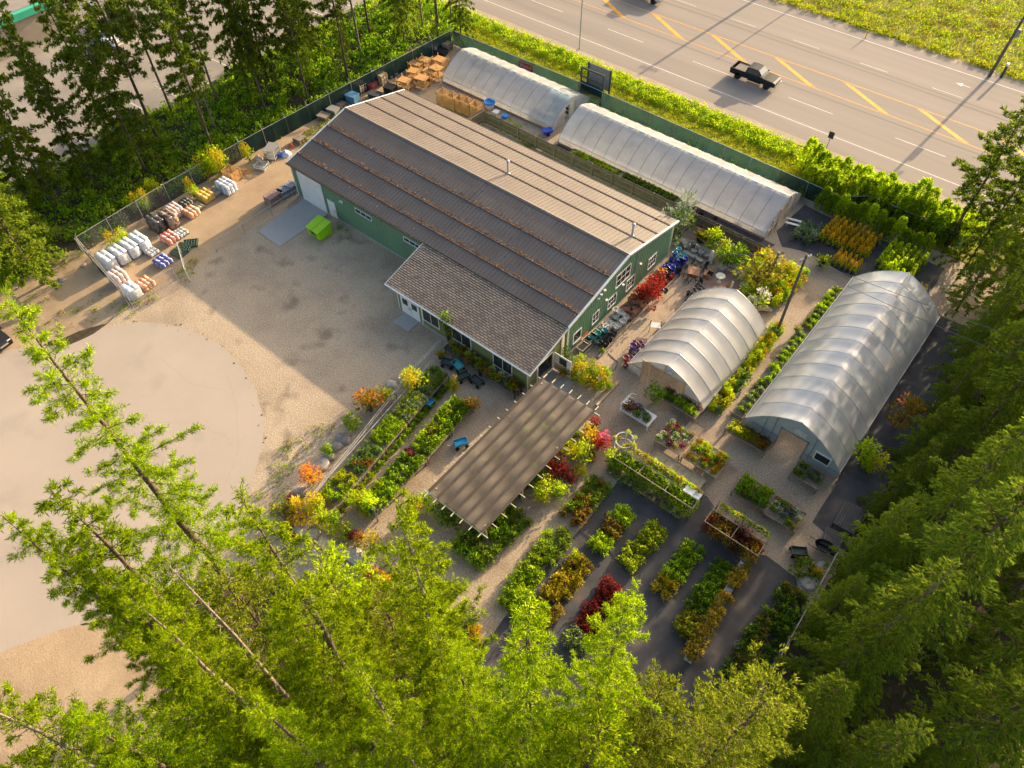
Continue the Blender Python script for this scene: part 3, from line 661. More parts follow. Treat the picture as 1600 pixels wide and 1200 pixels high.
# small milky one in the middle of the sales yard
h3, p3 = hoop('hoop_house', 'short milky white hoop house in the middle of the sales yard', 7.4, 10.9, 3.3, .7, FILM_B, 7, .07)
h3.location = (43.6, 2.2, 0)
endwall(h3, p3, .05, FILM_C, (-2.3, 1.6, 0, 2.2)); endwall(h3, p3, 10.9, FILM_B, None)
b = MB()
for p, q in (((-2.35, 0, 0), (-2.35, 0, 2.3)), ((1.65, 0, 0), (1.65, 0, 2.3)), ((-2.4, 0, 2.25), (1.7, 0, 2.25)), ((-.3, 0, 2.25), (-.3, 0, 3.1)), ((-3.5, 0, 1.0), (-2.4, 0, 1.0)), ((1.7, 0, 1.0), (3.5, 0, 1.0))): b.bar(p, q, .09)
part('door_frame', b, M_pale, h3)
b = MB(); b.lathe([(.28, 0), (.3, .06), (.05, .1)], 12, (0.2, -.08, 2.75)); part('exhaust_fan', b, M_galv, h3)
# big one on the right
h4, p4 = hoop('hoop_house', 'big grey white hoop house with a window beside its open doorway', 8.0, 20.4, 3.9, 1.0, FILM_C, 12, .07)
h4.location = (54.35, 3.3, 0)
endwall(h4, p4, .03, M_poly, (-1.1, 1.0, 0, 2.15)); endwall(h4, p4, 20.4, FILM_C, None)
b = MB(); b.box(-1.2, -.06, 0, -1.1, .03, 2.25); b.box(1.0, -.06, 0, 1.1, .03, 2.25); b.box(-1.2, -.06, 2.15, 1.1, .03, 2.25); part('door_frame', b, M_grey, h4)
b = MB(); b.box(1.9, -.07, .95, 3.0, -.015, 1.75); wn = part('window', b, M_glass, h4)
b = MB(); b.box(1.8, -.1, .85, 3.1, -.012, .95); b.box(1.8, -.1, 1.75, 3.1, -.012, 1.85); b.box(1.8, -.1, .951, 1.9, -.012, 1.749); b.box(3.0, -.1, .951, 3.1, -.012, 1.749); part('frame', b, M_white, wn)
b = MB(); b.box(-.2, -.07, 2.4, .75, -.012, 2.95); part('door_sign', b, mat('worn_sign', (.5, .5, .48), .6, .25, 9), h4)
for x in (-2.4, -1.7, 1.5): part('wall_stud', MB().bar((x, -.03, 0.3), (x, -.03, hz(p4, x) - .1), .05), M_grey, h4)
for a_, c_ in (((-3.4, -.03, 1.0), (-1.2, -.03, 1.0)), ((1.1, -.03, .8), (3.8, -.03, .8))): part('wall_rail', MB().bar(a_, c_, .06), M_grey, h4)
# two long ones at the back, ridge along X
h1, p1 = hoop('hoop_house', 'back hoop house beside the stacked pine crates', 7.4, 16.8, 2.75, .9, FILM_A, 11, .06)
h1.location = (13.9, 29.1, 0); h1.rotation_euler = (0, 0, PI / 2)
endwall(h1, p1, .05, FILM_A, (-1.2, .8, 0, 2.0)); endwall(h1, p1, 16.8, FILM_A, None)
h2, p2 = hoop('hoop_house', 'longest hoop house beside the green screen fence along the highway', 7.6, 25.4, 3.0, .9, FILM_A, 17, .06)
h2.location = (41.2, 28.0, 0); h2.rotation_euler = (0, 0, PI / 2)
endwall(h2, p2, .05, FILM_A, (-1.4, .4, 0, 2.1)); endwall(h2, p2, 25.4, FILM_A, None)
for x in (-2.6, -1.45, .45, 2.0): part('wall_stud', MB().bar((x, -.03, 0), (x, -.03, max(.6, hz(p2, x) - .1)), .12), M_pale, h2)
for a_, c_ in (((-3.5, -.03, 1.0), (-1.5, -.03, 1.0)), ((.5, -.03, 1.0), (3.5, -.03, 1.0))): part('wall_rail', MB().bar(a_, c_, .1), M_pale, h2)
# ------------------------------------------------------------------ fences
SCREEN = film('green_screen_cloth', (0.010, 0.042, 0.044), 0.12, 0.35, 0.5, 0.03)
LINK = film('chain_link_mesh', (0.33, 0.33, 0.32), 0.84, 0.0, 0.5, 0.1)
M_post = mat('fence_post', (0.36, 0.36, 0.34), 0.5, 0.15, 4.0, metal=0.3)
M_board = mat('fence_board', (0.155, 0.115, 0.085), 0.9, 0.35, 3.0)
def pipe_fence(name, label, pts, hgt, step, cloth, cname, arms=0, rails=1, cat='fence', group=None):
    """posts, top rail(s) and mesh along a polyline; arms = signed reach of the barbed wire arms"""
    t = thing(name, label, cat, (pts[0][0], pts[0][1], 0), 0, group); ox, oy = pts[0]
    scr = MB(); 
    for (x0, y0), (x1, y1) in zip(pts, pts[1:]):
        ln = math.hypot(x1 - x0, y1 - y0); n = max(1, round(ln / step)); ux, uy = (x1 - x0) / ln, (y1 - y0) / ln
        for k in range(n + 1):
            x, y = x0 + (x1 - x0) * k / n - ox, y0 + (y1 - y0) * k / n - oy
            b = MB(); p = [(x, y, 0), (x, y, hgt)]
            if arms: p.append((x - uy * arms, y + ux * arms, hgt + .42))
            b.tube(p, .038, 6)
            if k or (x0, y0) == pts[0]: part('post', b, M_post, t)
            if k < n:
                xn, yn = x0 + (x1 - x0) * (k + 1) / n - ox, y0 + (y1 - y0) * (k + 1) / n - oy
                m = 5
                for j in range(m):
                    a, c = j / m, (j + 1) / m; bow = lambda q: .05 * math.sin(q * PI * 3 + k)
                    pa = (x + (xn - x) * a - uy * bow(a), y + (yn - y) * a + ux * bow(a)); pc = (x + (xn - x) * c - uy * bow(c), y + (yn - y) * c + ux * bow(c))
                    scr.quad((*pa, .06), (*pc, .06), (*pc, hgt - .03), (*pa, hgt - .03))
        for r in range(rails):
            b = MB(); o_ = r * .16; b.tube([(x0 - ox - uy * o_, y0 - oy + ux * o_, hgt), (x1 - ox - uy * o_, y1 - oy + ux * o_, hgt)], .03, 6); part('top_rail', b, M_post, t)
    part(cname, scr, cloth, t)
    return t
pipe_fence('screen_fence', 'tall green screened fence with slanted post arms beside the wood', [(-9.9, .5), (-9.3, 13), (-8.0, 32.6)], 2.0, 3.2, SCREEN, 'screen', .3)
pipe_fence('screen_fence', 'green screened fence along the highway verge behind the long hoop houses', [(-7.9, 32.9), (12, 33.3), (44.5, 32.6)], 1.9, 3.3, SCREEN, 'screen')
pipe_fence('screen_fence', 'short green screened fence behind the tall cedar hedge', [(44.6, 32.6), (47, 34.6), (57, 34.6)], 1.8, 3.3, SCREEN, 'screen')
pipe_fence('chain_link_fence', 'bare chain link fence with slanted post arms behind the bagged soil pallets', [(-9.9, .3), (-10.1, -9), (-9.8, -19.1)], 2.0, 3.2, LINK, 'chain_link', .3)
pipe_fence('chain_link_fence', 'bare chain link fence at the end of the bagged soil yard by the turning circle', [(-9.7, -19.25), (.2, -20.5)], 2.0, 3.3, LINK, 'chain_link', .3, 2)
pipe_fence('chain_link_fence', 'low chain link fence between the bagged soil yard and the shaded gravel', [(.25, -20.3), (.5, -15.6)], 1.5, 2.4, LINK, 'chain_link')
pipe_fence('chain_link_fence', 'thin wire fence ending at the concrete pad by the garage door', [(.3, -10.8), (.3, -.4)], 1.2, 3.4, LINK, 'chain_link')
g = pipe_fence('yard_gate', 'wire gate leaf swung open beside the low chain link fence', [at(285, 398), at(297, 440)], 1.6, 2.2, LINK, 'chain_link', cat='gate')
pipe_fence('chain_link_fence', 'chain link fence with double top pipe beside the first plant bench', [(26.0, -6.0), (26.35, -9.6), (29.2, -24.4)], 1.35, 3.1, LINK, 'chain_link', 0, 2)
pipe_fence('chain_link_fence', 'wire fence with pale top pipe under the dark cedars', [(61.0, -3.2), (61.35, -15.5)], 1.5, 3.0, LINK, 'chain_link')
def board_fence(label, p0, p1, hgt, broken=()):
    ln = math.hypot(p1[0] - p0[0], p1[1] - p0[1]); t = thing('board_fence', label, 'fence', (*p0, 0), math.atan2(p1[1] - p0[1], p1[0] - p0[0]))
    b = MB(); x = 0
    while x < ln - .05:
        w_ = RND.uniform(.13, .16); h = hgt + RND.uniform(-.03, .03); b.box(x, .03, .04, x + w_ - .012, .055, h); x += w_
    part('board', b, M_board, t); t.children[0].name = 'boarding'
    for z in (.45, hgt - .35):
        b = MB(); b.box(0, -.03, z, ln, .029, z + .1); part('rail', b, M_wood, t)
    n = max(1, round(ln / 2.6))
    for k in range(n + 1):
        b = MB(); b.box(ln * k / n - .05, -.13, 0, ln * k / n + .05, -.031, hgt + (.12 if k % 3 == 0 else -.05)); part('post', b, M_wood, t)
    return t
board_fence('long brown board fence between the shop and the longest hoop house', (6.6, 22.1), (42.6, 21.7), 1.5)
board_fence('short board fence beside the pine crates behind the shop', (6.3, 17.4), (6.5, 22.0), 1.8)
board_fence('short board fence joining the shop corner to the long board fence', (34.5, 17.0), (34.6, 21.6), 1.7)

# ------------------------------------------------------------------ poles, wires and signs by the road
M_pole = mat('pole_wood', (0.115, 0.10, 0.085), 0.9, 0.25, 2.0); M_polel = mat('pole_wood_pale', (0.30, 0.22, 0.15), 0.9, 0.25, 2.0)
def pole(label, x, y, h, lean=(0, 0), arm=None, r=.15, m=M_pole, cat='utility pole', name='utility_pole', can=None):
    t = thing(name, label, cat, (x, y, 0)); b = MB(); b.tube([(0, 0, -.1), (lean[0] * .5, lean[1] * .5, h * .5), (lean[0], lean[1], h)], [r, r * .85, r * .65], 9); part('shaft', b, m, t)
    if arm:
        z, ln, az = arm; dx, dy = math.cos(az) * ln / 2, math.sin(az) * ln / 2; cx, cy = lean[0] * z / h, lean[1] * z / h
        b = MB(); b.bar((cx - dx, cy - dy, z), (cx + dx, cy + dy, z), .11, .12); a = part('crossarm', b, M_pale, t)
        for k in (-.9, -.4, .4, .9):
            b = MB(); b.lathe([(.03, 0), (.06, .05), (.06, .12), (.02, .18)], 7, (cx + dx * k, cy + dy * k, z + .06)); part('insulator', b, M_white, a)
    if can:
        b = MB(); b.lathe([(.22, 0), (.24, .05), (.24, .7), (.16, .82)], 12, (lean[0] * can / h + .34, lean[1] * can / h, can)); part('transformer', b, M_grey, t)
    return t
pole('tall wooden utility pole with crossarm on the far side of the highway', 48.45, 67.9, 7.5, (.35, .0), (6.9, 2.4, .85), .21, can=5.2)
pole('leaning grey utility pole beside the path to the big hoop house', 47.8, 14.3, 9.35, (-.0, -.5), (8.9, 1.2, 1.2), .14)
pole('short thick brown pole beside the weeping willow bush', *at(1197, 440), 3.9, (.25, -.1), None, .16, M_polel)
pole('thin grey street lamp pole on the near edge of the highway', 5.45, 42.2, 10.5, (0, 0), None, .09, M_galv, 'lamp post', 'lamp_post')
pole('utility pole beyond the highway whose shadow crosses the lanes', 17.2, 73.5, 8.6, (0, 0), (8.0, 2.4, .2), .26)
pole('second utility pole beyond the highway', 22.6, 78.0, 7.3, (0, 0), None, .12)
def wire(label, a, c, sag=.4, r=.018):
    a, c = Vector(a), Vector(c); b = MB(); n = 14
    b.tube([a.lerp(c, i / n) - Vector((0, 0, sag * 4 * (i / n) * (1 - i / n))) for i in range(n + 1)], r, 4)
    return tag(part('overhead_wire', b, M_grey if r > .015 else M_dkgrey), label, 'wire')
px3, py3 = at(1197, 440)
wire('thin cable from the shop gable to the short brown pole', (35.1, 10.3, 4.9), (px3 + .22, py3 - .1, 3.7), .25)
wire('upper cable running from the leaning grey pole toward the cedars', (47.8, 13.8, 9.0), (78, 19.0, 8.6), .5, .022)
wire('lower cable running from the leaning grey pole toward the cedars', (47.8, 13.85, 8.2), (78, 17.0, 7.6), .6, .022)
wire('line strung along the far side of the highway', (48.8, 67.9, 7.1), (-60, 74, 8), 1.0, .014)
# sign frame on the fence line
t = thing('sign_frame', 'dark timber sign frame standing at the highway fence', 'sign', (0, 0, 0))
for x, y in ((11.95, 33.5), (15.1, 33.5), (11.95, 34.9), (15.1, 34.9)):
    b = MB(); b.box(x - .09, y - .09, 0, x + .09, y + .09, 3.7); part('post', b, M_dkgrey, t)
b = MB(); b.box(12.05, 34.95, 1.0, 15.0, 35.0, 3.6); part('panel', b, M_grey, t)
b = MB(); b.box(12.05, 33.44, .9, 15.0, 33.49, 2.1); part('lower_panel', b, mat('dark_teal_panel', (.02, .045, .06)), t)
b = MB(); b.box(11.95, 33.45, 3.55, 15.1, 33.55, 3.75); part('beam', b, M_dkgrey, t)
b = MB(); b.box(11.95, 33.45, 2.5, 15.1, 33.55, 2.65); part('beam', b, M_dkgrey, t)
b = MB(); x, y = 3.0, 32.93
b.box(x, y - .05, .7, x + 2.2, y - .02, 1.7); b.mi = 1
for q in range(5): b.box(x + .25 + q * .36, y - .06, 1.0 + .1 * (q % 2), x + .5 + q * .36, y - .052, 1.35)
tag(part('banner', b, [mat('faded_red_banner', (.26, .055, .05), .8, .3, 3), mat('faded_banner_print', (.36, .22, .2), .8, .3, 3)]), 'faded red banner hung on the highway fence behind the back hoop house', 'banner')
for px_, py_, lab in ((1290, 235, 'small road sign on a thin post seen from behind at the highway edge'),):
    x, y = at(px_, py_); t = thing('road_sign', lab, 'sign', (x, y, 0)); b = MB(); b.tube([(0, 0, 0), (0, 0, 2.2)], .035, 6); part('post', b, M_dkgrey, t); b = MB(); b.box(-.3, .03, 1.5, .3, .05, 2.3); part('panel', b, M_dkgrey, t)
x, y = at(1564, 121); t = thing('marker_post', 'dark marker post with a pale cap beside the far utility pole', 'post', (x, y, 0)); b = MB(); b.box(-.14, -.14, 0, .14, .14, 1.5); part('shaft', b, M_dkgrey, t); b = MB(); b.box(-.16, -.16, 1.5, .16, .16, 1.8); part('cap', b, M_white, t)
x, y = at(1352, 60); t = thing('marker_post', 'thin yellow marker post on the far verge of the highway', 'post', (x, y, 0)); b = MB(); b.box(-.06, -.04, 0, .06, .04, 1.0); part('shaft', b, mat('marker_yellow', (.6, .4, .03)), t)

# ------------------------------------------------------------------ vehicles (heading +X)
M_tyre = mat('tyre', (0.018, 0.018, 0.019), 0.85); M_rim = mat('wheel_rim', (0.42, 0.42, 0.43), 0.35, 0.05, 3, metal=.5)
M_red = mat('tail_red', (0.42, 0.02, 0.02), 0.3); M_lamp = mat('headlamp', (0.75, 0.75, 0.72), 0.15)
M_bed = mat('bed_cover', (0.14, 0.12, 0.105), 0.8, 0.12, 2.0); M_chrome = mat('chrome', (0.6, 0.6, 0.6), 0.2, .05, 3, metal=.8)
def paint(name, c): return mat(name, c, 0.5, 0.04, 1.0, spec=0.12)
def wheels(t, xs, hw, r):
    for x in xs:
        for s in (-1, 1):
            b = MB(); b.M = Matrix.Translation((x, s * (hw - .13), r)) @ Matrix.Rotation(PI / 2, 4, 'X'); b.lathe([(r * .62, -.13), (r * .95, -.13), (r, -.09), (r, .09), (r * .95, .13), (r * .62, .13)], 18); wh = part('wheel', b, M_tyre, t)
            b = MB(); b.M = Matrix.Translation((x, s * (hw - .13), r)) @ Matrix.Rotation(PI / 2, 4, 'X'); b.lathe([(r * .2, -.1), (r * .63, -.12), (r * .63, .12), (r * .2, .1)], 14); part('rim', b, M_rim, wh)
def sec(b, xs, prof):
    """skin between cross sections: each x with half widths and heights [(hw,z)...] mirrored"""
    n = len(prof[0]) * 2; vs = []
    for x, p in zip(xs, prof): vs += [(x, -h, z) for h, z in p] + [(x, h, z) for h, z in p[::-1]]
    fs = [(i * n + j, (i + 1) * n + j, (i + 1) * n + (j + 1) % n, i * n + (j + 1) % n) for i in range(len(xs) - 1) for j in range(n)]
    b.add(vs, [tuple(range(n))[::1], tuple(range((len(xs) - 1) * n + n - 1, (len(xs) - 1) * n - 1, -1))] + fs)
def pickup(label, loc, col, cname, cover):
    t = thing('pickup_truck', label, 'pickup truck', loc); P = paint(cname, col); b = MB()
    lo = lambda h, top: [(h * .93, .48), (h, .62), (h, .95), (h * .96, top)]
    sec(b, [-.98, .2, 1.0, 1.85, 2.65, 2.9, 2.95], [lo(.98, 1.18), lo(.98, 1.18), lo(.98, 1.18), lo(.97, 1.16), lo(.93, 1.10), lo(.86, 1.0), lo(.82, .9)])   # cab sill and bonnet
    b.box(-2.95, -.98, .5, -.98, -.88, 1.2); b.box(-2.95, .88, .5, -.98, .98, 1.2); b.box(-2.95, -.88, .5, -.98, .88, .72); b.box(-2.97, -.88, .72, -2.88, .88, 1.18)
    part('body', b, P, t)
    c = MB(); sec(c, [-1.02, -.9, -.3, .5, 1.28], [[(.9, 1.16), (.82, 1.2)], [(.93, 1.17), (.76, 1.78)], [(.93, 1.17), (.76, 1.85)], [(.93, 1.17), (.75, 1.84)], [(.93, 1.15), (.82, 1.17)]]); part('cab', c, P, t)
    c = MB(); c.quad((1.22, -.78, 1.215), (1.22, .78, 1.215), (.56, .70, 1.805), (.56, -.70, 1.805)); part('windscreen', c, mat('pale_glass', (.09, .12, .13), .12, .05, 2, spec=.8), t)
    c = MB(); c.quad((-1.02, .74, 1.26), (-1.02, -.74, 1.26), (-.925, -.66, 1.72), (-.925, .66, 1.72)); part('rear_window', c, M_glass, t)
    for s in (-1, 1):
        for x0, x1, u0, u1 in ((-.84, -.02, -.78, -.02), (.06, 1.04, .06, .54)):
            c = MB(); q = [(x0, s * .935, 1.22), (x1, s * .935, 1.22), (u1, s * .80, 1.74), (u0, s * .80, 1.74)]; c.add(q if s < 0 else q[::-1], [(0, 1, 2, 3)]); part('side_window', c, M_glass, t)
        c = MB(); c.box(2.78, s * .62 - .17, .8, 2.94, s * .62 + .17, .96); part('headlight', c, M_lamp, t)
        c = MB(); c.box(-2.99, s * .9 - .08, .78, -2.9, s * .9 + .085, 1.14); part('tail_light', c, M_red, t)
        c = MB(); c.box(.98, s * 1.0 - .1, 1.18, 1.16, s * 1.0 + .1, 1.36); part('wing_mirror', c, M_black, t)
        c = MB(); c.box(-.55, s * .93 - .07, .4, 1.2, s * .93 + .07, .47); part('running_board', c, M_dkgrey, t)
    c = MB(); c.box(2.9, -.85, .5, 3.06, .85, .72); part('bumper', c, M_chrome, t); c = MB(); c.box(-3.08, -.85, .5, -2.98, .85, .68); part('bumper', c, M_chrome, t)
    c = MB(); c.box(2.92, -.42, .74, 2.985, .42, .96); part('grille', c, M_black, t)
    c = MB(); c.box(-2.55 if cover else -2.86, -.87, .721 if not cover else 1.08, -1.03, .87, .74 if not cover else 1.12); part('bed_cover' if cover else 'bed_floor', c, M_bed if cover else M_black, t)
    wheels(t, (-1.9, 1.95), .98, .4)
    return t
pickup('black pickup truck with a pale bed cover driving on the highway', (26.6, 49.35, 0.012), (0.020, 0.021, 0.026), 'black_car_paint', True)
pickup('pale pickup truck on the far lanes, cut off by the top edge', (4.4, 58.9, 0.012), (0.50, 0.49, 0.46), 'pale_car_paint', False)
def car(label, loc, rz, col, cname):
    t = thing('parked_car', label, 'car', loc, rz); P = paint(cname, col); b = MB()
    lo = lambda h, top: [(h * .92, .3), (h, .5), (h, .8), (h * .95, top)]
    sec(b, [-2.3, -2.2, -1.2, .6, 1.5, 2.2, 2.32], [lo(.8, .8), lo(.86, 1.0), lo(.92, 1.05), lo(.92, 1.04), lo(.9, 1.0), lo(.82, .9), lo(.76, .75)]); part('body', b, P, t)
    c = MB(); sec(c, [-2.15, -1.5, .0, 1.0], [[(.8, 1.0), (.74, 1.02)], [(.86, 1.04), (.66, 1.66)], [(.86, 1.04), (.66, 1.68)], [(.84, 1.02), (.76, 1.03)]]); part('cabin', c, P, t)
    c = MB(); c.quad((.97, -.72, 1.06), (.97, .72, 1.06), (.1, .61, 1.655), (.1, -.61, 1.655)); part('windscreen', c, M_glass, t)
    for s in (-1, 1):
        for x0, x1, u0, u1 in ((-1.4, -.45, -1.3, -.45), (-.38, .75, -.38, .02)):
            c = MB(); q = [(x0, s * .865, 1.1), (x1, s * .865, 1.1), (u1, s * .69, 1.6), (u0, s * .69, 1.6)]; c.add(q if s < 0 else q[::-1], [(0, 1, 2, 3)]); part('side_window', c, M_glass, t)
        c = MB(); c.box(2.08, s * .58 - .18, .68, 2.3, s * .58 + .16, .84); part('headlight', c, M_lamp, t)
        c = MB(); c.box(2.2, s * .55 - .1, .38, 2.31, s * .55 + .1, .46); part('fog_light', c, M_lamp, t)
        c = MB(); c.box(.7, s * .98 - .09, 1.04, .86, s * .98 + .09, 1.2); part('wing_mirror', c, P, t)
    c = MB(); c.box(2.25, -.38, .55, 2.35, .38, .72); part('grille', c, M_chrome, t)
    wheels(t, (-1.4, 1.4), .92, .34)
    return t
car('black car parked at the edge of the turning circle', (-6.0, -30.6, .016), .12, (.022, .022, .026), 'dark_car_paint')
for i, (px_, py_, c_, cn, lab) in enumerate(((172, 66, (.62, .62, .6), 'white_car_paint', 'white car parked in the lot behind the pines'), (192, 30, (.05, .055, .06), 'grey_car_paint', 'dark grey car parked in the lot behind the pines'), (214, 200, (.03, .03, .035), 'ink_car_paint', 'dark car parked in the lot near the wood edge'))):
    x, y = at(px_, py_); car(lab, (x, y, .011), 0.08, c_, cn)

# pale building with green roof edge beyond the car park
M_teal = mat('sea_green_steel', (0.05, 0.40, 0.26), 0.5, .08, .5)
t = thing('depot_building', 'tan depot with a sea green roof edge beyond the car park', 'building', (0, 0, 0))
b = MB(); b.box(-72, -22, 0, -50.8, 2.6, 4.2); part('wall', b, mat('tan_render', (.30, .25, .20), .85, .12, .6), t)
b = MB(); b.box(-72.3, -22.3, 3.7, -50.4, 3.0, 4.5); part('roof', b, M_teal, t)
b = MB(); b.box(-71.5, -21.5, 4.5, -51.2, 2.2, 4.56); part('roof_gravel', b, G_lot, t)
t = thing('depot_building', 'sea green shed roof half hidden by the pines at the top', 'building', (0, 0, 0))
b = MB(); b.box(-73, 5.2, 0, -53.5, 17, 3.8); part('wall', b, mat('pale_render', (.42, .40, .38), .85, .12, .6), t)
b = MB(); b.add([(-73.2, 5, 3.8), (-53.2, 5, 3.8), (-53.2, 17.2, 3.8), (-73.2, 17.2, 3.8), (-63, 5, 5.6), (-63, 17.2, 5.6)], [(0, 1, 4), (1, 2, 5, 4), (2, 3, 5), (3, 0, 4, 5), (3, 2, 1, 0)]); part('roof', b, M_teal, t)

# ------------------------------------------------------------------ yard things
M_lime = mat('lime_green_paint', (0.30, 0.58, 0.010), 0.5, 0.08, 1.0, spec=.4)
x0, y0 = at(483, 367); x1, y1 = at(519, 366)
t = thing('dumpster', 'lime green metal dumpster with closed lids beside the concrete pad', 'dumpster', ((x0 + x1) / 2 + .05, (y0 + y1) / 2 + .05, .0))
wx, wy = (x1 - x0) / 2 * .98, (y1 - y0) / 2 * .95; wx, wy = max(.85, abs(wx)), max(.75, abs(wy))
b = MB(); b.add([(-wx, -wy, .12), (wx, -wy, .12), (wx, wy, .12), (-wx, wy, .12), (-wx, -wy - .18, 1.15), (wx, -wy - .18, 1.15), (wx, wy + .1, 1.45), (-wx, wy + .1, 1.45)], [(3, 2, 1, 0), (4, 5, 6, 7), (0, 1, 5, 4), (1, 2, 6, 5), (2, 3, 7, 6), (3, 0, 4, 7)])
for z in (.35, .9): b.box(-wx - .03, -wy - .1, z, wx + .03, wy + .02, z + .07)
part('bin_body', b, M_lime, t)
for s in (-1, 1):
    b = MB(); xa, xb = (-wx - .05, -.02) if s < 0 else (.02, wx + .05)
    b.add([(xa, -wy - .24, 1.16), (xb, -wy - .24, 1.16), (xb, wy + .12, 1.47), (xa, wy + .12, 1.47), (xa, -wy - .24, 1.2), (xb, -wy - .24, 1.2), (xb, wy + .12, 1.51), (xa, wy + .12, 1.51)], [(3, 2, 1, 0), (4, 5, 6, 7), (0, 1, 5, 4), (1, 2, 6, 5), (2, 3, 7, 6), (3, 0, 4, 7)]); part('lid', b, M_lime, t)
    b = MB(); b.box(s * wx if s > 0 else -wx - .12, -.5, .55, wx + .12 if s > 0 else -wx, .4, .75); part('fork_pocket', b, M_lime, t)
dk = mat('decal_black', (.012, .02, .012), .5)
b = MB(); zz = lambda z: -wy - .18 * (z - .12) / 1.03 - .012
def decal(x0, x1, z0, z1): b.add([(x0, zz(z0), z0), (x1, zz(z0), z0), (x1, zz(z1), z1), (x0, zz(z1), z1)], [(0, 1, 2, 3)])
for q in ((-.42, -.16, .45, .58), (-.42, -.3, .45, 1.0), (-.42, -.12, .88, 1.0), (-.2, -.06, .58, .8), (0, .38, .45, .85), (-.06, .14, .72, 1.0)): decal(*q)
part('emblem', b, dk, t)

def bag_mesh(w, d, h, seed):
    r = random.Random(seed); b = MB(); n = 5; vs = []
    for i in range(n):
        for j in range(n):
            u, v = i / (n - 1) * 2 - 1, j / (n - 1) * 2 - 1; e = (1 - abs(u) ** 3) * (1 - abs(v) ** 3)
            vs.append((u * w / 2, v * d / 2, h * (.45 + .55 * e ** .5 * r.uniform(.85, 1.1))))
    b.add(vs, [(i * n + j, (i + 1) * n + j, (i + 1) * n + j + 1, i * n + j + 1) for i in range(n - 1) for j in range(n - 1)])
    rim = [i * n for i in range(n)] + [(n - 1) * n + j for j in range(1, n)] + [i * n + n - 1 for i in range(n - 2, -1, -1)] + [j for j in range(n - 2, 0, -1)]
    k = len(b.v); b.v += [(b.v[i][0] * .97, b.v[i][1] * .97, 0) for i in rim]; m = len(rim)
    b.f += [(rim[i], rim[(i + 1) % m][0] if False else rim[(i + 1) % m], k + (i + 1) % m, k + i)[::-1] for i in range(m)]; b.m += [0] * m
    return b
def pallet_mb(w=1.2, d=1.05):
    b = MB()
    for k in range(7): b.box(-w / 2 + k * w / 7 + .01, -d / 2, .1, -w / 2 + (k + 1) * w / 7 - .02, d / 2, .13)
    for y in (-d / 2, -.05, d / 2 - .1): b.box(-w / 2, y, .0, w / 2, y + .1, .099)
    return b
PAL = pallet_mb().mesh('pallet', [M_wood])
def bagmat(name, c, c2): 
    m, tt, bs = _base(name); N, Lk = tt.nodes, tt.links; tc = N.new('ShaderNodeTexCoord'); vo = N.new('ShaderNodeTexVoronoi'); vo.inputs['Scale'].default_value = 5.5
    Lk.new(tc.outputs['Object'], vo.inputs['Vector']); rp = N.new('ShaderNodeValToRGB'); rp.color_ramp.interpolation = 'CONSTANT'; rp.color_ramp.elements[0].color = (*c, 1); rp.color_ramp.elements[1].position = .56; rp.color_ramp.elements[1].color = (*c2, 1)
    sp = N.new('ShaderNodeSeparateColor'); Lk.new(vo.outputs['Color'], sp.inputs[0]); Lk.new(sp.outputs[0], rp.inputs[0]); Lk.new(rp.outputs[0], bs.inputs['Base Color']); bs.inputs['Roughness'].default_value = .35; return m
BM = dict(white=bagmat('bag_white', (.62, .63, .64), (.50, .53, .57)), orange=bagmat('bag_orange', (.60, .24, .10), (.60, .52, .45)), blue=bagmat('bag_blue', (.06, .08, .32), (.45, .44, .52)), black=bagmat('bag_black', (.03, .03, .03), (.11, .10, .095)),
          pink=bagmat('bag_pink', (.52, .36, .33), (.52, .50, .50)), redblue=bagmat('bag_red_blue', (.52, .13, .07), (.50, .50, .55)), yellow=bagmat('bag_yellow', (.60, .34, .02), (.62, .48, .24)), greyy=bagmat('bag_grey_yellow', (.33, .31, .28), (.50, .33, .05)),
          bluew=bagmat('bag_white_blue', (.60, .60, .62), (.28, .32, .44)), whiteblk=bagmat('bag_white_black', (.60, .59, .57), (.10, .10, .10)), brown=bagmat('bag_brown', (.30, .22, .16), (.09, .07, .06)))
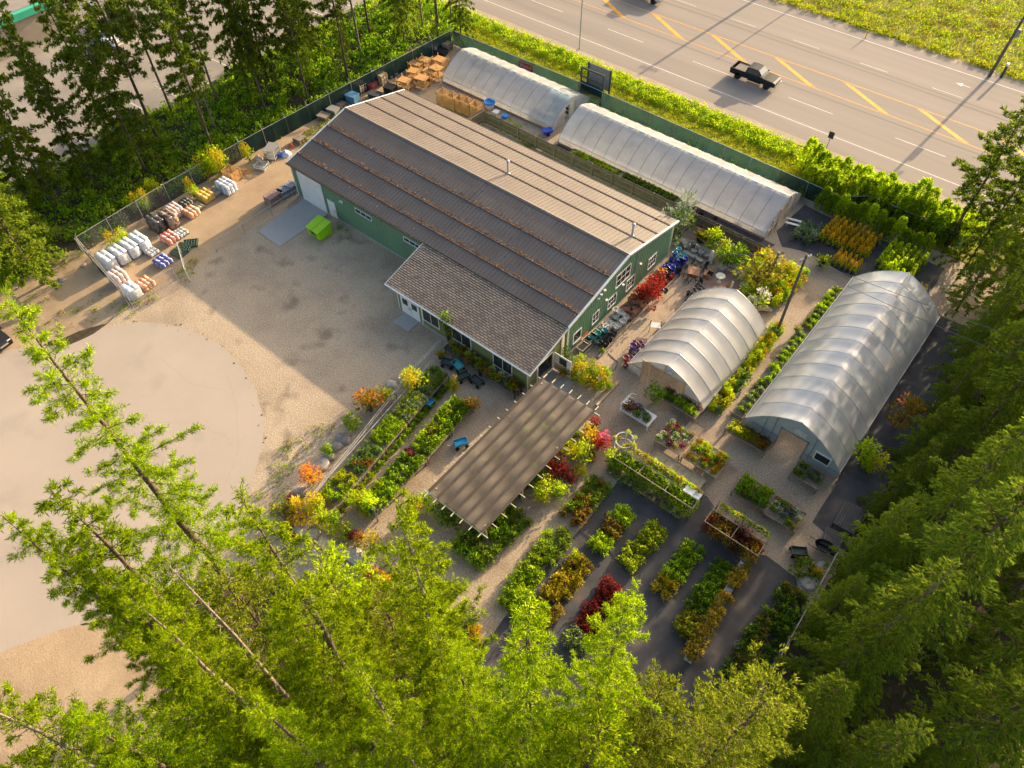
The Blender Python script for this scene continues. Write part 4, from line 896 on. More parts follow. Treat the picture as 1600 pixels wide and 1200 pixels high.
def load(label, px_, py_, kind, h, rz=.0, wrapped=False, w=1.15, d=1.0):
    x, y = at(px_, py_, h * .5); t = thing('bag_pallet', label, 'pallet of bags', (x, y, .008), rz, 'pallets of bagged soil and bark'); link('pallet', PAL, t)
    z = .13; lh = .15; n = max(1, int(round((h - .13) / lh)))
    if wrapped:
        b = MB(); vs = []; lev = 7; m = 16
        for i in range(lev):
            zz_ = z + (h - z) * i / (lev - 1); k = 1 - .16 * max(0, i - lev + 2.5) / 1.5
            for j in range(m):
                a = 2 * PI * j / m; sx = math.copysign(abs(math.cos(a)) ** .35, math.cos(a)); sy = math.copysign(abs(math.sin(a)) ** .35, math.sin(a)); q = k * RND.uniform(.95, 1.04)
                vs.append((sx * w / 2 * q, sy * d / 2 * q, zz_ + (RND.uniform(-.07, .07) if i == lev - 1 else 0)))
        b.add(vs, [(i * m + j, i * m + (j + 1) % m, (i + 1) * m + (j + 1) % m, (i + 1) * m + j) for i in range(lev - 1) for j in range(m)]); c = len(b.v)
        b.v.append((0, 0, h + .06)); b.f += [((lev - 1) * m + j, (lev - 1) * m + (j + 1) % m, c) for j in range(m)]; b.m += [0] * m
        part('wrapped_load', b, BM[kind], t, True)
        for k in range(4):
            bb = bag_mesh(w * .5, d * .42, .16, k + int(px_)); bb.v = [(a + (k % 2 - .5) * w * .46, c_ + (k // 2 - .5) * d * .44, e + h - .04) for a, c_, e in bb.v]; part('bag', bb, BM[kind], t, True)
        return t
    me = [bag_mesh(w * .5, d * .34, lh * 1.1, s_ * 7 + int(px_)).mesh('bag', [BM[kind]], True) for s_ in range(3)]
    for l in range(n):
        top = l == n - 1
        for i in range(2):
            for j in range(3):
                o = link('bag', me[(i + j + l) % 3], t, (w * (i - .5) * .5 * 1.0 + RND.uniform(-.02, .02), d * (j - 1) * .335 + RND.uniform(-.02, .02), z + l * lh), RND.uniform(-.05, .05))
    return t
A0 = .06
for a in (
    ('white wrapped pallet of bags nearest the chain link corner', 168, 408, 'white', 1.35, A0, True, 2.1, 1.15), ('second tall white wrapped pallet counted from the fence corner', 186, 398, 'white', 1.35, A0, True, 2.1, 1.15),
    ('third tall white wrapped pallet counted from the fence corner', 203, 388, 'white', 1.35, A0, True, 2.1, 1.15), ('fourth tall white wrapped pallet, next to the empty gap', 219, 378, 'white', 1.35, A0, True, 2.1, 1.15),
    ('stack of peach and white bags between two white wrapped pallets', 185, 433, 'pink', 1.3, A0, False, 1.5, 1.2), ('short white wrapped pallet beside the turning circle fence', 206, 455, 'white', 1.2, A0, True, 1.5, 1.3),
    ('low pallet of orange bags beside the turning circle fence', 227, 443, 'orange', .75, A0, False, 1.4, 1.2), ('low pallet of white and black bags in front of the wrapped pallets', 237, 393, 'whiteblk', .45, A0),
    ('low pallet of dark blue bags in the middle of the yard', 254, 408, 'blue', .6, A0, False, 1.5, 1.3), ('tall black wrapped pallet by the fence', 244, 350, 'black', 1.4, A0, True, 2.0, 1.15), ('tall brown and black pallet next to the black wrapped one', 264, 342, 'brown', 1.4, A0, True, 2.0, 1.15),
    ('pallet of red and white bags in front of the black pallets', 264, 371, 'redblue', .8, A0, False, 1.5, 1.3), ('very low pallet of white bags beside the red and white one', 283, 363, 'whiteblk', .45, A0), ('pallet of pink and white bags behind the orange one', 273, 329, 'pink', 1.2, A0, False, 1.5, 1.1),
    ('short black pallet between pink bags and yellow bags', 291, 320, 'black', 1.0, A0), ('pallet of orange and white bags in front of the short black one', 298, 331, 'orange', .75, A0, False, 1.5, 1.2), ('half empty pallet of grey and yellow bags', 308, 322, 'greyy', .5, A0),
    ('bright yellow pallet of bags by the fence', 320, 306, 'yellow', .9, A0, False, 1.6, 1.3), ('low grey pallet beside the bright yellow bags', 337, 300, 'greyy', .4, A0), ('long pallet of white and blue bags beside the pine frame', 353, 291, 'bluew', 1.15, A0, False, 2.0, 1.3)): load(*a)
# flats of trays, stone stacks
for k, (px_, py_) in enumerate(((280, 397), (289, 388), (299, 382))):
    x, y = at(px_, py_); b = MB(); b.at(x, y, 0, .15 + k * .35)
    b.box(-.7, -.5, .02, .7, .5, .1)
    for i in range(6): b.box(-.7 + i * .26, -.5, .1, -.66 + i * .26, .5, .3)
    for i in range(4): b.box(-.7, -.5 + i * .32, .1, .7, -.46 + i * .32, .3)
    tag(part('tray_stack', b, mat('dark_green_tray', (.075, .115, .085), .6)), 'stack of dark green plant trays by the yard gate', 'tray stack', 'stacks of plant trays by the yard gate')
def stone_stack(label, px_, py_, m, n, w, d):
    x, y = at(px_, py_, .4); t = thing('stone_pallet', label, 'pallet of stone', (x, y, .008), .05); link('pallet', PAL, t)
    for k in range(n):
        b = MB(); z = .13 + k * .09
        for j in range(3): b.box(-w / 2 + RND.uniform(-.04, .04), -d / 2 + j * d / 3, z, w / 2 + RND.uniform(-.04, .04), -d / 2 + (j + 1) * d / 3 - .03, z + .075)
        part('slab_layer', b, m, t)
M_slab = mat('blue_grey_slab', (.20, .22, .27), .8, .25, 2); M_slab2 = mat('reddish_slab', (.28, .19, .17), .8, .25, 2)
stone_stack('pallet of reddish stone slabs, farthest from the garage door', 424, 312, M_slab2, 9, 1.1, 1.0)
stone_stack('pallet of reddish and grey stone slabs beside the fence', 433, 304, M_slab2, 8, 1.1, 1.0)
stone_stack('pallet of blue grey stone slabs, second from the garage door', 443, 301, M_slab, 8, 1.1, 1.0)
stone_stack('pallet of blue grey stone slabs against the shop corner', 456, 294, M_slab, 9, 1.1, 1.0)
# pine racks and crates behind the shop
def crate(w, d, h, m, gap=.11, solid=False):
    b = MB()
    for sx in (-1, 1):
        for sy in (-1, 1): b.box(sx * w / 2 - .045, sy * d / 2 - .045, 0, sx * w / 2 + .045, sy * d / 2 + .045, h)
    z = .1
    while z < h - .06:
        for sy in (-1, 1): b.box(-w / 2 + .046, sy * d / 2 - .02, z, w / 2 - .046, sy * d / 2 + .02, z + gap * .62)
        for sx in (-1, 1): b.box(sx * w / 2 - .02, -d / 2 + .046, z, sx * w / 2 + .02, d / 2 - .046, z + gap * .62)
        z += gap * 1.55
    b.box(-w / 2 + .05, -d / 2 + .05, .06, w / 2 - .05, d / 2 - .05, .1)
    return b
cr0 = None
for k, (px_, py_) in enumerate(((693, 152), (708, 158), (720, 162), (732, 167), (745, 172))):
    x, y = at(px_, py_, .9); b = crate(1.15, 1.1, 1.75, M_pine)
    o = tag(part('pine_crate', b, M_pine), ['first tall slatted pine crate counted from the pine racks', 'second tall slatted pine crate counted from the pine racks', 'middle crate in the row of tall slatted pine crates', 'fourth tall slatted pine crate counted from the pine racks', 'tall slatted pine crate beside the board fence corner'][k], 'crate', 'tall slatted pine crates in a row'); o.location = (x, y, .008)
def rack(label, px_, py_, rz, h=1.2, w=1.6, d=1.2, top=True, z=0):
    x, y = at(px_, py_, h * .6 + z); t = thing('pine_rack', label, 'rack', (x, y, .008 + z), rz, 'raw pine display racks')
    for sx in (-1, 1):
        for sy in (-1, 1): b = MB(); b.box(sx * w / 2 - .045, sy * d / 2 - .045, 0, sx * w / 2 + .045, sy * d / 2 + .045, h + .3); part('leg', b, M_pine, t)
    for zz_ in ((h * .35, h) if top else (h * .3,)):
        b = MB()
        for k in range(7): b.box(-w / 2, -d / 2 + k * d / 7 + .015, zz_, w / 2, -d / 2 + (k + 1) * d / 7 - .015, zz_ + .03)
        b.box(-w / 2 - .02, -d / 2 - .03, zz_ - .08, w / 2 + .02, -d / 2 + .02, zz_); b.box(-w / 2 - .02, d / 2 - .02, zz_ - .08, w / 2 + .02, d / 2 + .03, zz_); part('shelf', b, M_pine, t)
    for s in (-1, 1): b = MB(); b.bar((-w / 2, s * (d / 2 + .06), .1), (w / 2, s * (d / 2 + .06), h - .05), .06, .03); part('brace', b, M_pine, t)
for a in (('pine rack standing by the junk pile', 633, 130, .2, 1.1), ('pine rack with a slatted top next to the tall crates', 660, 127, .15, 1.2), ('pine rack behind the slatted top one', 672, 115, .1, 1.1), ('pine rack in the middle of the cluster', 648, 115, .3, 1.0), ('pine rack turned upside down near the fence', 664, 97, .2, .9),
          ('pine rack turned upside down beside the hoop house end', 688, 97, .1, 1.0), ('pine rack touching the hoop house end wall', 683, 112, .0, 1.3), ('pine rack half under the stacked ones', 650, 102, .3, .8)): rack(*a)
b = crate(1.5, 1.2, 1.3, M_pine); x, y = at(362, 272, .6); o = tag(part('pine_cage', b, M_pine), 'open pine frame standing beside the white and blue bags', 'frame'); o.location = (x, y, .008); o.rotation_euler = (0, 0, .15)
x, y = at(383, 268, .2); b = MB(); b.at(x, y, .02, .6)
for k in range(5): b.bar((-.7, -.3 + k * .16, .05 + .05 * k), (.7, -.32 + k * .17, .1 + .07 * k), .1, .04)
tag(part('timber_pile', b, M_pine), 'small heap of pine offcuts beside the open pine frame', 'timber')
def pstack(label, px_, py_, n, m, w=1.15, d=1.05, rz=.1):
    x, y = at(px_, py_, n * .07); t = thing('pallet_stack', label, 'pallet stack', (x, y, .008), rz); me = pallet_mb(w, d).mesh('pallet', [m])
    for k in range(n): link('pallet', me, t, (RND.uniform(-.04, .04), RND.uniform(-.04, .04), k * .14), RND.uniform(-.04, .04))
pstack('tall stack of weathered pallets beside the red tub', 562, 136, 8, M_pale); pstack('tall stack of weathered pallets by the fence behind the shop', 596, 122, 9, M_pale); pstack('stack of grey pallets in the fence corner', 698, 72, 7, M_wood)
pstack('stack of pallets between the low stack and the blue tote', 545, 149, 6, M_pale); pstack('short stack of pallets nearest the grey shelf cart', 468, 218, 4, M_wood)
pstack('low stack of pallets behind the shop gable', 533, 163, 3, M_wood)
def junk(name, label, cat, px_, py_, w, d, h, m, rz=.2, open_=False):
    x, y = at(px_, py_, h * .5); b = MB(); b.taper(-w / 2, -d / 2, w / 2, d / 2, 0, h, .06)
    b.box(-w / 2 - .1, -d / 2 - .1, h - .05, w / 2 + .1, -d / 2 - .02, h + .01); b.box(-w / 2 - .1, d / 2 + .02, h - .05, w / 2 + .1, d / 2 + .1, h + .01); b.box(-w / 2 - .1, -d / 2 - .019, h - .05, -w / 2 - .02, d / 2 + .019, h + .01); b.box(w / 2 + .02, -d / 2 - .019, h - .05, w / 2 + .1, d / 2 + .019, h + .01)
    o = tag(part(name, b, m), label, cat); o.location = (x, y, .008); o.rotation_euler = (0, 0, rz); return o
junk('tote_bin', 'grey tote bin near the screened fence behind the shop gable', 'bin', 521, 173, 1.1, .9, .7, M_grey); junk('cutting_crate', 'brown crate of cuttings beside the screened fence', 'crate', 506, 182, 1.2, .9, .5, M_wood); junk('tote_bin', 'blue tote bin with a board on top behind the shop', 'bin', 551, 153, 1.2, 1.0, 1.0, mat('tote_blue', (.08, .20, .34), .5, .2, 2)); junk('tub', 'dark red tub between the pallet stacks', 'tub', 580, 133, 1.1, 1.0, .7, mat('tub_red', (.25, .05, .05), .5, .2, 2))
junk('tote_bin', 'black bin beside the pine racks', 'bin', 610, 140, 1.2, 1.0, .9, M_black); junk('tote_bin', 'black bin with scraps in front of the dark red tub', 'bin', 586, 149, 1.3, .9, .6, M_dkgrey)
junk('tote_bin', 'dark grey bin tipped against the corner fence', 'bin', 674, 76, 1.5, 1.1, .9, M_grey, .5); junk('tote_bin', 'black bin near the end of the back hoop house', 'bin', 690, 82, 1.2, 1.0, .6, M_black)
for k in range(14):
    x, y = at(RND.uniform(606, 650), RND.uniform(98, 122), .1); b = MB(); r_ = RND.uniform(.15, .32); b.at(x, y, .01, RND.uniform(0, 3)); b.lathe([(r_ * .7, 0), (r_, .35), (r_ * .85, .36), (r_ * .6, .08)], 10)
    tag(part('spare_pot', b, RND.choice([M_grey, M_dkgrey, M_wood])), 'old plant pot lying in the junk pile between fence and pine racks', 'plant pot', 'old pots in the junk pile')
x, y = at(425, 236, .7); t = thing('mesh_cart', 'grey shelf cart leaning at the screened fence', 'cart', (x, y, .008), .5)
for sx in (-1, 1):
    for sy in (-1, 1): b = MB(); b.box(sx * .55 - .03, sy * .8 - .03, 0, sx * .55 + .03, sy * .8 + .03, 1.3); part('post', b, M_galv, t)
for z in (.2, .7, 1.2): b = MB(); b.box(-.6, -.85, z, .6, .85, z + .03); part('shelf', b, M_grey, t)
x, y = at(408, 258, .4); b = crate(1.2, 1.0, .7, M_grey, .2); o = tag(part('wire_bin', b, M_galv), 'galvanised wire bin beside the grey shelf cart', 'bin'); o.location = (x, y, .008); o.rotation_euler = (0, 0, .4)
def heap(name, label, cat, px_, py_, w, d, h, m, seed, rz=0, z=0):
    r = random.Random(seed); b = MB(); n, k = 12, 4; x, y = at(px_, py_, h * .4); vs = []
    for i in range(k + 1):
        f = i / k
        for j in range(n):
            a = 2 * PI * j / n; q = (1 - f) ** .55 * r.uniform(.82, 1.12); vs.append((math.cos(a) * w / 2 * q, math.sin(a) * d / 2 * q, h * f * r.uniform(.85, 1.1) - .03))
    b.add(vs, [(i * n + j, i * n + (j + 1) % n, (i + 1) * n + (j + 1) % n, (i + 1) * n + j) for i in range(k) for j in range(n)] + [tuple(range(k * n, k * n + n))])
    o = tag(part(name, b, m), label, cat); o.location = (x, y, z); o.rotation_euler = (0, 0, rz); return o
M_tarpb = mat('tarp_blue', (.03, .10, .42), .5, .2, 3); M_tarpw = mat('tarp_white', (.50, .53, .58), .6, .15, 3)
heap('tarpaulin', 'crumpled pale blue tarpaulin at the shop corner', 'tarpaulin', 446, 239, 1.7, 1.3, .5, M_tarpw, 3); heap('tarpaulin', 'dark blue tarpaulin heap beside the grey shelf cart', 'tarpaulin', 438, 241, .7, 1.2, .5, M_tarpb, 4)
heap('sack_heap', 'heap of pale sacks behind the wire bin', 'sacks', 404, 247, 1.6, .9, .6, mat('sack_pale', (.46, .40, .33), .8, .2, 4), 5)
heap('scrap_heap', 'orange scrap heap at the shop corner', 'scrap', 455, 227, .9, .6, .5, mat('scrap_orange', (.5, .12, .04), .6, .3, 3), 6)
x, y = at(765, 163, .4); t = thing('basket', 'white bin lined with a bright blue sheet beside the tall pine crates', 'bin', (x, y, .01)); b = MB(); b.lathe([(.5, 0), (.6, .7), (.56, .7), (.46, .05)], 10); part('tub', b, M_white, t); b = MB(); b.lathe([(.72, .62), (.66, .8), (.5, .74), (.2, .35), (0.0, .3)], 12); part('liner', b, mat('sheet_blue', (.02, .22, .62), .4, .15, 3), t)
junk('tote_bin', 'small white crate next to the blue lined bin', 'crate', 775, 176, .5, .5, .35, M_white); junk('tote_bin', 'small blue crate next to the small white crate', 'crate', 789, 182, .5, .45, .35, mat('sheet_blue', (.02, .22, .62)))
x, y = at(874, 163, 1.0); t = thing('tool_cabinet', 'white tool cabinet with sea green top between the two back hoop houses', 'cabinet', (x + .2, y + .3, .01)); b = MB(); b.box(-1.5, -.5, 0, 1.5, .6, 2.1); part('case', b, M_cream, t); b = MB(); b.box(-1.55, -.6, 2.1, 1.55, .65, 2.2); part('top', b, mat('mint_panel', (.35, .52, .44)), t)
for k in range(3): b = MB(); b.box(-.9, -.54, .4 + k * .5, 1.3, -.505, .75 + k * .5); part('shelf_shade_panel', b, M_dkgrey, t)  # dark panels on the front, painted stand-ins for shade inside open shelves
x, y = at(855, 207, .3); t = thing('hand_cart', 'blue hand cart at the end of the back hoop house', 'cart', (x, y, .01), 1.0); b = MB(); b.taper(-.5, -.3, .5, .3, .3, .65, .1); part('tray', b, mat('cart_blue', (.03, .08, .45)), t); b = MB(); b.tube([(.5, 0, .5), (1.1, 0, 1.0)], .03, 6); part('handle', b, M_galv, t)
for s in (-1, 1): b = MB(); b.M = Matrix.Translation((0, s * .36, .2)) @ Matrix.Rotation(PI / 2, 4, 'X'); b.lathe([(.05, -.04), (.2, -.04), (.2, .04), (.05, .04)], 12); part('wheel', b, M_tyre, t)
x, y = at(903, 258, .1)
for k, (px_, py_) in enumerate(((1240, 345), (1240, 350))):
    x, y = at(px_, py_, .3); b = MB(); b.box(-.75, -.14, .38, .75, .14, .44); b.box(-.6, -.12, 0, -.5, .12, .38); b.box(.5, -.12, 0, .6, .12, .38)
    o = tag(part('plank_bench', b, M_galv), ['grey plank bench nearer the end of the longest hoop house', 'grey plank bench a step away from the longest hoop house'][k], 'bench'); o.location = (x, y + k * -.2, .012); o.rotation_euler = (0, 0, .25)
# ------------------------------------------------------------------ plants
M_pot = mat('nursery_pot', (0.022, 0.022, 0.024), 0.6); M_potb = mat('clay_pot', (0.34, 0.15, 0.08), 0.75, .2, 3)
PM = {}
def plant(shape, kind, k2=None, v=0, pot=True):
    """one plant about 1 wide, standing on z=0; leaves of one or two kinds"""
    key = (shape, kind, k2, v, pot)
    if key in PM: return PM[key]
    lf = Leaf(); n = dict(dome=330, big=620, up=330, grass=110, cone=300, flower=260, droop=380, mat=170)[shape]
    d = rdir(n); d[:, 2] = np.abs(d[:, 2]); Q = NR.uniform(.45, 1, n)[:, None]
    lob = 1 + .28 * np.sin(3 * np.arctan2(d[:, 1], d[:, 0]) + v * 2.1)[:, None] * (NR.uniform(.6, 1.2, (n, 1)))
    mi = np.zeros(n, int)
    if k2: mi[NR.random(n) < .3] = 1
    if shape in ('dome', 'flower', 'mat'):
        h = dict(dome=.62, flower=.5, mat=.34)[shape]
        P = d * Q * lob * [.46, .46, h] + [0, 0, .2 if shape != 'mat' else .08]; D = d + rdir(n) * .7 + [0, 0, .3]; L = NR.uniform(.07, .24, n); W = L * NR.uniform(.35, .65, n)
        if shape == 'flower': mi[:] = 0
    elif shape == 'big':
        c = rdir(9) * [.3, .3, .34]; ci = NR.integers(0, 9, n); d2 = rdir(n); P = c[ci] + d2 * NR.uniform(.08, .25, n)[:, None] + [0, 0, .62]; P[:, 2] = np.maximum(P[:, 2], .05); D = d2 + rdir(n) * .6 + [0, 0, .25]; L = NR.uniform(.05, .15, n); W = L * NR.uniform(.4, .7, n)
        if k2: mi = (ci % 3 == 0).astype(int)
        b0 = np.zeros((9, 3)); lf.sticks(b0, c + [0, 0, .6], .02, .008, 3)
    elif shape == 'up':
        P = d * Q * lob * [.36, .36, 1.15] + [0, 0, .12]; D = d * .5 + rdir(n) * .5 + [0, 0, .7]; L = NR.uniform(.1, .27, n); W = L * NR.uniform(.3, .5, n)
    elif shape == 'grass':
        P = rdir(n) * [.1, .1, .02] + [0, 0, .2]; D = d + [0, 0, .5]; L = NR.uniform(.4, .68, n); W = NR.uniform(.03, .07, n)
    elif shape == 'cone':
        t = NR.random(n) ** .75; a = NR.uniform(0, 2 * PI, n); r = .36 * (1 - t) ** .8 + .02; P = np.stack([np.cos(a) * r, np.sin(a) * r, .12 + t * 1.5], 1); D = np.stack([np.cos(a), np.sin(a), np.full(n, 1.5)], 1) + rdir(n) * .4; L = NR.uniform(.1, .24, n); W = L * .4
        if k2: mi = (t > .42).astype(int)
    elif shape == 'droop':
        P = d * Q * [.5, .5, .4] + [0, 0, .05]; dn = NR.random(n) < .45; P[dn, 2] -= NR.uniform(.1, .5, dn.sum()); D = d + rdir(n) * .6; D[dn, 2] -= .9; L = NR.uniform(.07, .2, n); W = L * .5
    for k in (0, 1):
        s = mi == k; lf.leaves(P[s], D[s], L[s], W[s], k)
    if shape == 'flower':
        m = 46; d3 = rdir(m); d3[:, 2] = np.abs(d3[:, 2]) + .3; d3 = unit(d3); lf.leaves(d3 * [.46, .46, .52] + [0, 0, .24], d3 + rdir(m) * .8, NR.uniform(.1, .2, m), NR.uniform(.1, .17, m), 1)
    mm = [LM[kind], LM[k2 or kind], M_pot, LM['twig']]
    if pot:
        j = 7; r0, r1, hh = (.17, .24, .24); a = np.arange(j) * 2 * PI / j; ring = lambda r, z: np.stack([np.cos(a) * r, np.sin(a) * r, np.full(j, z)], 1)
        V = np.concatenate([ring(r0, -.0), ring(r1, hh)]); F = np.stack([np.arange(j), (np.arange(j) + 1) % j, j + (np.arange(j) + 1) % j, j + np.arange(j)], 1) + lf.n
        lf.V.append(V); lf.F.append(F); lf.MI.append(np.full(j, 2)); lf.n += 2 * j
    PM[key] = lf.mesh(shape + '_' + kind, mm)
    return PM[key]
_b = MB(); _b.lathe([(.17, 0), (.25, .27), (.22, .27), (.2, .2), (0, .2)], 9); POT = _b.mesh('pot', [M_pot])
def put(name, label, cat, group, x, y, z, spec, s, sz=1.0, potchild=False, rz=None):
    shape, kind, k2 = (list(spec) + [None])[:3]
    o = link(name, plant(shape, kind, k2, RND.randrange(3), not potchild and shape != 'big'), None, (x, y, z), RND.uniform(0, 6.3) if rz is None else rz)
    s *= 1.26; o.scale = (s * RND.uniform(.92, 1.08), s * RND.uniform(.92, 1.08), s * sz * RND.uniform(.9, 1.12)); tag(o, label, cat, group)
    if potchild: link('pot', POT, o)
    return o
def grid(x0, y0, x1, y1, nx, ny, jit=.06, skip=.0, skew=0.0):
    out = []
    for j in range(ny):
        for i in range(nx):
            if RND.random() < skip: continue
            u, v = (i + .5) / nx, (j + .5) / ny; out.append((x0 + (x1 - x0) * u + skew * (v - .5) + RND.uniform(-jit, jit), y0 + (y1 - y0) * v + RND.uniform(-jit, jit), u, v))
    return out
D_ = 'dome'
# beds of potted shrubs on the ground cloth: (label, x0,y0,x1,y1,nx,ny,skew,size, picks(u,v))
def bed(label, x0, y0, x1, y1, nx, ny, skew, size, pick, name='potted_shrub', cat='potted shrub', z=.014, skip=.04, potchild=True, jit=.07):
    for x, y, u, v in grid(x0, y0, x1, y1, nx, ny, jit, skip, skew):
        sp, word = pick(u, v)
        put(name, f'{word} {label}', cat, f'{word} {label}', x, y, z, sp, size * RND.uniform(.85, 1.18), 1.0, potchild)
R = RND.random
bed('potted shrub in the wide bed at the low end of the shade roof', 39.4, -19.6, 42.6, -14.2, 4, 7, .5, .82, lambda u, v: (((D_, 'green', 'lime'), 'bright green') if R() < .7 else ((D_, 'green', 'bronze'), 'deep green')))
bed('potted shrub in the bed right of the sunlit gravel strip', 44.2, -20.6, 46.0, -13.4, 3, 10, -.6, .76, lambda u, v: (((D_, 'lime', 'green'), 'yellow green') if v < .75 or u < .4 else ((D_, 'green', 'bronze'), 'bronze tinted')))
bed('potted shrub in the long yellow and purple bed', 46.6, -20.2, 48.3, -14.1, 3, 9, -.4, .72, lambda u, v: (((D_, 'yellow', 'bronze'), 'golden') if (abs(v - .55) < .2) or R() < .3 else (((D_, 'bronze', 'maroon'), 'purple brown') if v < .5 or u > .4 else ((D_, 'lime', 'yellow'), 'lime'))))
bed('potted shrub in the sunlit bed beside the gravel strip', 43.9, -12.6, 45.6, -8.2, 3, 7, .1, .7, lambda u, v: (((D_, 'green', 'bronze'), 'dull green') if R() < .75 else ((D_, 'bronze', 'red'), 'reddish')))
bed('potted shrub in the small bed at the top of the ground cloth', 46.9, -13.2, 48.3, -9.0, 3, 6, .1, .7, lambda u, v: (((D_, 'lime', 'green'), 'pale green') if v > .6 or v < .3 else ((D_, 'bronze', 'maroon'), 'red tinted')))
bed('potted shrub in the middle bed of the ground cloth', 49.3, -12.9, 50.7, -8.7, 3, 6, .2, .7, lambda u, v: ((D_, 'lime', 'bronze'), 'speckled green'))
bed('potted shrub in the maroon bed', 49.6, -19.9, 51.2, -14.4, 3, 8, -.3, .72, lambda u, v: ((D_, 'maroon', 'red'), 'maroon') if v > .3 else ((D_, 'grey', 'lime'), 'pale grey green'))
bed('potted shrub in the short bed between the maroon bed and the white trough', 52.3, -13.2, 53.6, -8.2, 3, 7, .1, .72, lambda u, v: (((D_, 'green', 'lime'), 'fresh green') if v > .35 else ((D_, 'yellow', 'bronze'), 'mustard yellow')))
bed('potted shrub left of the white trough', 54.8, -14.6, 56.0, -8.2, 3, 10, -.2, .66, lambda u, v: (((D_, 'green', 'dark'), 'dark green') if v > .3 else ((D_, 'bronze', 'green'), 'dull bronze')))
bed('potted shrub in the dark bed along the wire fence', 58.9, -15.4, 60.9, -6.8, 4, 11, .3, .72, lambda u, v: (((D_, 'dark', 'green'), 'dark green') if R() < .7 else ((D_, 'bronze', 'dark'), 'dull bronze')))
t = thing('trough_bench', 'long white gutter trough raised on posts beside the dark path', 'bench', (56.55, -11.7, .014), 0.06)
b = MB(); b.box(-.22, -4.2, .45, .22, 4.2, .5); b.box(-.26, -4.2, .45, -.22, 4.2, .62); b.box(.22, -4.2, .45, .26, 4.2, .62); part('trough', b, M_white, t)
for y in (-4.0, -2, 0, 2, 4.0): b = MB(); b.box(-.2, y - .04, 0, .2, y + .04, .45); part('leg', b, M_white, t)
for x, y, u, v in grid(56.2, -15.8, 56.95, -7.6, 2, 15, .05, .06, -.35): put('potted_shrub', 'yellow bronze potted shrub growing out of the white trough', 'potted shrub', 'yellow bronze shrubs in the white trough', x, y, .5, (D_, 'bronze', 'gold'), .62, .9)
for k in range(16):
    x, y = at(RND.uniform(1150, 1200), RND.uniform(1005, 1050)); b = MB(); b.at(x, y, .014, 0); r_ = RND.uniform(.2, .32); b.lathe([(r_ * .75, 0), (r_, .36), (r_ * .92, .36), (r_ * .8, .2), (0, .2)], 10)
    tag(part('empty_pot', b, RND.choice([M_potb, M_pot, M_grey])), 'empty pot standing at the low end of the dark bed', 'plant pot', 'empty pots at the dark bed')
bed('potted plant on the pot rack beside the sunlit gravel path end', 43.9, -24.6, 45.3, -22.6, 4, 5, 0, .5, lambda u, v: (((D_, 'green', 'grey'), 'variegated') if R() < .7 else ((D_, 'gold', 'yellow'), 'golden')), 'potted_perennial', 'potted plant')

# ---- benches
def bench(label, cx, cy, rz, w, ln, h, legs=4, m=M_wood, rails=True, slats=8, name='plant_bench'):
    t = thing(name, label, 'plant bench', (cx, cy, .008), rz)
    b = MB()
    for k in range(slats): b.box(-w / 2 + k * w / slats + .015, -ln / 2, h - .03, -w / 2 + (k + 1) * w / slats - .03, ln / 2, h)
    part('slatted_top', b, m, t)
    for sx in (-1, 1):
        for j in range(legs // 2):
            y = -ln / 2 + .08 + (ln - .16) * j / max(1, legs // 2 - 1); b = MB(); b.box(sx * (w / 2 - .05) - .045, y - .045, 0, sx * (w / 2 - .05) + .045, y + .045, h - .031); part('leg', b, m, t)
    for a in (((-w / 2, -ln / 2), (w / 2, -ln / 2)), ((-w / 2, ln / 2), (w / 2, ln / 2)), ((-w / 2, -ln / 2), (-w / 2, ln / 2)), ((w / 2, -ln / 2), (w / 2, ln / 2))):
        b = MB(); b.bar((*a[0], h + (.06 if rails else -.07)), (*a[1], h + (.06 if rails else -.07)), .045, .09); part('edge_board', b, m, t)
    return t
def on(cx, cy, rz, lx, ly): c, s = math.cos(rz), math.sin(rz); return cx + c * lx - s * ly, cy + s * lx + c * ly
# first bench line along the fence
a0, a1 = Vector((28.1, -8.3)), Vector((30.0, -22.9)); dv = (a1 - a0); rzA = math.atan2(dv.y, dv.x) + PI / 2
segs = [('beside the lime bush', [(('dome', 'grey', 'lime'), 'greyish'), (('dome', 'dark', 'green'), 'dark')]), ('second from the lime bush', [(('dome', 'grey', 'lime'), 'greyish'), (('dome', 'lime', 'bronze'), 'olive')]), ('in the middle of the line', [(('dome', 'lime', 'green'), 'light green'), (('dome', 'green', 'lime'), 'green')]),
        ('second from the low end', [(('dome', 'green', 'grey'), 'soft green'), (('dome', 'bronze', 'red'), 'reddish'), (('grass', 'grey', None), 'blue grey grassy')]), ('at the low end', [(('dome', 'green', 'lime'), 'green'), (('dome', 'lime', 'yellow'), 'lime')])]
for k, (wh, kinds) in enumerate(segs):
    c = a0 + dv * ((k + .5) / 5); bench(f'grey plant bench by the chain link fence, {wh}', c.x, c.y, rzA, 1.75, 2.75, .72)
    for x, y, u, v in grid(-.8, -1.3, .8, 1.3, 4, 7, .03, .1):
        sp, wd = kinds[0] if R() < .62 else RND.choice(kinds[1:]); X, Y = on(c.x, c.y, rzA, x, y)
        put('potted_perennial', f'{wd} potted perennial on the fence side bench {wh}', 'potted plant', f'{wd} perennials on the bench {wh}', X, Y, .73, sp, RND.uniform(.42, .54))
    for q in range(5):
        X, Y = on(c.x, c.y, rzA, 1.12, -1.2 + q * .58); put('potted_perennial', f'low potted perennial on the gravel along the bench {wh}', 'potted plant', f'perennials along the foot of the bench {wh}', X, Y, .01, ('dome', RND.choice(['green', 'lime', 'green', 'bronze']), 'lime'), RND.uniform(.4, .55))
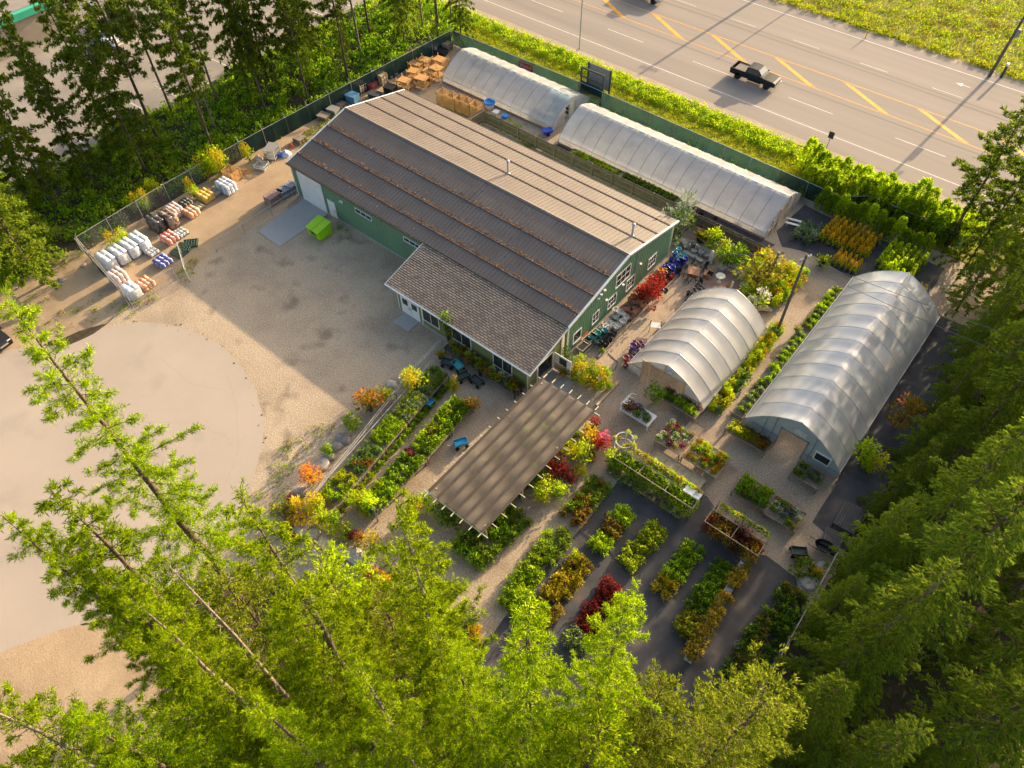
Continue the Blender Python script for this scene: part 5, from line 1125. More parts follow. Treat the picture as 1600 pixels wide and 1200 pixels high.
for sx, lab in ((-1.2, 'thin white rail along the fence side of the first bench line'),):
    b = MB(); p = [(*on(*(a0 + dv * f), rzA, sx, 0), 1.0) for f in (0, .25, .5, .75, 1)]; b.tube(p, .03, 6); t = thing('hand_rail', lab, 'rail', (0, 0, 0)); part('rail', b, M_galv, t)
    for q in p: b = MB(); b.tube([(q[0], q[1], 0), q], .03, 6); part('post', b, M_galv, t)
# second bench line
b0, b1 = Vector((31.75, -9.5)), Vector((32.85, -21.6)); dv = b1 - b0; rzB = math.atan2(dv.y, dv.x) + PI / 2
for k in range(4):
    wh = ['by the bronze bush', 'with the yellow trays', 'third from the bronze bush', 'by the big lime bushes'][k]; c = b0 + dv * ((k + .5) / 4); bench(f'two sided plant bench in the second line, {wh}', c.x, c.y, rzB, 1.9, 2.95, .7)
    b = MB(); p, q = on(c.x, c.y, rzB, .15, -1.45), on(c.x, c.y, rzB, .15, 1.45); b.bar((*p, 1.0), (*q, 1.0), .04); b.bar((*p, .73), (*p, 1.0), .04); b.bar((*q, .73), (*q, 1.0), .04); tag(part('divider_rail', b, M_galv), f'pale divider rail on the second bench line, {wh}', 'rail')
    for x, y, u, v in grid(-.85, -1.4, .85, 1.4, 4, 6, .05, .08):
        X, Y = on(c.x, c.y, rzB, x, y); v2 = k + 1 - v
        sp, wd = ((('up', 'lime', 'green'), 'bright green') if u < .3 and k < 2 else ((D_, 'lime', 'green'), 'lime green') if u < .5 and k != 2 else (D_, 'green', 'grey') and ((D_, 'green', 'lime'), 'leafy green') if R() < .7 else ((D_, 'dark', 'green'), 'dark green'))
        if k == 1 and .25 < u < .6 and v > .55: sp, wd = ('flower', 'dark', 'yellow'), 'yellow flowering'
        if k == 2 and u < .5 and v > .75: sp, wd = (D_, 'maroon', 'pink'), 'dark red'
        if k == 3 and u > .7 and v < .3: sp, wd = (D_, 'grey', 'white'), 'silvery'
        put('potted_perennial', f'{wd} potted plant on the second bench line {wh}', 'potted plant', f'{wd} plants on the second bench line {wh}', X, Y, .71, sp, RND.uniform(.48, .66), 1.0)
# single bushes and shrubs standing about: (px, py, z of the crown, spec, size, height, words)
def bush(lab, px_, py_, spec, s, sz=1.0, name='garden_shrub', cat='shrub', z=None):
    x, y = at(px_, py_, s * sz * .5 if z is None else z); return put(name, lab, cat, None, x, y, .008 if z is None else z, spec, s, sz)
B_ = 'big'
for a in (('large lime bush at the top of the fence side benches', 648, 599, (B_, 'lime', 'yellow'), 1.9), ('bronze and gold bush beside the blue hand cart', 672, 603, (B_, 'bronze', 'gold'), 1.0), ('slim golden bush at the top of the second bench line', 709, 603, (B_, 'yellow', 'lime'), .9, 1.7), ('russet bush at the top of the second bench line', 738, 635, (B_, 'bronze', 'orange'), 1.2),
    ('largest lime bush at the low end of the second bench line', 560, 783, (B_, 'lime', 'yellow'), 1.4), ('lime bush right beside the low end of the second bench line', 583, 790, (B_, 'lime', 'green'), 1.5), ('small lime bush in front of the second bench line', 572, 800, (B_, 'lime', 'yellow'), 1.0),
    ('orange brown maple bush outside the chain link fence', 577, 633, (B_, 'bronze', 'orange'), 1.9), ('green bush outside the fence below the orange brown maple', 553, 662, (B_, 'green', 'lime'), 1.4), ('olive bush outside the fence nearest the shop', 603, 618, (B_, 'bronze', 'lime'), 1.3), ('bright green tuft among the boulders', 515, 705, (B_, 'green', 'lime'), 1.0), ('glowing orange bush among the boulders', 487, 747, (B_, 'orange', 'gold'), 1.35),
    ('red brown bush at the low end of the fence', 457, 787, (B_, 'maroon', 'bronze'), 1.2), ('golden bush at the low end of the fence', 468, 803, (B_, 'gold', 'yellow'), 1.5), ('tall yellow green bush at the low end of the first bench line', 492, 790, (B_, 'yellow', 'lime'), 1.3, 1.4), ('lime bush at the corner of the gravel path', 500, 812, (B_, 'lime', 'yellow'), 1.3), ('olive bush left of the golden one', 442, 805, (B_, 'bronze', 'green'), 1.4),
    ('coral red tuft beside the boulders', 449, 822, ('grass', 'orange', None), .9), ('coral tuft behind the boulders', 455, 838, ('grass', 'red', None), .8), ('leafy green bush beside the gravel path end', 518, 818, (B_, 'green', 'lime'), 1.3), ('green bush with pale flowers near the path end', 540, 832, (B_, 'green', 'bronze'), 1.2), ('red leaved bush near the path end', 551, 832, (B_, 'maroon', 'pink'), 1.0), ('mixed red and green bush near the path end', 562, 845, (B_, 'bronze', 'red'), 1.0),
    ('lime bush below the red leaved one', 580, 852, (B_, 'lime', 'yellow'), 1.4), ('maroon bush under the larches', 585, 905, (B_, 'maroon', 'red'), 1.2), ('golden bush under the larches', 604, 915, (B_, 'gold', 'yellow'), 1.4),
    ('bright yellow bush at the upper right corner of the shade roof', 918, 678, (B_, 'yellow', 'gold'), 1.4), ('scarlet bush at the upper right corner of the shade roof', 938, 691, (B_, 'red', 'pink'), 1.4), ('small maroon bush touching the shade roof corner post', 926, 663, (B_, 'maroon', 'red'), .9), ('big yellow green bush beside the shade roof', 901, 706, (B_, 'lime', 'yellow'), 1.9), ('dusky red bush between the scarlet and the yellow green one', 922, 712, (B_, 'maroon', 'bronze'), 1.1),
    ('deep maroon bush beside the shade roof', 872, 735, (B_, 'maroon', 'red'), 1.5), ('second deep maroon bush beside the shade roof', 889, 746, (B_, 'maroon', 'maroon'), 1.1), ('lime bush at the low right edge of the shade roof', 853, 769, (B_, 'lime', 'yellow'), 1.6), ('bright lime bush next to the deep maroon ones', 874, 768, (B_, 'lime', 'green'), 1.3), ('small golden bush between maroon and lime ones', 905, 738, (B_, 'yellow', 'lime'), .9), ('dark green bush at the shade roof edge', 846, 748, (B_, 'green', 'dark'), 1.0),
    ('dark leafy bush under the low corner of the shade roof', 695, 806, (B_, 'dark', 'green'), 1.5), ('dark bush deeper under the low corner of the shade roof', 712, 815, (B_, 'green', 'dark'), 1.2), ('bright bush in front of the shade roof corner', 668, 790, (B_, 'lime', 'green'), 1.3), ('tall lime sapling in front of the shade roof', 650, 798, (B_, 'lime', 'yellow'), 1.2, 2.0),
    ('weeping willow bush at the patio edge', 1184, 428, (B_, 'bronze', 'lime'), 3.2, .75), ('golden bush on top of the weeping willow bush', 1197, 405, (B_, 'gold', 'yellow'), 1.6, .9), ('rounded dark evergreen on the patio edge', 1142, 407, (B_, 'green', 'dark'), 2.0, .8), ('second rounded evergreen by the board fence', 1155, 398, (B_, 'green', 'dark'), 1.6, .8), ('yellow green bush in front of the board fence', 1112, 377, (B_, 'lime', 'green'), 1.7, .8), ('dry grassy clump in front of the board fence', 1098, 368, ('grass', 'bronze', None), 2.0, .7), ('low lime bush between ornaments and fence', 1130, 393, (B_, 'lime', 'bronze'), 1.3),
    ('fresh green tuft on the patio corner', 1167, 460, (B_, 'lime', 'green'), 1.3), ('variegated bush behind the small hoop house', 1183, 470, (B_, 'lime', 'white'), 1.6), ('dark bush by the shop door post', 886, 562, (B_, 'dark', 'grey'), 1.0, 1.4), ('rusty brown bush by the side door', 884, 580, (B_, 'bronze', 'maroon'), 1.0), ('green bush climbing beside the shop window', 698, 520, (B_, 'green', 'dark'), 1.3, 1.9), ('yellow tuft in front of the shop bench', 689, 554, ('grass', 'yellow', None), .9), ('yellow flowering tuft at the shop corner', 814, 600, ('grass', 'yellow', None), 1.0),
    ('blue grey spruce behind the shop gable', 1058, 345, (B_, 'grey', 'dark'), 2.6, 1.3), ('dark shrub below the blue grey spruce', 1052, 372, (B_, 'grey', 'dark'), 1.8, .9), ('yellow flowering bush at the back of the big hoop house', 1428, 458, (B_, 'gold', 'yellow'), 1.6, .8), ('glowing lime bush at the corner of the big hoop house strip', 1352, 712, (B_, 'lime', 'green'), 1.8), ('rusty bush beside the strip behind the big hoop house', 1408, 652, (B_, 'bronze', 'orange'), 2.2), ('fresh lime bush at the edge of the cedars', 1362, 722, (B_, 'lime', 'yellow'), 1.6),
    ('yellow tipped bush by the loose boulders under the cedars', 1277, 893, ('grass', 'gold', None), .8), ('mossy mound by the loose boulders under the cedars', 1259, 887, (D_, 'green', 'bronze'), 1.5, .5)): bush(*a)
for k, (px_, py_) in enumerate(((225, 318), (240, 300), (320, 262), (335, 252), (345, 262), (388, 243), (300, 300), (210, 320), (195, 372), (180, 385))):
    bush('young yellow green sapling growing through the chain link fence', px_, py_, (B_, 'lime', 'yellow'), 1.6 if k in (2, 3, 4) else 1.1, 1.5)['group'] = 'saplings growing through the chain link fence'
# group of lime shrubs in the corner bed by the side door
for k, (px_, py_, s) in enumerate(((905, 568, 1.1), (920, 576, 1.2), (908, 585, 1.2), (928, 590, 1.2), (915, 596, 1.0), (938, 600, 1.1), (945, 588, .9), (900, 578, .9), (930, 606, .9), (950, 602, .8), (895, 590, .9), (934, 580, .9))):
    bush('yellow green shrub in the corner bed by the side door', px_, py_, (B_, 'lime' if k % 3 else 'green', 'yellow'), s)['group'] = 'yellow green shrubs in the corner bed'
b = MB(); p, q = at(932, 634, .1), at(966, 597, .1); b.bar((*p, .12), (*q, .12), .24, .22); tag(part('edge_timber', b, M_pale), 'long pale timber lying along the corner bed', 'timber')
b = MB(); p, q = at(862, 600, .1), at(878, 584, .1); b.bar((*p, .16), (*q, .16), .3, .26); tag(part('edge_timber', b, M_pale), 'short thick pale timber at the side door slab', 'timber')
# mixed beds behind the small hoop house
bed('shrub in the bed by the leaning pole', 43.9, 16.3, 46.8, 22.0, 4, 7, .2, .95, lambda u, v: (((B_, 'lime', 'yellow'), 'yellow green') if R() < .4 else ((B_, 'green', 'lime'), 'leafy green') if R() < .65 else ((B_, 'yellow', 'gold'), 'golden')), 'garden_shrub', 'shrub', .008, .05, False, .15)
bed('clump along the low side of the small hoop house', 47.45, 2.6, 48.3, 14.6, 2, 14, -.3, .85, lambda u, v: (((B_, 'lime', 'yellow'), 'lime') if R() < .6 else ((D_, 'yellow', 'lime'), 'yellow') if R() < .5 else ((D_, 'green', 'grey'), 'green')), 'potted_shrub', 'potted shrub', .008, .06, False)
bench('long low bench along the path side of the big hoop house', 49.75, 12.8, -.01, .95, 18.6, .35, 14, M_wood, True, 5)
for x, y, u, v in grid(49.35, 3.8, 50.15, 21.8, 2, 26, .05, .14): put('potted_perennial', 'small leafy plant on the long low bench of the big hoop house', 'potted plant', 'small plants on the long low bench', x, y, .36, (D_, RND.choice(['green', 'green', 'dark', 'lime', 'grey']), 'lime'), RND.uniform(.38, .55))
put('potted_perennial', 'coral flowering plant on the long low bench of the big hoop house', 'potted plant', None, *at(1245, 516, .5), .36, ('flower', 'green', 'pink'), .6)
# potted conifers
for k, (x, y, u, v) in enumerate(grid(45.3, 27.2, 50.2, 30.7, 9, 6, .05, .03, .3)): put('potted_conifer', 'gold tipped potted conifer in the large block on the back yard cloth', 'potted conifer', 'gold tipped conifers in the large block', x, y, .014, ('cone', 'lime', 'gold'), .62, 1.1, True)
for x, y, u, v in grid(47.7, 24.9, 50.2, 26.4, 5, 3, .05, 0, .1): put('potted_conifer', 'gold tipped potted conifer in the small block nearer the big hoop house', 'potted conifer', 'gold tipped conifers in the small block', x, y, .014, ('cone', 'lime', 'gold'), .6, 1.0, True)
for x, y, u, v in grid(51.1, 26.2, 54.7, 30.6, 6, 6, .06, .04, .3): put('potted_conifer', 'plain green potted conifer in the block beside the gold tipped ones', 'potted conifer', 'plain green conifers in the block', x, y, .014, ('cone', 'green', 'lime'), .72, 1.15, True)
for x, y, u, v in grid(50.9, 24.7, 53.4, 25.9, 4, 2, .06, 0): put('potted_conifer', 'low green potted conifer by the back end of the big hoop house', 'potted conifer', 'low green conifers by the big hoop house', x, y, .014, ('dome', 'lime', 'green'), .6, .8, True)
for x, y, u, v in grid(43.2, 26.0, 45.2, 29.0, 3, 4, .12, .1, .4): put('potted_conifer', 'grey green potted conifer at the end of the longest hoop house', 'potted conifer', 'grey green conifers at the hoop house end', x, y, .014, ('dome', 'grey', 'green'), .85, 1.0, True)
bush('round clipped bush at the corner of the gold tipped conifers', 1286, 408, (D_, 'lime', 'bronze'), 1.2)
# seedlings beside the longest hoop house
for x, y, u, v in grid(18.2, 23.1, 24.6, 24.0, 13, 2, .05, .1): put('seedling_tray', 'tray of lime seedlings along the longest hoop house', 'seedling tray', 'lime seedling trays', x, y, .42, ('mat', 'lime', 'green'), .5)
for x, y, u, v in grid(25.0, 23.1, 31.5, 24.0, 13, 2, .05, .05): put('seedling_tray', 'tray of dark green seedlings along the longest hoop house', 'seedling tray', 'dark seedling trays', x, y, .42, ('mat', 'dark', 'green'), .55)
bench('long low seedling bench between the board fence and the longest hoop house', 24.85, 23.55, 0, 13.6, 1.0, .42, 8, M_wood, True, 20)
for k in range(16):
    x, y = RND.uniform(31.8, 36), RND.uniform(22.8, 24); b = MB(); b.at(x, y, .014); r_ = RND.uniform(.14, .24); b.lathe([(r_ * .7, 0), (r_, .3), (r_ * .9, .3), (r_ * .7, .1)], 9); tag(part('empty_pot', b, M_pot), 'black empty pot beside the longest hoop house', 'plant pot', 'black pots beside the longest hoop house')
# ---- display racks and tables in the sales yard
def frame_rack(label, x0, y0, x1, y1, h, nx, m=M_wood):
    t = thing('display_rack', label, 'display rack', ((x0 + x1) / 2, (y0 + y1) / 2, .01)); w, d = (x1 - x0) / 2, (y1 - y0) / 2
    for k in range(nx + 1):
        for s in (-1, 1): x = -w + 2 * w * k / nx; b = MB(); b.box(x - .04, s * d - .04, 0, x + .04, s * d + .04, h); part('post', b, m, t)
        b = MB(); b.bar((-w + 2 * w * k / nx, -d, h - .04), (-w + 2 * w * k / nx, d, h - .04), .06); part('cross_bar', b, m, t)
    for s in (-1, .15, 1): b = MB(); b.bar((-w, s * d, h), (w, s * d, h), .06); part('long_bar', b, m, t)
    b = MB()
    for k in range(5): b.box(-w, -d + .1 + k * d * .38, .55, w, -d + .1 + k * d * .38 + .2, .58)
    part('shelf', b, m, t)
    return t
frame_rack('pipe rack hung with baskets above the top of the ground cloth', 44.4, -6.75, 51.4, -5.05, 1.6, 3)
for x, y, u, v in grid(44.5, -6.75, 51.3, -5.75, 11, 2, .08, .05): put('hanging_basket', 'green hanging basket on the pipe rack by the ground cloth', 'hanging basket', 'green hanging baskets on the pipe rack', x, y, 1.0, ('droop', 'green', 'dark' if R() < .5 else 'lime'), RND.uniform(.8, 1.0))
for x, y, u, v in grid(44.6, -5.5, 51.2, -5.0, 13, 1, .05, .04): put('bedding_plant', 'yellow green tray plant along the top bar of the pipe rack', 'bedding plant', 'yellow green trays on the pipe rack', x, y, 1.5, ('mat', 'yellow' if u < .4 or R() < .3 else 'lime', 'lime'), RND.uniform(.55, .68))
for x, y, u, v in grid(44.4, -7.3, 51.0, -6.9, 11, 1, .1, .1): put('hanging_basket', 'leafy basket low on the front of the pipe rack', 'hanging basket', 'leafy baskets low on the pipe rack', x, y, .35, ('droop', 'green', 'grey'), RND.uniform(.5, .65))
b = MB(); b.box(50.1, -5.9, 1.64, 51.4, -5.35, 1.67); tag(part('white_sheet', b, M_white), 'white sheet laid on the end of the pipe rack', 'sheet')
bush('airy lime bush at the end of the pipe rack', 962, 716, (B_, 'lime', 'grey'), 1.5); bush('yellow green bush at the end of the pipe rack', 976, 722, (B_, 'lime', 'yellow'), 1.3)
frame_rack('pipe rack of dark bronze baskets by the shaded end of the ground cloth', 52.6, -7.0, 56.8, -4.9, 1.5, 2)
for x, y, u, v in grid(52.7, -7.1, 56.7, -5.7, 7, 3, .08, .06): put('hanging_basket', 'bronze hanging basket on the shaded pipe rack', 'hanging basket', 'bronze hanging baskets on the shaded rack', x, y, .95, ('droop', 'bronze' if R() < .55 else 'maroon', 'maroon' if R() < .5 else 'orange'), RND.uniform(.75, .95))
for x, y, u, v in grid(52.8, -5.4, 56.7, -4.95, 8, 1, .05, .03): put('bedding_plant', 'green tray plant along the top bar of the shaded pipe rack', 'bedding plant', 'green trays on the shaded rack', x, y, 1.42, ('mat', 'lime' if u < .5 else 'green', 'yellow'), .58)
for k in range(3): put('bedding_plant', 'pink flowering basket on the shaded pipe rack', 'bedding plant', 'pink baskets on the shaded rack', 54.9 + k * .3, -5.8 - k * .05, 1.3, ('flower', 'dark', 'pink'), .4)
bench('slatted display table of reds and oranges beside the pipe rack', 49.8, -1.75, 0, 3.0, 2.3, .7, 4, M_pale, True, 14); bench('slatted display table of pinks with bare boards beside the pipe rack', 47.0, -1.75, 0, 2.3, 2.3, .7, 4, M_pale, True, 12)
bench('low empty timber frame between the display tables and the pipe rack', 48.6, -3.9, 0, 4.4, 1.3, .3, 6, M_pale, True, 4)
for x, y, u, v in grid(48.5, -2.8, 51.2, -.7, 6, 5, .06, .08): 
    k = RND.choice(['orange', 'red', 'yellow', 'green', 'orange', 'lime', 'red']); put('bedding_plant', f'{dict(orange="orange flowering", red="red flowering", yellow="yellow flowering", green="leafy green", lime="lime")[k]} plant on the display table of reds and oranges', 'bedding plant', f'{k} plants on the table of reds and oranges', x, y, .71, ('flower', 'green', k) if k not in ('green', 'lime') else (D_, k, 'green'), RND.uniform(.42, .55))
for x, y, u, v in grid(45.9, -2.8, 48.1, -.6, 5, 5, .06, .15):
    if u > .5 and v < .6 and R() < .7: continue
    k = RND.choice(['pink', 'maroon', 'violet', 'white', 'maroon', 'green', 'pink']); put('bedding_plant', f'{dict(pink="pink flowering", maroon="maroon leaved", violet="violet flowering", white="white flowering", green="leafy green")[k]} plant on the display table of pinks', 'bedding plant', f'{k} plants on the table of pinks', x, y, .71, ('flower', 'green', k) if k not in ('green', 'maroon') else (D_, k, 'pink' if k == 'maroon' else 'lime'), RND.uniform(.42, .55))
t = bench('white slatted bench with an arched trellis end near the small hoop house', 43.4, -1.5, 0, 2.7, 1.3, .75, 4, M_white, False, 12)
b = MB()
for dy in (-.6, -.2, .2, .6): b.tube([(-1.35 + .0, dy, .7), (-1.38, dy, 1.3), (-1.15, dy, 1.75), (-.75, dy, 1.85)], .02, 5)
for z, x in ((1.0, -1.36), (1.35, -1.38), (1.75, -1.15)): b.bar((x, -.6, z), (x, .6, z), .03)
part('arched_trellis', b, M_white, t)
for x, y, u, v in grid(42.2, -2.0, 44.6, -1.0, 6, 3, .06, .2): put('bedding_plant', f'potted flower on the white bench with the arched trellis', 'bedding plant', 'flowers on the white arched bench', x, y, .76, ('flower', 'dark', RND.choice(['red', 'pink', 'violet', 'white', 'green', 'green'])), RND.uniform(.4, .55))
for k, (zc, px_, py_, r_) in enumerate(((2.3, 979, 680, .78), (1.5, 977, 697, .78))):
    pass
t = thing('ring_stand', 'white stand of two large rings hung with flowers', 'plant stand', (44.35, -5.0, .01))
for z in (.9, 1.75): b = MB(); b.tube([(.72 * math.cos(a * PI / 12), .72 * math.sin(a * PI / 12), z) for a in range(24)], .035, 6, True); part('ring', b, M_white, t)
for a in range(4): b = MB(); q = a * PI / 2 + .4; b.tube([(.72 * math.cos(q), .72 * math.sin(q), 0), (.72 * math.cos(q), .72 * math.sin(q), 1.78)], .03, 6); part('post', b, M_white, t)
for k in range(7):
    q = k * .9; put('hanging_basket', 'small flower basket hooked on the white ring stand', 'hanging basket', 'flower baskets on the ring stand', 44.35 + .78 * math.cos(q), -5 + .78 * math.sin(q), RND.choice([.8, 1.6]), ('flower', 'lime', RND.choice(['pink', 'red', 'yellow', 'white'])), .36)
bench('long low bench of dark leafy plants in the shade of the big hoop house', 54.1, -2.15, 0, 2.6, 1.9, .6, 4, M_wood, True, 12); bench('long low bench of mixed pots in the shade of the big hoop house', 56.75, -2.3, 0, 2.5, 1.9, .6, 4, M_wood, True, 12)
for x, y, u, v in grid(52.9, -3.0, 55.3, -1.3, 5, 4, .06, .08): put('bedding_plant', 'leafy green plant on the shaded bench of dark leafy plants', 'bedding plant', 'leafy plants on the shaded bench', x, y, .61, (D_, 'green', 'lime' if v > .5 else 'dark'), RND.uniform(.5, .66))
for x, y, u, v in grid(55.6, -3.1, 57.9, -1.5, 5, 4, .06, .22): 
    k = RND.choice(['yellow', 'violet', 'white', 'grey', 'green', 'red']); put('bedding_plant', f'{dict(yellow="yellow flowering", violet="violet flowering", white="white flowering", grey="silvery leaved", green="leafy green", red="red flowering")[k]} pot on the shaded bench of mixed pots', 'bedding plant', f'{k} pots on the shaded mixed bench', x, y, .61, ('flower', 'green', k) if k not in ('grey', 'green') else (D_, k, 'dark'), RND.uniform(.38, .52))
bench('grey bench of lime and orange plants left of the big doorway', 51.4, 2.0, 0, 3.5, 1.3, .75, 4, M_wood, True, 8)
for x, y, u, v in grid(49.8, 1.5, 53.0, 2.5, 8, 3, .05, .06): put('bedding_plant', ('lime plant' if u < .45 else 'golden plant' if u < .75 else 'orange plant') + ' on the bench left of the big doorway', 'bedding plant', ('lime' if u < .45 else 'golden' if u < .75 else 'orange') + ' plants left of the big doorway', x, y, .76, ((D_, 'lime', 'yellow') if u < .45 else (D_, 'bronze', 'yellow') if u < .75 else ('flower', 'dark', 'orange')) if v < .7 else (D_, 'dark', 'maroon'), RND.uniform(.4, .52))
bench('grey bench of silvery plants under the window of the big hoop house', 56.6, 1.7, 0, 2.2, 1.5, .7, 4, M_wood, True, 8)
for x, y, u, v in grid(55.6, 1.1, 57.6, 2.3, 5, 3, .05, .2): put('bedding_plant', ('silvery plant' if u > .45 else 'dark leafy plant') + ' under the window of the big hoop house', 'bedding plant', ('silvery' if u > .45 else 'dark leafy') + ' plants under the window', x, y, .71, (D_, 'grey', 'green') if u > .45 else (D_, 'dark', 'lime'), RND.uniform(.45, .58))
bench('two step bench of lime herbs in front of the small hoop house', 45.5, 1.45, 0, 3.6, 1.3, .7, 4, M_wood, True, 8)
for x, y, u, v in grid(43.9, 1.0, 47.2, 2.0, 8, 3, .05, .1): put('bedding_plant', ('lime herb' if u > .35 and v < .6 else 'dark flowering plant' if v > .6 else 'leafy herb') + ' on the bench in front of the small hoop house', 'bedding plant', ('lime herbs' if u > .35 and v < .6 else 'dark flowers' if v > .6 else 'leafy herbs') + ' in front of the small hoop house', x, y, .71, (D_, 'lime', 'green') if u > .35 and v < .6 else ('flower', 'dark', RND.choice(['white', 'pink', 'maroon'])) if v > .6 else (D_, 'green', 'dark'), RND.uniform(.4, .52))
b = MB(); b.box(46.9, -.2, .008, 48.2, .9, .05)
for k in range(5): b.box(46.95 + k * .25, -.2, .05, 47.1 + k * .25, .9, .09)
tag(part('pallet', b, M_pale), 'pale pallet lying at the corner of the small hoop house', 'pallet')
bush('big green bush left of the small hoop house bench', 1022, 620, (B_, 'green', 'dark'), 1.4)
bench('dark slatted bench half under the cedars', 60.5, .5, .05, 1.5, 2.4, .6, 4, M_dkgrey, False, 8); bench('empty slatted bench beside the dark tubs', 60.3, -1.9, .1, 1.3, 1.5, .55, 4, M_dkgrey, False, 8)
# shop front bench
bench('long plant bench under the shop windows, nearer half', 28.6, -5.85, 0, 4.0, 1.0, .75, 6, M_dkgrey, True, 6); bench('long plant bench under the shop windows, half by the corner', 32.6, -5.85, 0, 3.8, 1.0, .75, 6, M_dkgrey, True, 6)
for x, y, u, v in grid(26.8, -6.3, 34.4, -5.4, 14, 2, .06, .15): put('potted_perennial', 'dark potted plant on the bench under the shop windows', 'potted plant', 'potted plants under the shop windows', x, y, .76, (D_, RND.choice(['dark', 'green', 'green', 'lime', 'bronze']), RND.choice(['green', 'lime', 'white', 'orange'])), RND.uniform(.45, .6))
# ---- shade roof
t = thing('shade_pergola', 'shade cloth roof on white rafters in the middle of the sales yard', 'pergola', (38.65, -11.3, 0))
HP = 2.55; CL = film('brown_shade_cloth', (0.15, 0.122, 0.10), 0.17, 0.12, .6, .02)
px0, px1, py0, py1 = -2.55, 2.55, -6.75, 6.65
for x in (px0 + .2, 0, px1 - .2):
    for y in (-6.2, -2.1, 2.1, 6.2): b = MB(); b.box(x - .06, y - .06, 0, x + .06, y + .06, HP - .1); part('post', b, M_pale, t)
NB = 7
for k in range(NB): x = px0 + (px1 - px0) * k / (NB - 1); b = MB(); b.bar((x, py0 - .5, HP - .05), (x, py1 + .5, HP - .05), .05, .1); part('beam', b, M_cream, t)
for k in range(14): y = py0 + (py1 - py0) * k / 13; b = MB(); b.bar((px0 - .5, y, HP - .34), (px1 + .5, y, HP - .34), .05, .08); part('rafter', b, M_cream, t)
b = MB(); nx, ny = (NB - 1) * 6, 42; vs = []
for i in range(nx + 1):
    for j in range(ny + 1):
        x = px0 + (px1 - px0) * i / nx; f = (i % 6) / 6; fy = (j * 13 / ny) % 1; vs.append((x, py0 + (py1 - py0) * j / ny, HP + .02 - .22 * 4 * f * (1 - f) * (.75 + .25 * math.sin(j * .8 + i // 6)) - .012 * RND.random()))
b.add(vs, [(i * (ny + 1) + j, (i + 1) * (ny + 1) + j, (i + 1) * (ny + 1) + j + 1, i * (ny + 1) + j + 1) for i in range(nx) for j in range(ny)]); part('shade_cloth', b, CL, t, True)
for k in range(NB): x = px0 + (px1 - px0) * k / (NB - 1); b = MB(); b.box(x - .11, py0, HP + .03, x + .11, py1, HP + .045); part('seam', b, mat('cloth_seam', (.055, .044, .036), .9), t)
for x, y, u, v in grid(36.4, -17.4, 41.0, -5.4, 6, 10, .2, .25): put('potted_fern', 'leafy potted plant in the half light under the shade cloth', 'potted plant', 'potted plants under the shade cloth', x, y, .01, (D_, RND.choice(['green', 'lime', 'green', 'dark']), 'lime'), RND.uniform(.6, .85), 1, True)
# ---- carts
def cart(label, px_, py_, rz, m, two=False):
    x, y = at(px_, py_, .4); t = thing('garden_cart', label, 'garden cart', (x, y, .01), rz)
    b = MB(); b.box(-.55, -.32, .42, .55, .32, .46); b.box(-.55, -.32, .46, .55, -.28, .62); b.box(-.55, .28, .46, .55, .32, .62); b.box(-.55, -.279, .46, -.51, .279, .62); b.box(.51, -.279, .46, .55, .279, .62); part('tray', b, m, t)
    b = MB(); b.tube([(-.5, 0, .4), (-.85, 0, .3), (-1.1, 0, .75)], .025, 6); part('handle', b, M_galv, t)
    for sx in (-1, 1):
        for sy in (-1, 1): b = MB(); b.M = Matrix.Translation((sx * .4, sy * .33, .17)) @ Matrix.Rotation(PI / 2, 4, 'X'); b.lathe([(.04, -.05), (.17, -.05), (.17, .05), (.04, .05)], 12); part('wheel', b, M_tyre, t)
    return t
M_cb = mat('cart_sky_blue', (.03, .27, .48), .45, .12, 2); M_ct = mat('cart_teal', (.05, .30, .30), .45, .12, 2); M_cd = mat('cart_dark', (.035, .05, .048), .6, .15, 2)
cart('sky blue garden cart beside the lime bush', 667, 628, .2, M_cb); cart('sky blue garden cart standing near the shade roof edge', 720, 692, 1.05, M_cb); cart('teal garden cart parked among the dark ones', 715, 571, -.2, M_ct)
for k, (px_, py_, r_) in enumerate(((700, 567, .3), (724, 588, 1.2), (745, 595, -.1), (676, 594, .9), (684, 608, 1.3), (1248, 862, .6))): cart(['dark garden cart behind the teal one', 'dark garden cart in front of the teal one', 'dark garden cart nearest the shop corner', 'dark garden cart with its handle up by the bronze bush', 'dark garden cart parked behind the sky blue one', 'dark green garden cart beside the black tub under the cedars'][k], px_, py_, r_, M_cd)
x, y = at(1287, 856, .4); t = thing('wheelbarrow', 'black deep tub wheelbarrow under the cedars', 'wheelbarrow', (x, y, .01), .2); b = MB(); b.lathe([(.35, .3), (.55, .75), (.52, .75), (.33, .35), (0, .34)], 14, (0, 0, 0), 1.35, .9); part('tub', b, M_black, t)
for s in (-1, 1): b = MB(); b.tube([(-.3, s * .3, .3), (-1.1, s * .32, .6)], .025, 6); part('handle', b, M_dkgrey, t)
b = MB(); b.M = Matrix.Translation((.7, 0, .2)) @ Matrix.Rotation(PI / 2, 4, 'X'); b.lathe([(.05, -.06), (.2, -.06), (.2, .06), (.05, .06)], 12); part('wheel', b, M_tyre, t)
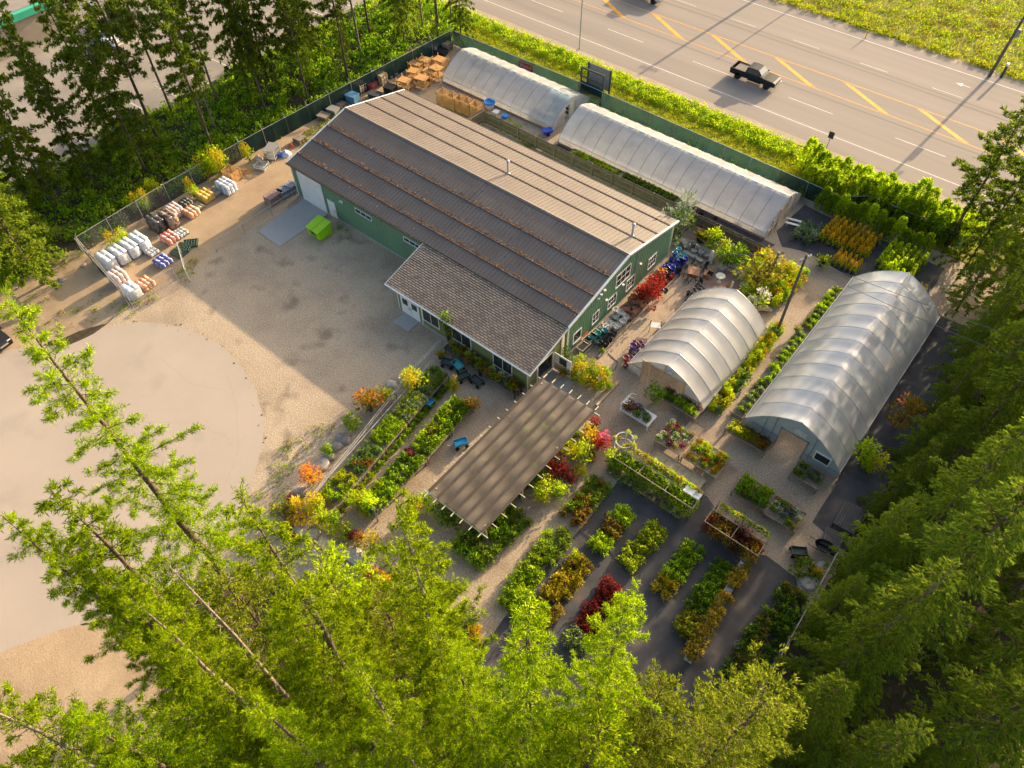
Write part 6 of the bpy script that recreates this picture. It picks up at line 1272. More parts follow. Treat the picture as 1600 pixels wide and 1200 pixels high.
# ---- boulders
M_rock = mat('boulder', (0.27, 0.235, 0.21), 0.92, 0.25, 3.0, .5, 9.0); M_rockw = mat('pale_boulder', (0.42, 0.38, 0.33), 0.92, 0.25, 3.0, .4, 9.0)
def rock(label, px_, py_, s, m, seed, group=None):
    r = random.Random(seed); b = MB(); n, k = 9, 5; vs = []
    for i in range(k + 1):
        f = i / k; a_ = f * PI * .5
        for j in range(n): q = 2 * PI * j / n; rr = s * math.cos(a_) ** .7 * r.uniform(.82, 1.12) + .02; vs.append((math.cos(q) * rr * 1.25, math.sin(q) * rr * .85, s * .75 * math.sin(a_) * r.uniform(.9, 1.1) - .06))
    b.add(vs, [(i * n + j, i * n + (j + 1) % n, (i + 1) * n + (j + 1) % n, (i + 1) * n + j) for i in range(k) for j in range(n)] + [tuple(range(k * n, k * n + n))])
    x, y = at(px_, py_, s * .3); o = tag(part('boulder', b, m, None, True), label, 'boulder', group); o.location = (x, y, .0); o.rotation_euler = (0, 0, r.uniform(0, 6)); return o
for k, (px_, py_, s, m, l) in enumerate(((503, 726, .62, M_rockw, 'large pale pink boulder outside the chain link fence'), (515, 713, .45, M_rock, 'grey boulder beside the large pale pink one'), (536, 685, .6, M_rock, 'long grey boulder outside the fence, nearer the shop'), (526, 697, .5, M_rock, 'grey boulder between the long grey and the pale pink ones'), (468, 768, .6, M_rock, 'grey boulder below the glowing orange bush'), (448, 791, .3, M_rockw, 'small white boulder at the low end of the fence'),
    (612, 600, .5, M_rockw, 'pale boulder outside the fence nearest the shop'), (588, 620, .45, M_rockw, 'pale boulder half hidden by the orange brown maple'), (470, 826, .7, M_rockw, 'flat tan boulder among the shrubs'), (487, 834, .6, M_rockw, 'tan boulder left of the yellow banner flag'), (507, 847, .55, M_rockw, 'white boulder right of the yellow banner flag'), (520, 855, .5, M_rockw, 'broken tan boulder below the red leaved bush'), (555, 868, .75, M_rockw, 'big tan boulder at the forest edge'), (572, 890, .9, M_rock, 'long grey boulder at the forest edge'), (535, 866, .45, M_rockw, 'small tan boulder at the forest edge'),
    (1267, 881, .45, M_rockw, 'white boulder beside the mossy mound'), (1259, 905, .5, M_rockw, 'white boulder below the mossy mound'), (1272, 909, .45, M_rockw, 'long white boulder near the wire fence'), (1265, 916, .4, M_rockw, 'lowest white boulder near the wire fence'), (1284, 883, .35, M_rockw, 'white boulder nearest the black tub'), (130, 415, .3, M_rock, 'small stone on the dirt bank'), (95, 437, .35, M_rock, 'grey stone at the left of the dirt bank'))): rock(l, px_, py_, s, m, k)
x, y = at(487, 862, .0); t = thing('banner_flag', 'yellow and white feather flag at the forest edge', 'flag', (x, y, 0)); b = MB(); b.tube([(0, 0, 0), (0, 0, 2.2)], .025, 6); part('pole', b, M_galv, t); b = MB(); b.prism([(.02, -.02), (.75, -.02), (.75, .0), (.02, .0)], .5, 1.9); part('cloth', b, mat('flag_yellow', (.62, .30, .01)), t); b = MB(); b.prism([(.3, -.05), (.95, -.05), (.95, -.021), (.3, -.021)], .3, 1.4); part('cloth', b, M_white, t)
# ---- pots, ornaments and furniture by the gable
def potlathe(r, h, m, n=12):
    b = MB(); b.lathe([(r * .62, 0), (r * .9, h * .55), (r, h * .93), (r * 1.06, h), (r * .9, h), (r * .84, h * .8), (0, h * .78)], n); return b.mesh('pot', [m, M_dkgrey], True)
GZ = dict(blue=mat('glaze_blue', (.02, .04, .30), .2, .25, 3), aqua=mat('glaze_aqua', (.03, .32, .40), .2, .2, 3), red=mat('glaze_red', (.36, .05, .025), .25, .25, 3), orange=mat('glaze_orange', (.55, .20, .03), .3, .2, 3), clay=mat('clay', (.40, .19, .11), .8, .2, 3), white=mat('glaze_white', (.58, .55, .49), .4, .12, 3), teal=mat('glaze_teal', (.05, .24, .23), .25, .2, 3), violet=mat('glaze_violet', (.10, .045, .16), .25, .3, 3), black=mat('glaze_black', (.03, .028, .03), .3, .2, 3), plum=mat('glaze_plum', (.22, .045, .05), .3, .25, 3))
PL = {k: [potlathe(r, h, m) for r, h in ((.22, .4), (.28, .5), (.18, .45))] for k, m in GZ.items()}
def pots(key, words, cells, group, z=.01):
    for x, y in cells:
        o = link('glazed_pot', RND.choice(PL[key]), None, (x, y, z + RND.choice([0, .0, .3])), 0); s = RND.uniform(.85, 1.15); o.scale = (s, s, s); tag(o, words, 'plant pot', group)
g2 = lambda x0, y0, x1, y1, nx, ny: [(x, y) for x, y, _, _ in grid(x0, y0, x1, y1, nx, ny, .06, .08)]
pots('blue', 'cobalt blue glazed pot on the tiered shelf at the gable', g2(35.5, 14.2, 37.2, 16.6, 4, 5), 'cobalt blue pots at the gable'); pots('aqua', 'aqua glazed pot near the far corner of the gable', g2(35.4, 16.2, 36.8, 17.4, 3, 2), 'aqua pots at the gable')
pots('orange', 'orange glazed pot between the blue pots and the red maples', g2(35.5, 12.6, 36.4, 14.2, 2, 3), 'orange pots at the gable'); pots('red', 'red glazed pot between the blue pots and the red maples', g2(36.3, 12.3, 37.2, 14.1, 2, 4), 'red pots at the gable')
pots('clay', 'terracotta pot below the red maples at the gable', g2(35.5, 6.8, 37.2, 9.6, 4, 5), 'terracotta pots at the gable'); pots('white', 'white glazed pot on the tiered shelf at the gable', g2(35.4, 4.2, 36.9, 7.0, 4, 5), 'white pots at the gable'); pots('teal', 'teal glazed pot below the gable window', g2(35.4, 2.5, 36.4, 4.3, 3, 3), 'teal pots at the gable'); pots('black', 'small black pot on the lower shelf at the gable', g2(36.5, 2.4, 37.2, 4.6, 2, 4), 'black pots at the gable')
pots('violet', 'violet blue glazed pot at the corner of the small hoop house', [(*at(px_, py_, .2),) for px_, py_ in ((995, 541), (1003, 546), (988, 547), (997, 552), (1006, 556), (992, 558), (985, 553), (1001, 561))], 'violet pots by the small hoop house'); pots('plum', 'plum red glazed pot at the corner of the small hoop house', [(*at(px_, py_, .2),) for px_, py_ in ((985, 562), (993, 566), (977, 565), (982, 572), (1000, 537), (990, 540), (978, 572))], 'plum pots by the small hoop house')
pots('clay', 'terracotta pot standing on the gravel near the red maples', [(*at(px_, py_, .2),) for px_, py_ in ((1012, 488), (1021, 486), (1017, 480), (1000, 475))], 'terracotta pots on the gravel'); pots('white', 'white pot standing alone on the gravel', [(*at(968, 505, .2),), (*at(963, 512, .2),)], 'white pots alone on the gravel'); pots('black', 'black pot standing on the gravel beyond the red maples', [(*at(px_, py_, .2),) for px_, py_ in ((1044, 431), (1035, 438), (1033, 454), (1039, 459), (945, 535))], 'black pots on the gravel')
pots('black', 'pale rimmed black pot at the back corner of the small hoop house', [(*at(px_, py_, .2),) for px_, py_ in ((1075, 459), (1082, 464), (1078, 470), (1086, 455), (1090, 460), (1072, 473), (1094, 452), (1089, 449), (1098, 455))], 'pale rimmed black pots behind the small hoop house')
for k, (x, ln, y) in enumerate(((36.1, 5.5, 14.0), (37.3, 5.0, 13.8), (36.2, 9.0, 5.6), (37.3, 8.0, 5.6))):
    b = MB(); b.box(x - .05, y - ln / 2, .0, x + .05, y + ln / 2, .28); tag(part('shelf_plank', b, M_wood), ['plank step behind the cobalt blue pots', 'plank step in front of the cobalt blue pots', 'plank step behind the white pots', 'plank step in front of the white pots'][k], 'plank')
for k, (px_, py_, m, l, c) in enumerate(((908, 522, mat('trough_orange', (.62, .12, .02), .4), 'bright orange trough planter at the gable', 1.1), (900, 530, M_pale, 'dark filled timber planter beside the orange trough', 1.0), (921, 529, M_pale, 'long timber planter beside the orange trough', 1.4), (930, 522, M_pale, 'timber planter with dark soil next to the black pots', 1.0), (912, 541, M_grey, 'grey planter half hidden by the corner bed shrubs', 1.3))):
    x, y = at(px_, py_, .4); b = MB(); w_, d_ = .38, c / 2; b.taper(-w_ * .8, -d_ * .9, w_ * .8, d_ * .9, 0, .5, .07); b.box(-w_ - .0, -d_, .5, -w_ + .08, d_, .55); b.box(w_ - .08, -d_, .5, w_, d_, .55); b.box(-w_ + .081, -d_, .5, w_ - .081, -d_ + .08, .55); b.box(-w_ + .081, d_ - .08, .5, w_ - .081, d_, .55); b.mi = 1; b.box(-w_ + .081, -d_ + .081, .5, w_ - .081, d_ - .081, .515)
    o = tag(part('trough_planter', b, [m, mat('potting_soil', (.03, .022, .018), .95) if k else mat('trough_orange', (.62, .12, .02), .4)]), l, 'planter'); o.location = (x, y, .01); o.rotation_euler = (0, 0, -.05)
for k, (px_, py_, s) in enumerate(((1013, 465, 1.6), (1022, 447, 1.5), (1003, 462, 1.2), (1030, 440, 1.0))): bush(['largest scarlet maple at the gable', 'scarlet maple nearer the blue pots', 'dark red maple beside the gable window', 'small scarlet maple at the row end'][k], px_, py_, (B_, 'red' if k != 2 else 'maroon', 'maroon' if k != 2 else 'red'), s, 1.1)
M_stone = mat('cast_stone', (.26, .245, .225), .9, .2, 5, .3, 20); M_brass = mat('bronze_copper', (.26, .12, .06), .5, .2, 3)
def ornament(label, px_, py_, kind, s, m, group=None):
    x, y = at(px_, py_, .3); b = MB()
    P = dict(urn=[(.16, 0), (.18, .04), (.06, .12), (.07, .25), (.2, .4), (.26, .55), (.3, .58), (.24, .58), (.18, .46), (0, .45)], ball=[(.1, 0), (.22, .12), (.26, .25), (.2, .4), (.08, .48), (0, .5)], figure=[(.17, 0), (.17, .1), (.12, .14), (.15, .4), (.1, .58), (.14, .68), (.06, .8), (.1, .88), (.09, .97), (0, 1.0)], bath=[(.2, 0), (.2, .06), (.08, .14), (.07, .6), (.3, .72), (.45, .8), (.42, .8), (.1, .74), (0, .74)], box=None)[kind]
    if P: b.lathe(P, 14)
    else: b.taper(-.22, -.22, .22, .22, 0, .4, .04); b.box(-.28, -.28, .4, .28, .28, .46)
    o = tag(part({'urn': 'stone_urn', 'ball': 'stone_ball', 'figure': 'garden_statue', 'bath': 'bird_bath', 'box': 'stone_plinth'}[kind], b, m, None, bool(P)), label, {'urn': 'urn', 'ball': 'ornament', 'figure': 'statue', 'bath': 'bird bath', 'box': 'plinth'}[kind], group); o.location = (x, y, .014); o.scale = (s, s, s); o.rotation_euler = (0, 0, RND.uniform(0, 3)); return o
for k in range(26):
    u = k / 25; px_, py_ = (1068 + 48 * u + RND.uniform(-3, 3), 380 + 22 * u + RND.uniform(-5, 6)); ornament('small grey stone ornament on the long shelves by the board fence', px_, py_, RND.choice(['urn', 'ball', 'figure', 'box']), RND.uniform(.7, 1.0), M_stone, 'small stone ornaments by the board fence')
for (p, q, l) in (((1070, 374), (1122, 398), 'long grey ornament shelf nearest the board fence'), ((1068, 392), (1098, 408), 'long grey ornament shelf nearest the gravel')):
    b = MB(); p, q = at(*p, .3), at(*q, .3); b.bar((*p, .3), (*q, .3), .4, .06); b.bar((*p, .12), (p[0] + .2, p[1], .12), .3, .24); b.bar((q[0] - .2, q[1], .12), (*q, .12), .3, .24); tag(part('ornament_shelf', b, M_stone), l, 'shelf')
for a in (('pale stone bird bath in the middle of the brick patio', 1124, 437, 'bath', 1.0, M_cream), ('tall pale statue beside the ornament shelves', 1110, 407, 'figure', 1.5, M_cream), ('bronze statue near the low edge of the brick patio', 1137, 450, 'figure', .9, M_brass), ('pale statue near the low edge of the brick patio', 1143, 448, 'figure', .9, M_cream), ('copper box planter on the edge of the brick patio', 1105, 430, 'box', 1.2, M_brass), ('second copper box planter near the patio', 1110, 424, 'box', 1.0, M_brass), ('stone plinth at the back edge of the patio', 1128, 420, 'box', 1.3, M_stone), ('brown stone plinth behind the small hoop house', 1151, 459, 'box', 1.3, M_brass)): ornament(*a)
for k in range(14): 
    a = -1.2 + k * .19; px_, py_ = 1128 + 32 * math.cos(a), 446 + 32 * math.sin(a); ornament('grey stone urn on the curved edge of the brick patio', px_, py_, RND.choice(['urn', 'urn', 'ball']), RND.uniform(.9, 1.3), M_stone, 'grey urns round the patio edge')
b = MB(); p, q = at(1138, 420, .4), at(1153, 428, .4); b.bar((*p, .42), (*q, .42), .4, .08); b.bar((*p, .2), (p[0] + .15, p[1], .2), .36, .4); b.bar((q[0] - .15, q[1], .2), (*q, .2), .36, .4); tag(part('stone_bench', b, mat('pinkish_stone', (.30, .22, .19), .9)), 'pinkish stone bench at the back of the brick patio', 'bench')
b = MB(); p, q = at(1184, 482, .4), at(1206, 484, .4); b.bar((*p, .42), (*q, .42), .45, .07); b.bar((*p, .2), (p[0] + .2, p[1], .2), .36, .38); b.bar((q[0] - .2, q[1], .2), (*q, .2), .36, .38); tag(part('plank_bench', b, M_pale), 'pale plank bench by the foot of the leaning pole', 'bench')
x, y = at(1084, 425, .3); t = thing('fire_table', 'square copper fire table ringed by dark chairs', 'table', (x, y, .01), .3); b = MB(); b.taper(-.45, -.45, .45, .45, 0, .4, .05); part('base', b, M_brass, t); b = MB(); b.box(-.55, -.55, .4, .55, .55, .46); part('table_top', b, M_brass, t)
def chair(x, y, rz):
    t = thing('patio_chair', 'dark patio chair standing round the copper fire table', 'chair', (x, y, .01), rz, 'dark chairs round the fire table')
    b = MB(); b.box(-.26, -.26, .36, .26, .26, .42); part('seat', b, M_black, t); b = MB(); b.bar((-.24, 0, .42), (-.36, 0, .95), .5, .05); part('backrest', b, M_black, t)
    for sx in (-1, 1):
        for sy in (-1, 1): b = MB(); b.box(sx * .22 - .025, sy * .22 - .025, 0, sx * .22 + .025, sy * .22 + .025, .36); part('leg', b, M_black, t)
for k in range(7): q = k * 2 * PI / 7 + .3; chair(x + 1.2 * math.cos(q), y + 1.2 * math.sin(q), q + PI)
x, y = at(1024, 510, .4); t = thing('display_easel', 'white wire display frame beside the small hoop house', 'display stand', (x, y, .01), .5)
for s in (-1, 1): b = MB(); b.tube([(s * .5, -.5, 0), (s * .45, 0, 1.1), (s * .5, .5, 0)], .03, 6); part('frame', b, M_dkgrey, t)
b = MB(); b.box(-.45, -.3, .5, .45, .35, .54); part('shelf', b, M_galv, t)
for k, (px_, py_, l) in enumerate(((1068, 482, 'pinkish bench slab along the small hoop house, farther one'), (1049, 497, 'pinkish bench slab along the small hoop house, nearer one'))):
    x, y = at(px_, py_, .4); b = MB(); b.box(-.25, -.8, .36, .25, .8, .44); b.box(-.2, -.7, 0, .2, -.5, .36); b.box(-.2, .5, 0, .2, .7, .36); o = tag(part('stone_bench', b, mat('pinkish_stone', (.30, .22, .19), .9)), l, 'bench'); o.location = (x, y, .01)
x, y = at(944, 548, .5); bush('bright green parrot tulip pot beside the plum pots', 942, 548, ('dome', 'lime', 'green'), .45)
b = MB(); pts = [at(*p) for p in ((950, 552), (965, 566), (962, 575), (930, 608))]; b.tube([(p[0], p[1], .03) for p in pts], .03, 5); tag(part('garden_hose', b, M_dkgrey), 'dark hose lying on the gravel by the corner bed', 'hose')
# block of stone and small things behind the small hoop house
for k in range(12):
    px_, py_ = 1160 + RND.uniform(-6, 26), 470 + RND.uniform(-4, 14); ornament('small stone ornament behind the small hoop house', px_, py_, RND.choice(['box', 'ball', 'urn']), RND.uniform(.6, .9), M_stone, 'small stone ornaments behind the small hoop house')
# ------------------------------------------------------------------ trees
def conifer(style, H, R, seed, leaf, bark):
    """trunk with stubs, and a crown of branches, twigs and needle sprays; base at the origin"""
    g = np.random.default_rng(seed)
    S = dict(larch=dict(z0=.20, dens=5.2, pw=.66, el=(-.18, .40), c=.03, sp=.15, tw=.62, nl=20, L=(.11, .25), W=(.022, .042), flat=.75, droop=.45),
             cedar=dict(z0=.06, dens=7.0, pw=.80, el=(-.10, .40), c=-.34, sp=.23, tw=.95, nl=13, L=(.15, .30), W=(.05, .09), flat=.3, droop=.32),
             round=dict(z0=.12, dens=8.0, pw=.42, el=(-.05, .8), c=-.25, sp=.24, tw=.9, nl=16, L=(.12, .24), W=(.035, .065), flat=.5, droop=.1),
             pine=dict(z0=.34, dens=5.5, pw=.55, el=(-.15, .5), c=-.10, sp=.36, tw=1.05, nl=11, L=(.26, .5), W=(.11, .2), flat=.7, droop=.25),
             full=dict(z0=.12, dens=6.0, pw=.70, el=(-.15, .45), c=-.25, sp=.36, tw=1.05, nl=11, L=(.26, .5), W=(.11, .2), flat=.5, droop=.35))[style]
    z0 = S['z0'] * H; nb = int((H - z0) * S['dens']); t = (np.arange(nb) + g.random(nb)) / nb
    lumps = 1 + .38 * np.sin(t * 17 + g.random() * 6) * np.cos(t * 41 + seed)
    L = R * np.maximum(.05, 1 - t) ** S['pw'] * g.uniform(.55, 1.18, nb) * lumps + .16
    if style in ('pine', 'round'): L *= np.clip((t + .08) * 3.5, .35, 1)
    az = np.arange(nb) * 2.4 + g.normal(0, .5, nb); z = z0 + (H - z0) * t
    el = np.tan(S['el'][0] + (S['el'][1] - S['el'][0]) * t + g.normal(0, .09, nb))
    dx = np.stack([np.cos(az), np.sin(az)], 1)
    def pos(i, s): return np.concatenate([dx[i] * (L[i] * s)[:, None], (z[i] + L[i] * (el[i] * s + S['c'] * s * s))[:, None]], 1)
    lf = Leaf(); idx = np.arange(nb)
    for a, c in ((0, .35), (.35, .7), (.7, 1.0)):
        r0 = .012 + .02 * L / R; lf.sticks(pos(idx, np.full(nb, a)), pos(idx, np.full(nb, c)), r0 * (1.05 - a), r0 * (1.02 - c), 1)
    nt_ = np.maximum(2, (L / S['sp']).astype(int)) * 2; bi = np.repeat(idx, nt_); m = len(bi)
    s = g.uniform(.10, 1.0, m) ** .85; side = np.where(g.random(m) < .5, 1, -1) * g.uniform(.45, 1.15, m)
    A = pos(bi, s); a2 = az[bi] + side; tl = S['tw'] * (.28 + .62 * (1 - s)) * np.minimum(1, L[bi] / 1.4 + .25) * g.uniform(.5, 1.2, m)
    end = g.random(m) < .12; a2[end] = az[bi[end]]; 
    D = unit(np.stack([np.cos(a2), np.sin(a2), el[bi] * .6 + 2 * S['c'] * s * .5 - S['droop'] * g.random(m)], 1)); B = A + D * tl[:, None]
    lf.sticks(A, B, .009, .004, 1)
    nl = S['nl']; ti = np.repeat(np.arange(m), nl); k = len(ti); f = g.uniform(.05, 1.05, k)[:, None]
    P = A[ti] + (B - A)[ti] * f + g.normal(0, .035, (k, 3)); rd = unit(g.normal(size=(k, 3))); rd[:, 2] *= (.6 if S['flat'] < .4 else 1)
    DD = D[ti] * (1 - S['flat'] * .6) + rd * S['flat'] * 1.3 + [0, 0, .18 if style != 'cedar' else -.05]
    lf.leaves(P, DD, g.uniform(*S['L'], k), g.uniform(*S['W'], k), 0, fold=(np.array([[0, 0, 1.0]]) + g.normal(0, .45, (k, 3))) if S['flat'] < .4 else None)
    # top leader
    n = 60; q = g.random(n); lf.leaves(np.stack([g.normal(0, .05, n), g.normal(0, .05, n), H - 1.6 * q], 1), unit(g.normal(size=(n, 3))) + [0, 0, .6], .2, .06, 0)
    crown = lf.mesh('crown', [leaf, LM['twig']])
    b = MB(); r = .0065 * H + .03; bend = [(0, 0, -.2)] + [(g.normal(0, .05), g.normal(0, .05), H * u) for u in (.12, .25, .4, .55, .7, .85)] + [(0, 0, H)]
    b.tube(bend, [r * 1.35, r * 1.05, r * .95, r * .82, r * .66, r * .48, r * .28, .012], 8)
    for q in range(int(H * 1.1)):      # dead stubs on the lower stem
        zz_ = g.uniform(.08, .5) * H; a = g.uniform(0, 6.28); l = g.uniform(.3, 1.3); b.tube([(0, 0, zz_), (math.cos(a) * l * .6, math.sin(a) * l * .6, zz_ + .02), (math.cos(a) * l, math.sin(a) * l, zz_ - .12 * l)], [.022, .014, .004], 4)
    return b.mesh('trunk', [bark], True), crown
def snag(H, seed):
    g = random.Random(seed); b = MB(); b.tube([(0, 0, -.2), (.1, 0, H * .4), (0, .1, H * .7), (0, 0, H)], [.16, .12, .07, .012], 8)
    for k in range(90):
        z = H * g.uniform(.35, .98); a = g.uniform(0, 6.28); l = g.uniform(.3, 1.6) * (1.15 - z / H); p = [(math.cos(a) * l * u, math.sin(a) * l * u, z + l * (.25 * u - .2 * u * u)) for u in (0, .5, 1)]; b.tube(p, [.02, .012, .004], 4)
        for j in range(3): a2 = a + g.uniform(-.9, .9); b.tube([p[1], (p[1][0] + math.cos(a2) * l * .4, p[1][1] + math.sin(a2) * l * .4, p[1][2] + g.uniform(-.1, .15))], [.008, .003], 3)
    return b.mesh('trunk', [BARK2], True)
TV = dict(
    larch=[conifer('larch', 28, 3.3, 1, LM['larch'], BARK), conifer('larch', 28, 2.9, 2, LM['larch2'], BARK), conifer('larch', 28, 3.1, 3, LM['larch2'], BARK2)],
    slim=[conifer('larch', 27, 1.9, 4, LM['larch'], BARK)],
    low=[conifer('round', 14, 2.6, 5, LM['larch2'], BARK), conifer('round', 14, 2.8, 6, LM['olive'], BARK)],
    olive=[conifer('round', 20, 3.4, 7, LM['olive'], BARK)],
    cedar=[conifer('cedar', 20, 3.3, 8, LM['cedar'], BARK), conifer('cedar', 20, 3.0, 9, LM['cedar'], BARK2), conifer('cedar', 20, 3.6, 10, LM['fir'], BARK)],
    pine=[conifer('pine', 22, 4.3, 11, LM['pine'], BARK), conifer('pine', 22, 3.8, 12, LM['fir'], BARK2), conifer('pine', 22, 4.5, 13, LM['pine'], BARK)],
    full=[conifer('full', 20, 4.6, 14, LM['pine'], BARK), conifer('full', 20, 4.2, 15, LM['cedar'], BARK)])
HV = dict(larch=28, slim=27, low=14, olive=20, cedar=20, pine=22, full=20)
NM = dict(larch='larch_tree', slim='larch_tree', low='round_conifer', olive='cedar_tree', cedar='cedar_tree', pine='pine_tree', full='fir_tree')
TK = {}
def tree(label, kind, x, y, H, wide=1.0, group=None, lean=None):
    k = TK.get(kind, 0); TK[kind] = k + 1; tr, cr = TV[kind][k % len(TV[kind])]
    t = thing(NM[kind], label, 'tree', (x, y, 0), RND.uniform(0, 6.3), group); s = H / HV[kind]; w_ = (s * .5 + .5) * wide
    t.scale = (w_, w_, s)
    if lean: t.rotation_euler = (lean[0], lean[1], t.rotation_euler[2])
    link('trunk', tr, t); link('crown', cr, t)
    return t
def tip(label, kind, px_, py_, H, wide=1.0, lean=None):
    x, y = at(px_, py_, H); return tree(label, kind, x, y, H, wide, 'larches and conifers in front of the site' , lean)
# the trees in front, most of them larches in fresh leaf; measured by their tips
for a in (
    ('long larch leaning across the pale turning circle', 'larch', 10, 468, 30, 1.05), ('larch with a bare spiky leader over the turning circle', 'slim', 75, 762, 29, 1.25), ('larch rising below the bare leader one at the left edge', 'larch', 2, 805, 29, .85), ('thin larch tip second from the left edge over the pale asphalt', 'slim', 52, 825, 27, .9), ('thin larch tip third from the left edge over the pale asphalt', 'slim', 103, 858, 26, .9),
    ('big larch cut off by the lower left corner', 'larch', -60, 1090, 28, 1.0), ('fresh green larch in the lower left corner beside the shaded asphalt', 'larch', 105, 1115, 24, 1.0), ('rounded yellow olive conifer at the bottom left', 'low', 262, 1118, 16, 1.1), ('olive conifer behind the long bare larch stem', 'low', 350, 905, 19, .95),
    ('tall larch whose long bare stem crosses the trees at the lower left', 'larch', 378, 782, 31, .95), ('tall larch with a dead top in front of the plant benches', 'larch', 622, 785, 30, .95), ('slim larch with a bare top before the yellow and purple bed', 'slim', 828, 945, 27, 1.15), ('broad larch with a dead twiggy top before the maroon bed', 'larch', 985, 925, 26, .82),
    ('feathery lime conifer at the forest edge below the yellow flag', 'low', 505, 885, 15, 1.15), ('feathery lime conifer right of the yellow flag', 'low', 590, 925, 13, 1.0), ('lime larch filling the gap below the gravel path end', 'larch', 662, 905, 22, .95), ('larch in the deep lower middle of the forest', 'larch', 565, 1050, 24, .95), ('larch right of the tall bare stem', 'larch', 715, 1020, 22, .85),
    ('rounded olive crown at the bottom below the broad larch', 'low', 940, 1135, 18, 1.0), ('big rounded olive crown at the bottom right of the ground cloth', 'olive', 1205, 1085, 22, .95), ('olive conifer under the broad larch', 'low', 1035, 1075, 16, .9),
    ('larch at the bottom edge beside the yellow olive one', 'larch', 400, 1100, 23, .95), ('larch behind the olive conifer on the left', 'larch', 205, 935, 26, .9), ('larch deep between the tall bare stems', 'larch', 440, 960, 22, .95)): tip(*a)
for a in (('dead grey snag over the turning circle edge', 256, 876, 26), ('dead twiggy snag among the larches at the lower left', 395, 815, 27), ('dead twiggy snag beside the bench end', 640, 830, 24), ('dead snag before the maroon bed', 1003, 895, 24)):
    x, y = at(a[1], a[2], a[3]); t = thing('dead_tree', a[0], 'tree', (x, y, 0), 0, 'dead snags among the larches'); link('trunk', snag(a[3], int(a[1])), t)
# cedars along the right edge
for x, y, H, kind, w_, l in ((63.2, -17.5, 15, 'cedar', 1.0, 'dark cedar nearest the low end of the wire fence'), (64.2, -12.0, 19, 'cedar', 1.05, 'dark cedar behind the wire fence and the dark bed'), (65.6, -6.5, 22, 'cedar', 1.1, 'big dark cedar behind the black wheelbarrow'), (64.6, -1.2, 19, 'cedar', 1.05, 'cedar overhanging the dark slatted benches'), (66.6, 3.6, 22, 'cedar', 1.1, 'tall cedar beyond the near corner of the big hoop house'), (64.3, 7.6, 18, 'cedar', 1.0, 'cedar beside the shaded strip of the big hoop house'), (66.3, 12.2, 23, 'cedar', 1.1, 'tall cedar beside the middle of the big hoop house'), (63.8, 16.2, 18, 'cedar', .95, 'cedar beside the far half of the big hoop house'), (66.6, 20.4, 24, 'cedar', 1.1, 'tall cedar cut off by the right edge'), (63.4, 24.0, 19, 'cedar', .95, 'cedar at the back corner of the big hoop house'), (61.6, 28.6, 18, 'cedar', .9, 'cedar beside the plain green potted conifers'), (65.2, 29.2, 24, 'cedar', 1.0, 'tall cedar right behind the potted conifers'), (62.3, -8.6, 9, 'cedar', .75, 'young cedar growing through the wire fence'), (62.4, -3.6, 11, 'cedar', .8, 'young cedar behind the black wheelbarrow'), (62.2, 2.2, 10, 'cedar', .75, 'young cedar at the near end of the shaded strip'), (61.9, 7.6, 9, 'cedar', .7, 'young cedar beside the first third of the shaded strip'), (62.0, 12.6, 11, 'cedar', .75, 'young cedar beside the middle of the shaded strip'), (61.8, 18.0, 12, 'cedar', .75, 'young cedar beside the far part of the shaded strip'), (61.6, 22.6, 12, 'cedar', .75, 'young cedar near the back corner of the big hoop house'), (59.2, 26.6, 12, 'cedar', .75, 'small cedar in the corner behind the big hoop house'), (55.4, 34.6, 15, 'pine', 1.0, 'dark fir in front of the highway at the right edge'), (57.9, 31.4, 15, 'full', .55, 'fir right behind the plain green potted conifers'), (60.5, 35.5, 16, 'full', 1.0, 'dark fir between highway and cedars'),
    (66.5, -17.5, 15, 'cedar', 1.0, 'cedar in the dark lower right corner'), (70.2, -12.6, 20, 'cedar', 1.05, 'tall cedar at the lower right edge'), (64.2, -23.5, 12, 'cedar', 1.0, 'low cedar at the bottom right edge'), (69.5, -20.0, 12, 'cedar', 1.0, 'low cedar in the bottom right corner'), (71.5, -5.5, 23, 'cedar', 1.0, 'cedar at the right edge level with the wheelbarrow'), (71, 1, 24, 'cedar', 1.0, 'cedar at the right edge level with the dark slatted benches'), (71.5, 8, 25, 'cedar', 1.0, 'cedar at the right edge level with the hoop house door'), (70.5, 16, 24, 'cedar', 1.0, 'cedar at the right edge level with the hoop house middle'), (61.6, -22.0, 13, 'olive', .7, 'olive conifer at the end of the ground cloth')):
    tree(l, kind, x, y, H, w_, 'cedars along the right edge')
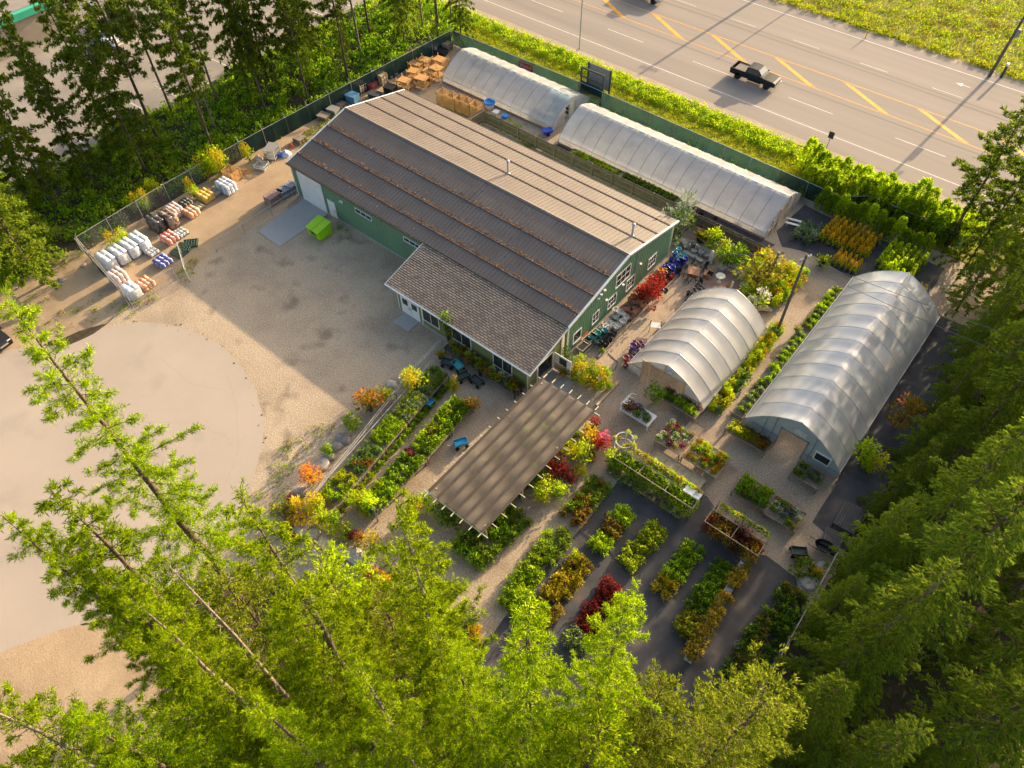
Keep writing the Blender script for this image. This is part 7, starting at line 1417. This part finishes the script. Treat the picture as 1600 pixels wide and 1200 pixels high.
# the wood beside the car park
TLG = 'conifers in the wood beside the car park'
for x, y, H, kind, w_, l in ((-21.7, -12.1, 22, 'pine', .9, 'thin dark pine with a long bare stem near the painted bays'), (-19.7, -3.7, 25, 'pine', 1.2, 'tall pine whose dark stem crosses the tan depot'), (-16.3, -7.8, 21, 'full', 1.1, 'broad dark fir in front of the painted bays'), (-13.4, -.9, 20, 'pine', 1.1, 'yellow green lit pine nearest the open pine frame'), (-16.5, 1.7, 20, 'pine', .8, 'slim pine behind the yellow lit one'), (-12.6, 12.3, 19, 'pine', .9, 'grey stemmed pine near the screened fence middle'), (-12.5, 18.6, 23, 'pine', .9, 'tall grey stemmed pine close to the screened fence'), (-15.8, 23.7, 22, 'pine', 1.0, 'dark stemmed pine behind the tall grey one'), (-18.3, 27.9, 23, 'pine', 1.0, 'thick dark stemmed pine near the top edge'), (-13.0, 29.0, 17, 'full', .8, 'leafy fir near the fence corner'), (-9.0, 31.2, 20, 'pine', .75, 'bare stemmed pine right at the screened fence corner'), (-8.4, 34.9, 14, 'full', .8, 'small fir outside the fence corner by the road'), (-8.9, -24.0, 17, 'full', 1.1, 'yellow lit fir beside the dirt bank'), (-21.2, 5.5, 22, 'pine', 1.0, 'pine in front of the lot asphalt near the depot'), (-15.1, 7.8, 20, 'pine', .7, 'left one of a pair of slim grey stems'), (-14.4, 7.4, 19, 'pine', .6, 'right one of a pair of slim grey stems'),
    (-20.5, 12.5, 23, 'full', 1.0, 'dense dark fir behind the pair of slim stems'), (-18.5, 17.5, 24, 'full', .95, 'dense dark fir at the top left of the shop'), (-21.5, 20.5, 22, 'pine', 1.1, 'pine by the lot edge near the top'), (-22.3, 27.0, 22, 'pine', 1.0, 'dark pine by the lot edge at the top'), (-15.5, 32.2, 20, 'pine', .8, 'first thin stem of the cluster near the road'), (-14.1, 33.6, 21, 'pine', .8, 'second thin stem of the cluster near the road'), (-12.4, 34.8, 20, 'pine', .8, 'third thin stem of the cluster near the road'), (-18.6, 34.5, 21, 'full', .8, 'leafy fir at the top edge near the road'), (-11.5, 36.4, 18, 'pine', .7, 'thin stem nearest the road shoulder'),
    (-18.2, -17.0, 19, 'full', 1.05, 'dark fir at the left edge beside the dirt bank'), (-13.2, -22.5, 16, 'full', 1.0, 'lit fir at the left edge above the dirt bank'), (-22.0, -7.5, 20, 'full', .9, 'dark fir hiding the painted bays'), (-17.5, -12.8, 16, 'full', .8, 'short dark fir left of the bagged soil pallets'), (-13.6, -26.5, 15, 'full', 1.0, 'fir at the left edge behind the black car'), (-23.2, .5, 23, 'pine', 1.0, 'dark pine at the lot edge below the depot'), (-22.8, -17.5, 18, 'full', .9, 'dark fir at the left edge by the lot'), (-19.5, 9.0, 21, 'full', .8, 'dark bushy fir behind the yellow green lit pine')):
    tree(l, kind, x, y, H, w_ * .74, TLG)
for x, y, H, l in ((-14.8, 14.5, 13, 'bright leafy sapling tree behind the screened fence'), (-13.9, 19.8, 12, 'bright leafy sapling tree near the tall grey stemmed pine')):
    tree(l, 'low', x, y, H, .55, TLG)
# thuja hedge inside the highway fence
def thuja(seed, kind, n=900):
    g = np.random.default_rng(seed); lf = Leaf(); t = g.random(n) ** .8; a = g.uniform(0, 6.28, n); lob = 1 + .25 * np.sin(a * 4 + seed) * np.sin(t * 9)
    r = (.52 * (1 - t) ** .7 * np.minimum(1, t * 5 + .5) + .04) * lob * g.uniform(.65, 1.05, n); P = np.stack([np.cos(a) * r, np.sin(a) * r, .05 + t * 2.6], 1)
    D = np.stack([np.cos(a), np.sin(a), np.full(n, 1.1)], 1) + g.normal(0, .45, (n, 3)); lf.leaves(P, D, g.uniform(.14, .3, n), g.uniform(.06, .12, n), 0); return lf.mesh('crown', [LM[kind]])
HB = MB(); HB.tube([(0, 0, 0), (0, 0, 2.0)], [.05, .02], 6); HBm = HB.mesh('trunk', [BARK])
HM = [thuja(1, 'under2'), thuja(2, 'lime'), thuja(3, 'under2')]
def hedge(x, y, s, k, label, group):
    t = thing('thuja_tree', label, 'tree', (x, y, 0), RND.uniform(0, 6.3), group); t.scale = (s * RND.uniform(1.15, 1.6), s * RND.uniform(1.15, 1.6), s * RND.uniform(.8, 1.15)); link('trunk', HBm, t); link('crown', HM[k % 3], t)
for k in range(17): hedge(41.0 + k * .95 + RND.uniform(-.15, .15), 33.6 + RND.uniform(-.2, .3) + (.9 if k > 4 else 0) * 1.4, RND.uniform(1.15, 1.5), k, 'yellow green thuja in the hedge row next to the green screen', 'thujas in the hedge next to the screen')
for k in range(16): hedge(39.0 + k * 1.1 + RND.uniform(-.2, .2), 36.6 + RND.uniform(-.4, .4), RND.uniform(1.1, 1.5), k + 1, 'yellow green thuja in the hedge row next to the highway', 'thujas in the hedge next to the highway')
for k in range(12): hedge(43.5 + k * .95, 31.9 + RND.uniform(-.15, .15), RND.uniform(.8, 1.1), k + 2, 'short thuja in the inner row along the back yard cloth', 'short thujas along the back yard cloth')
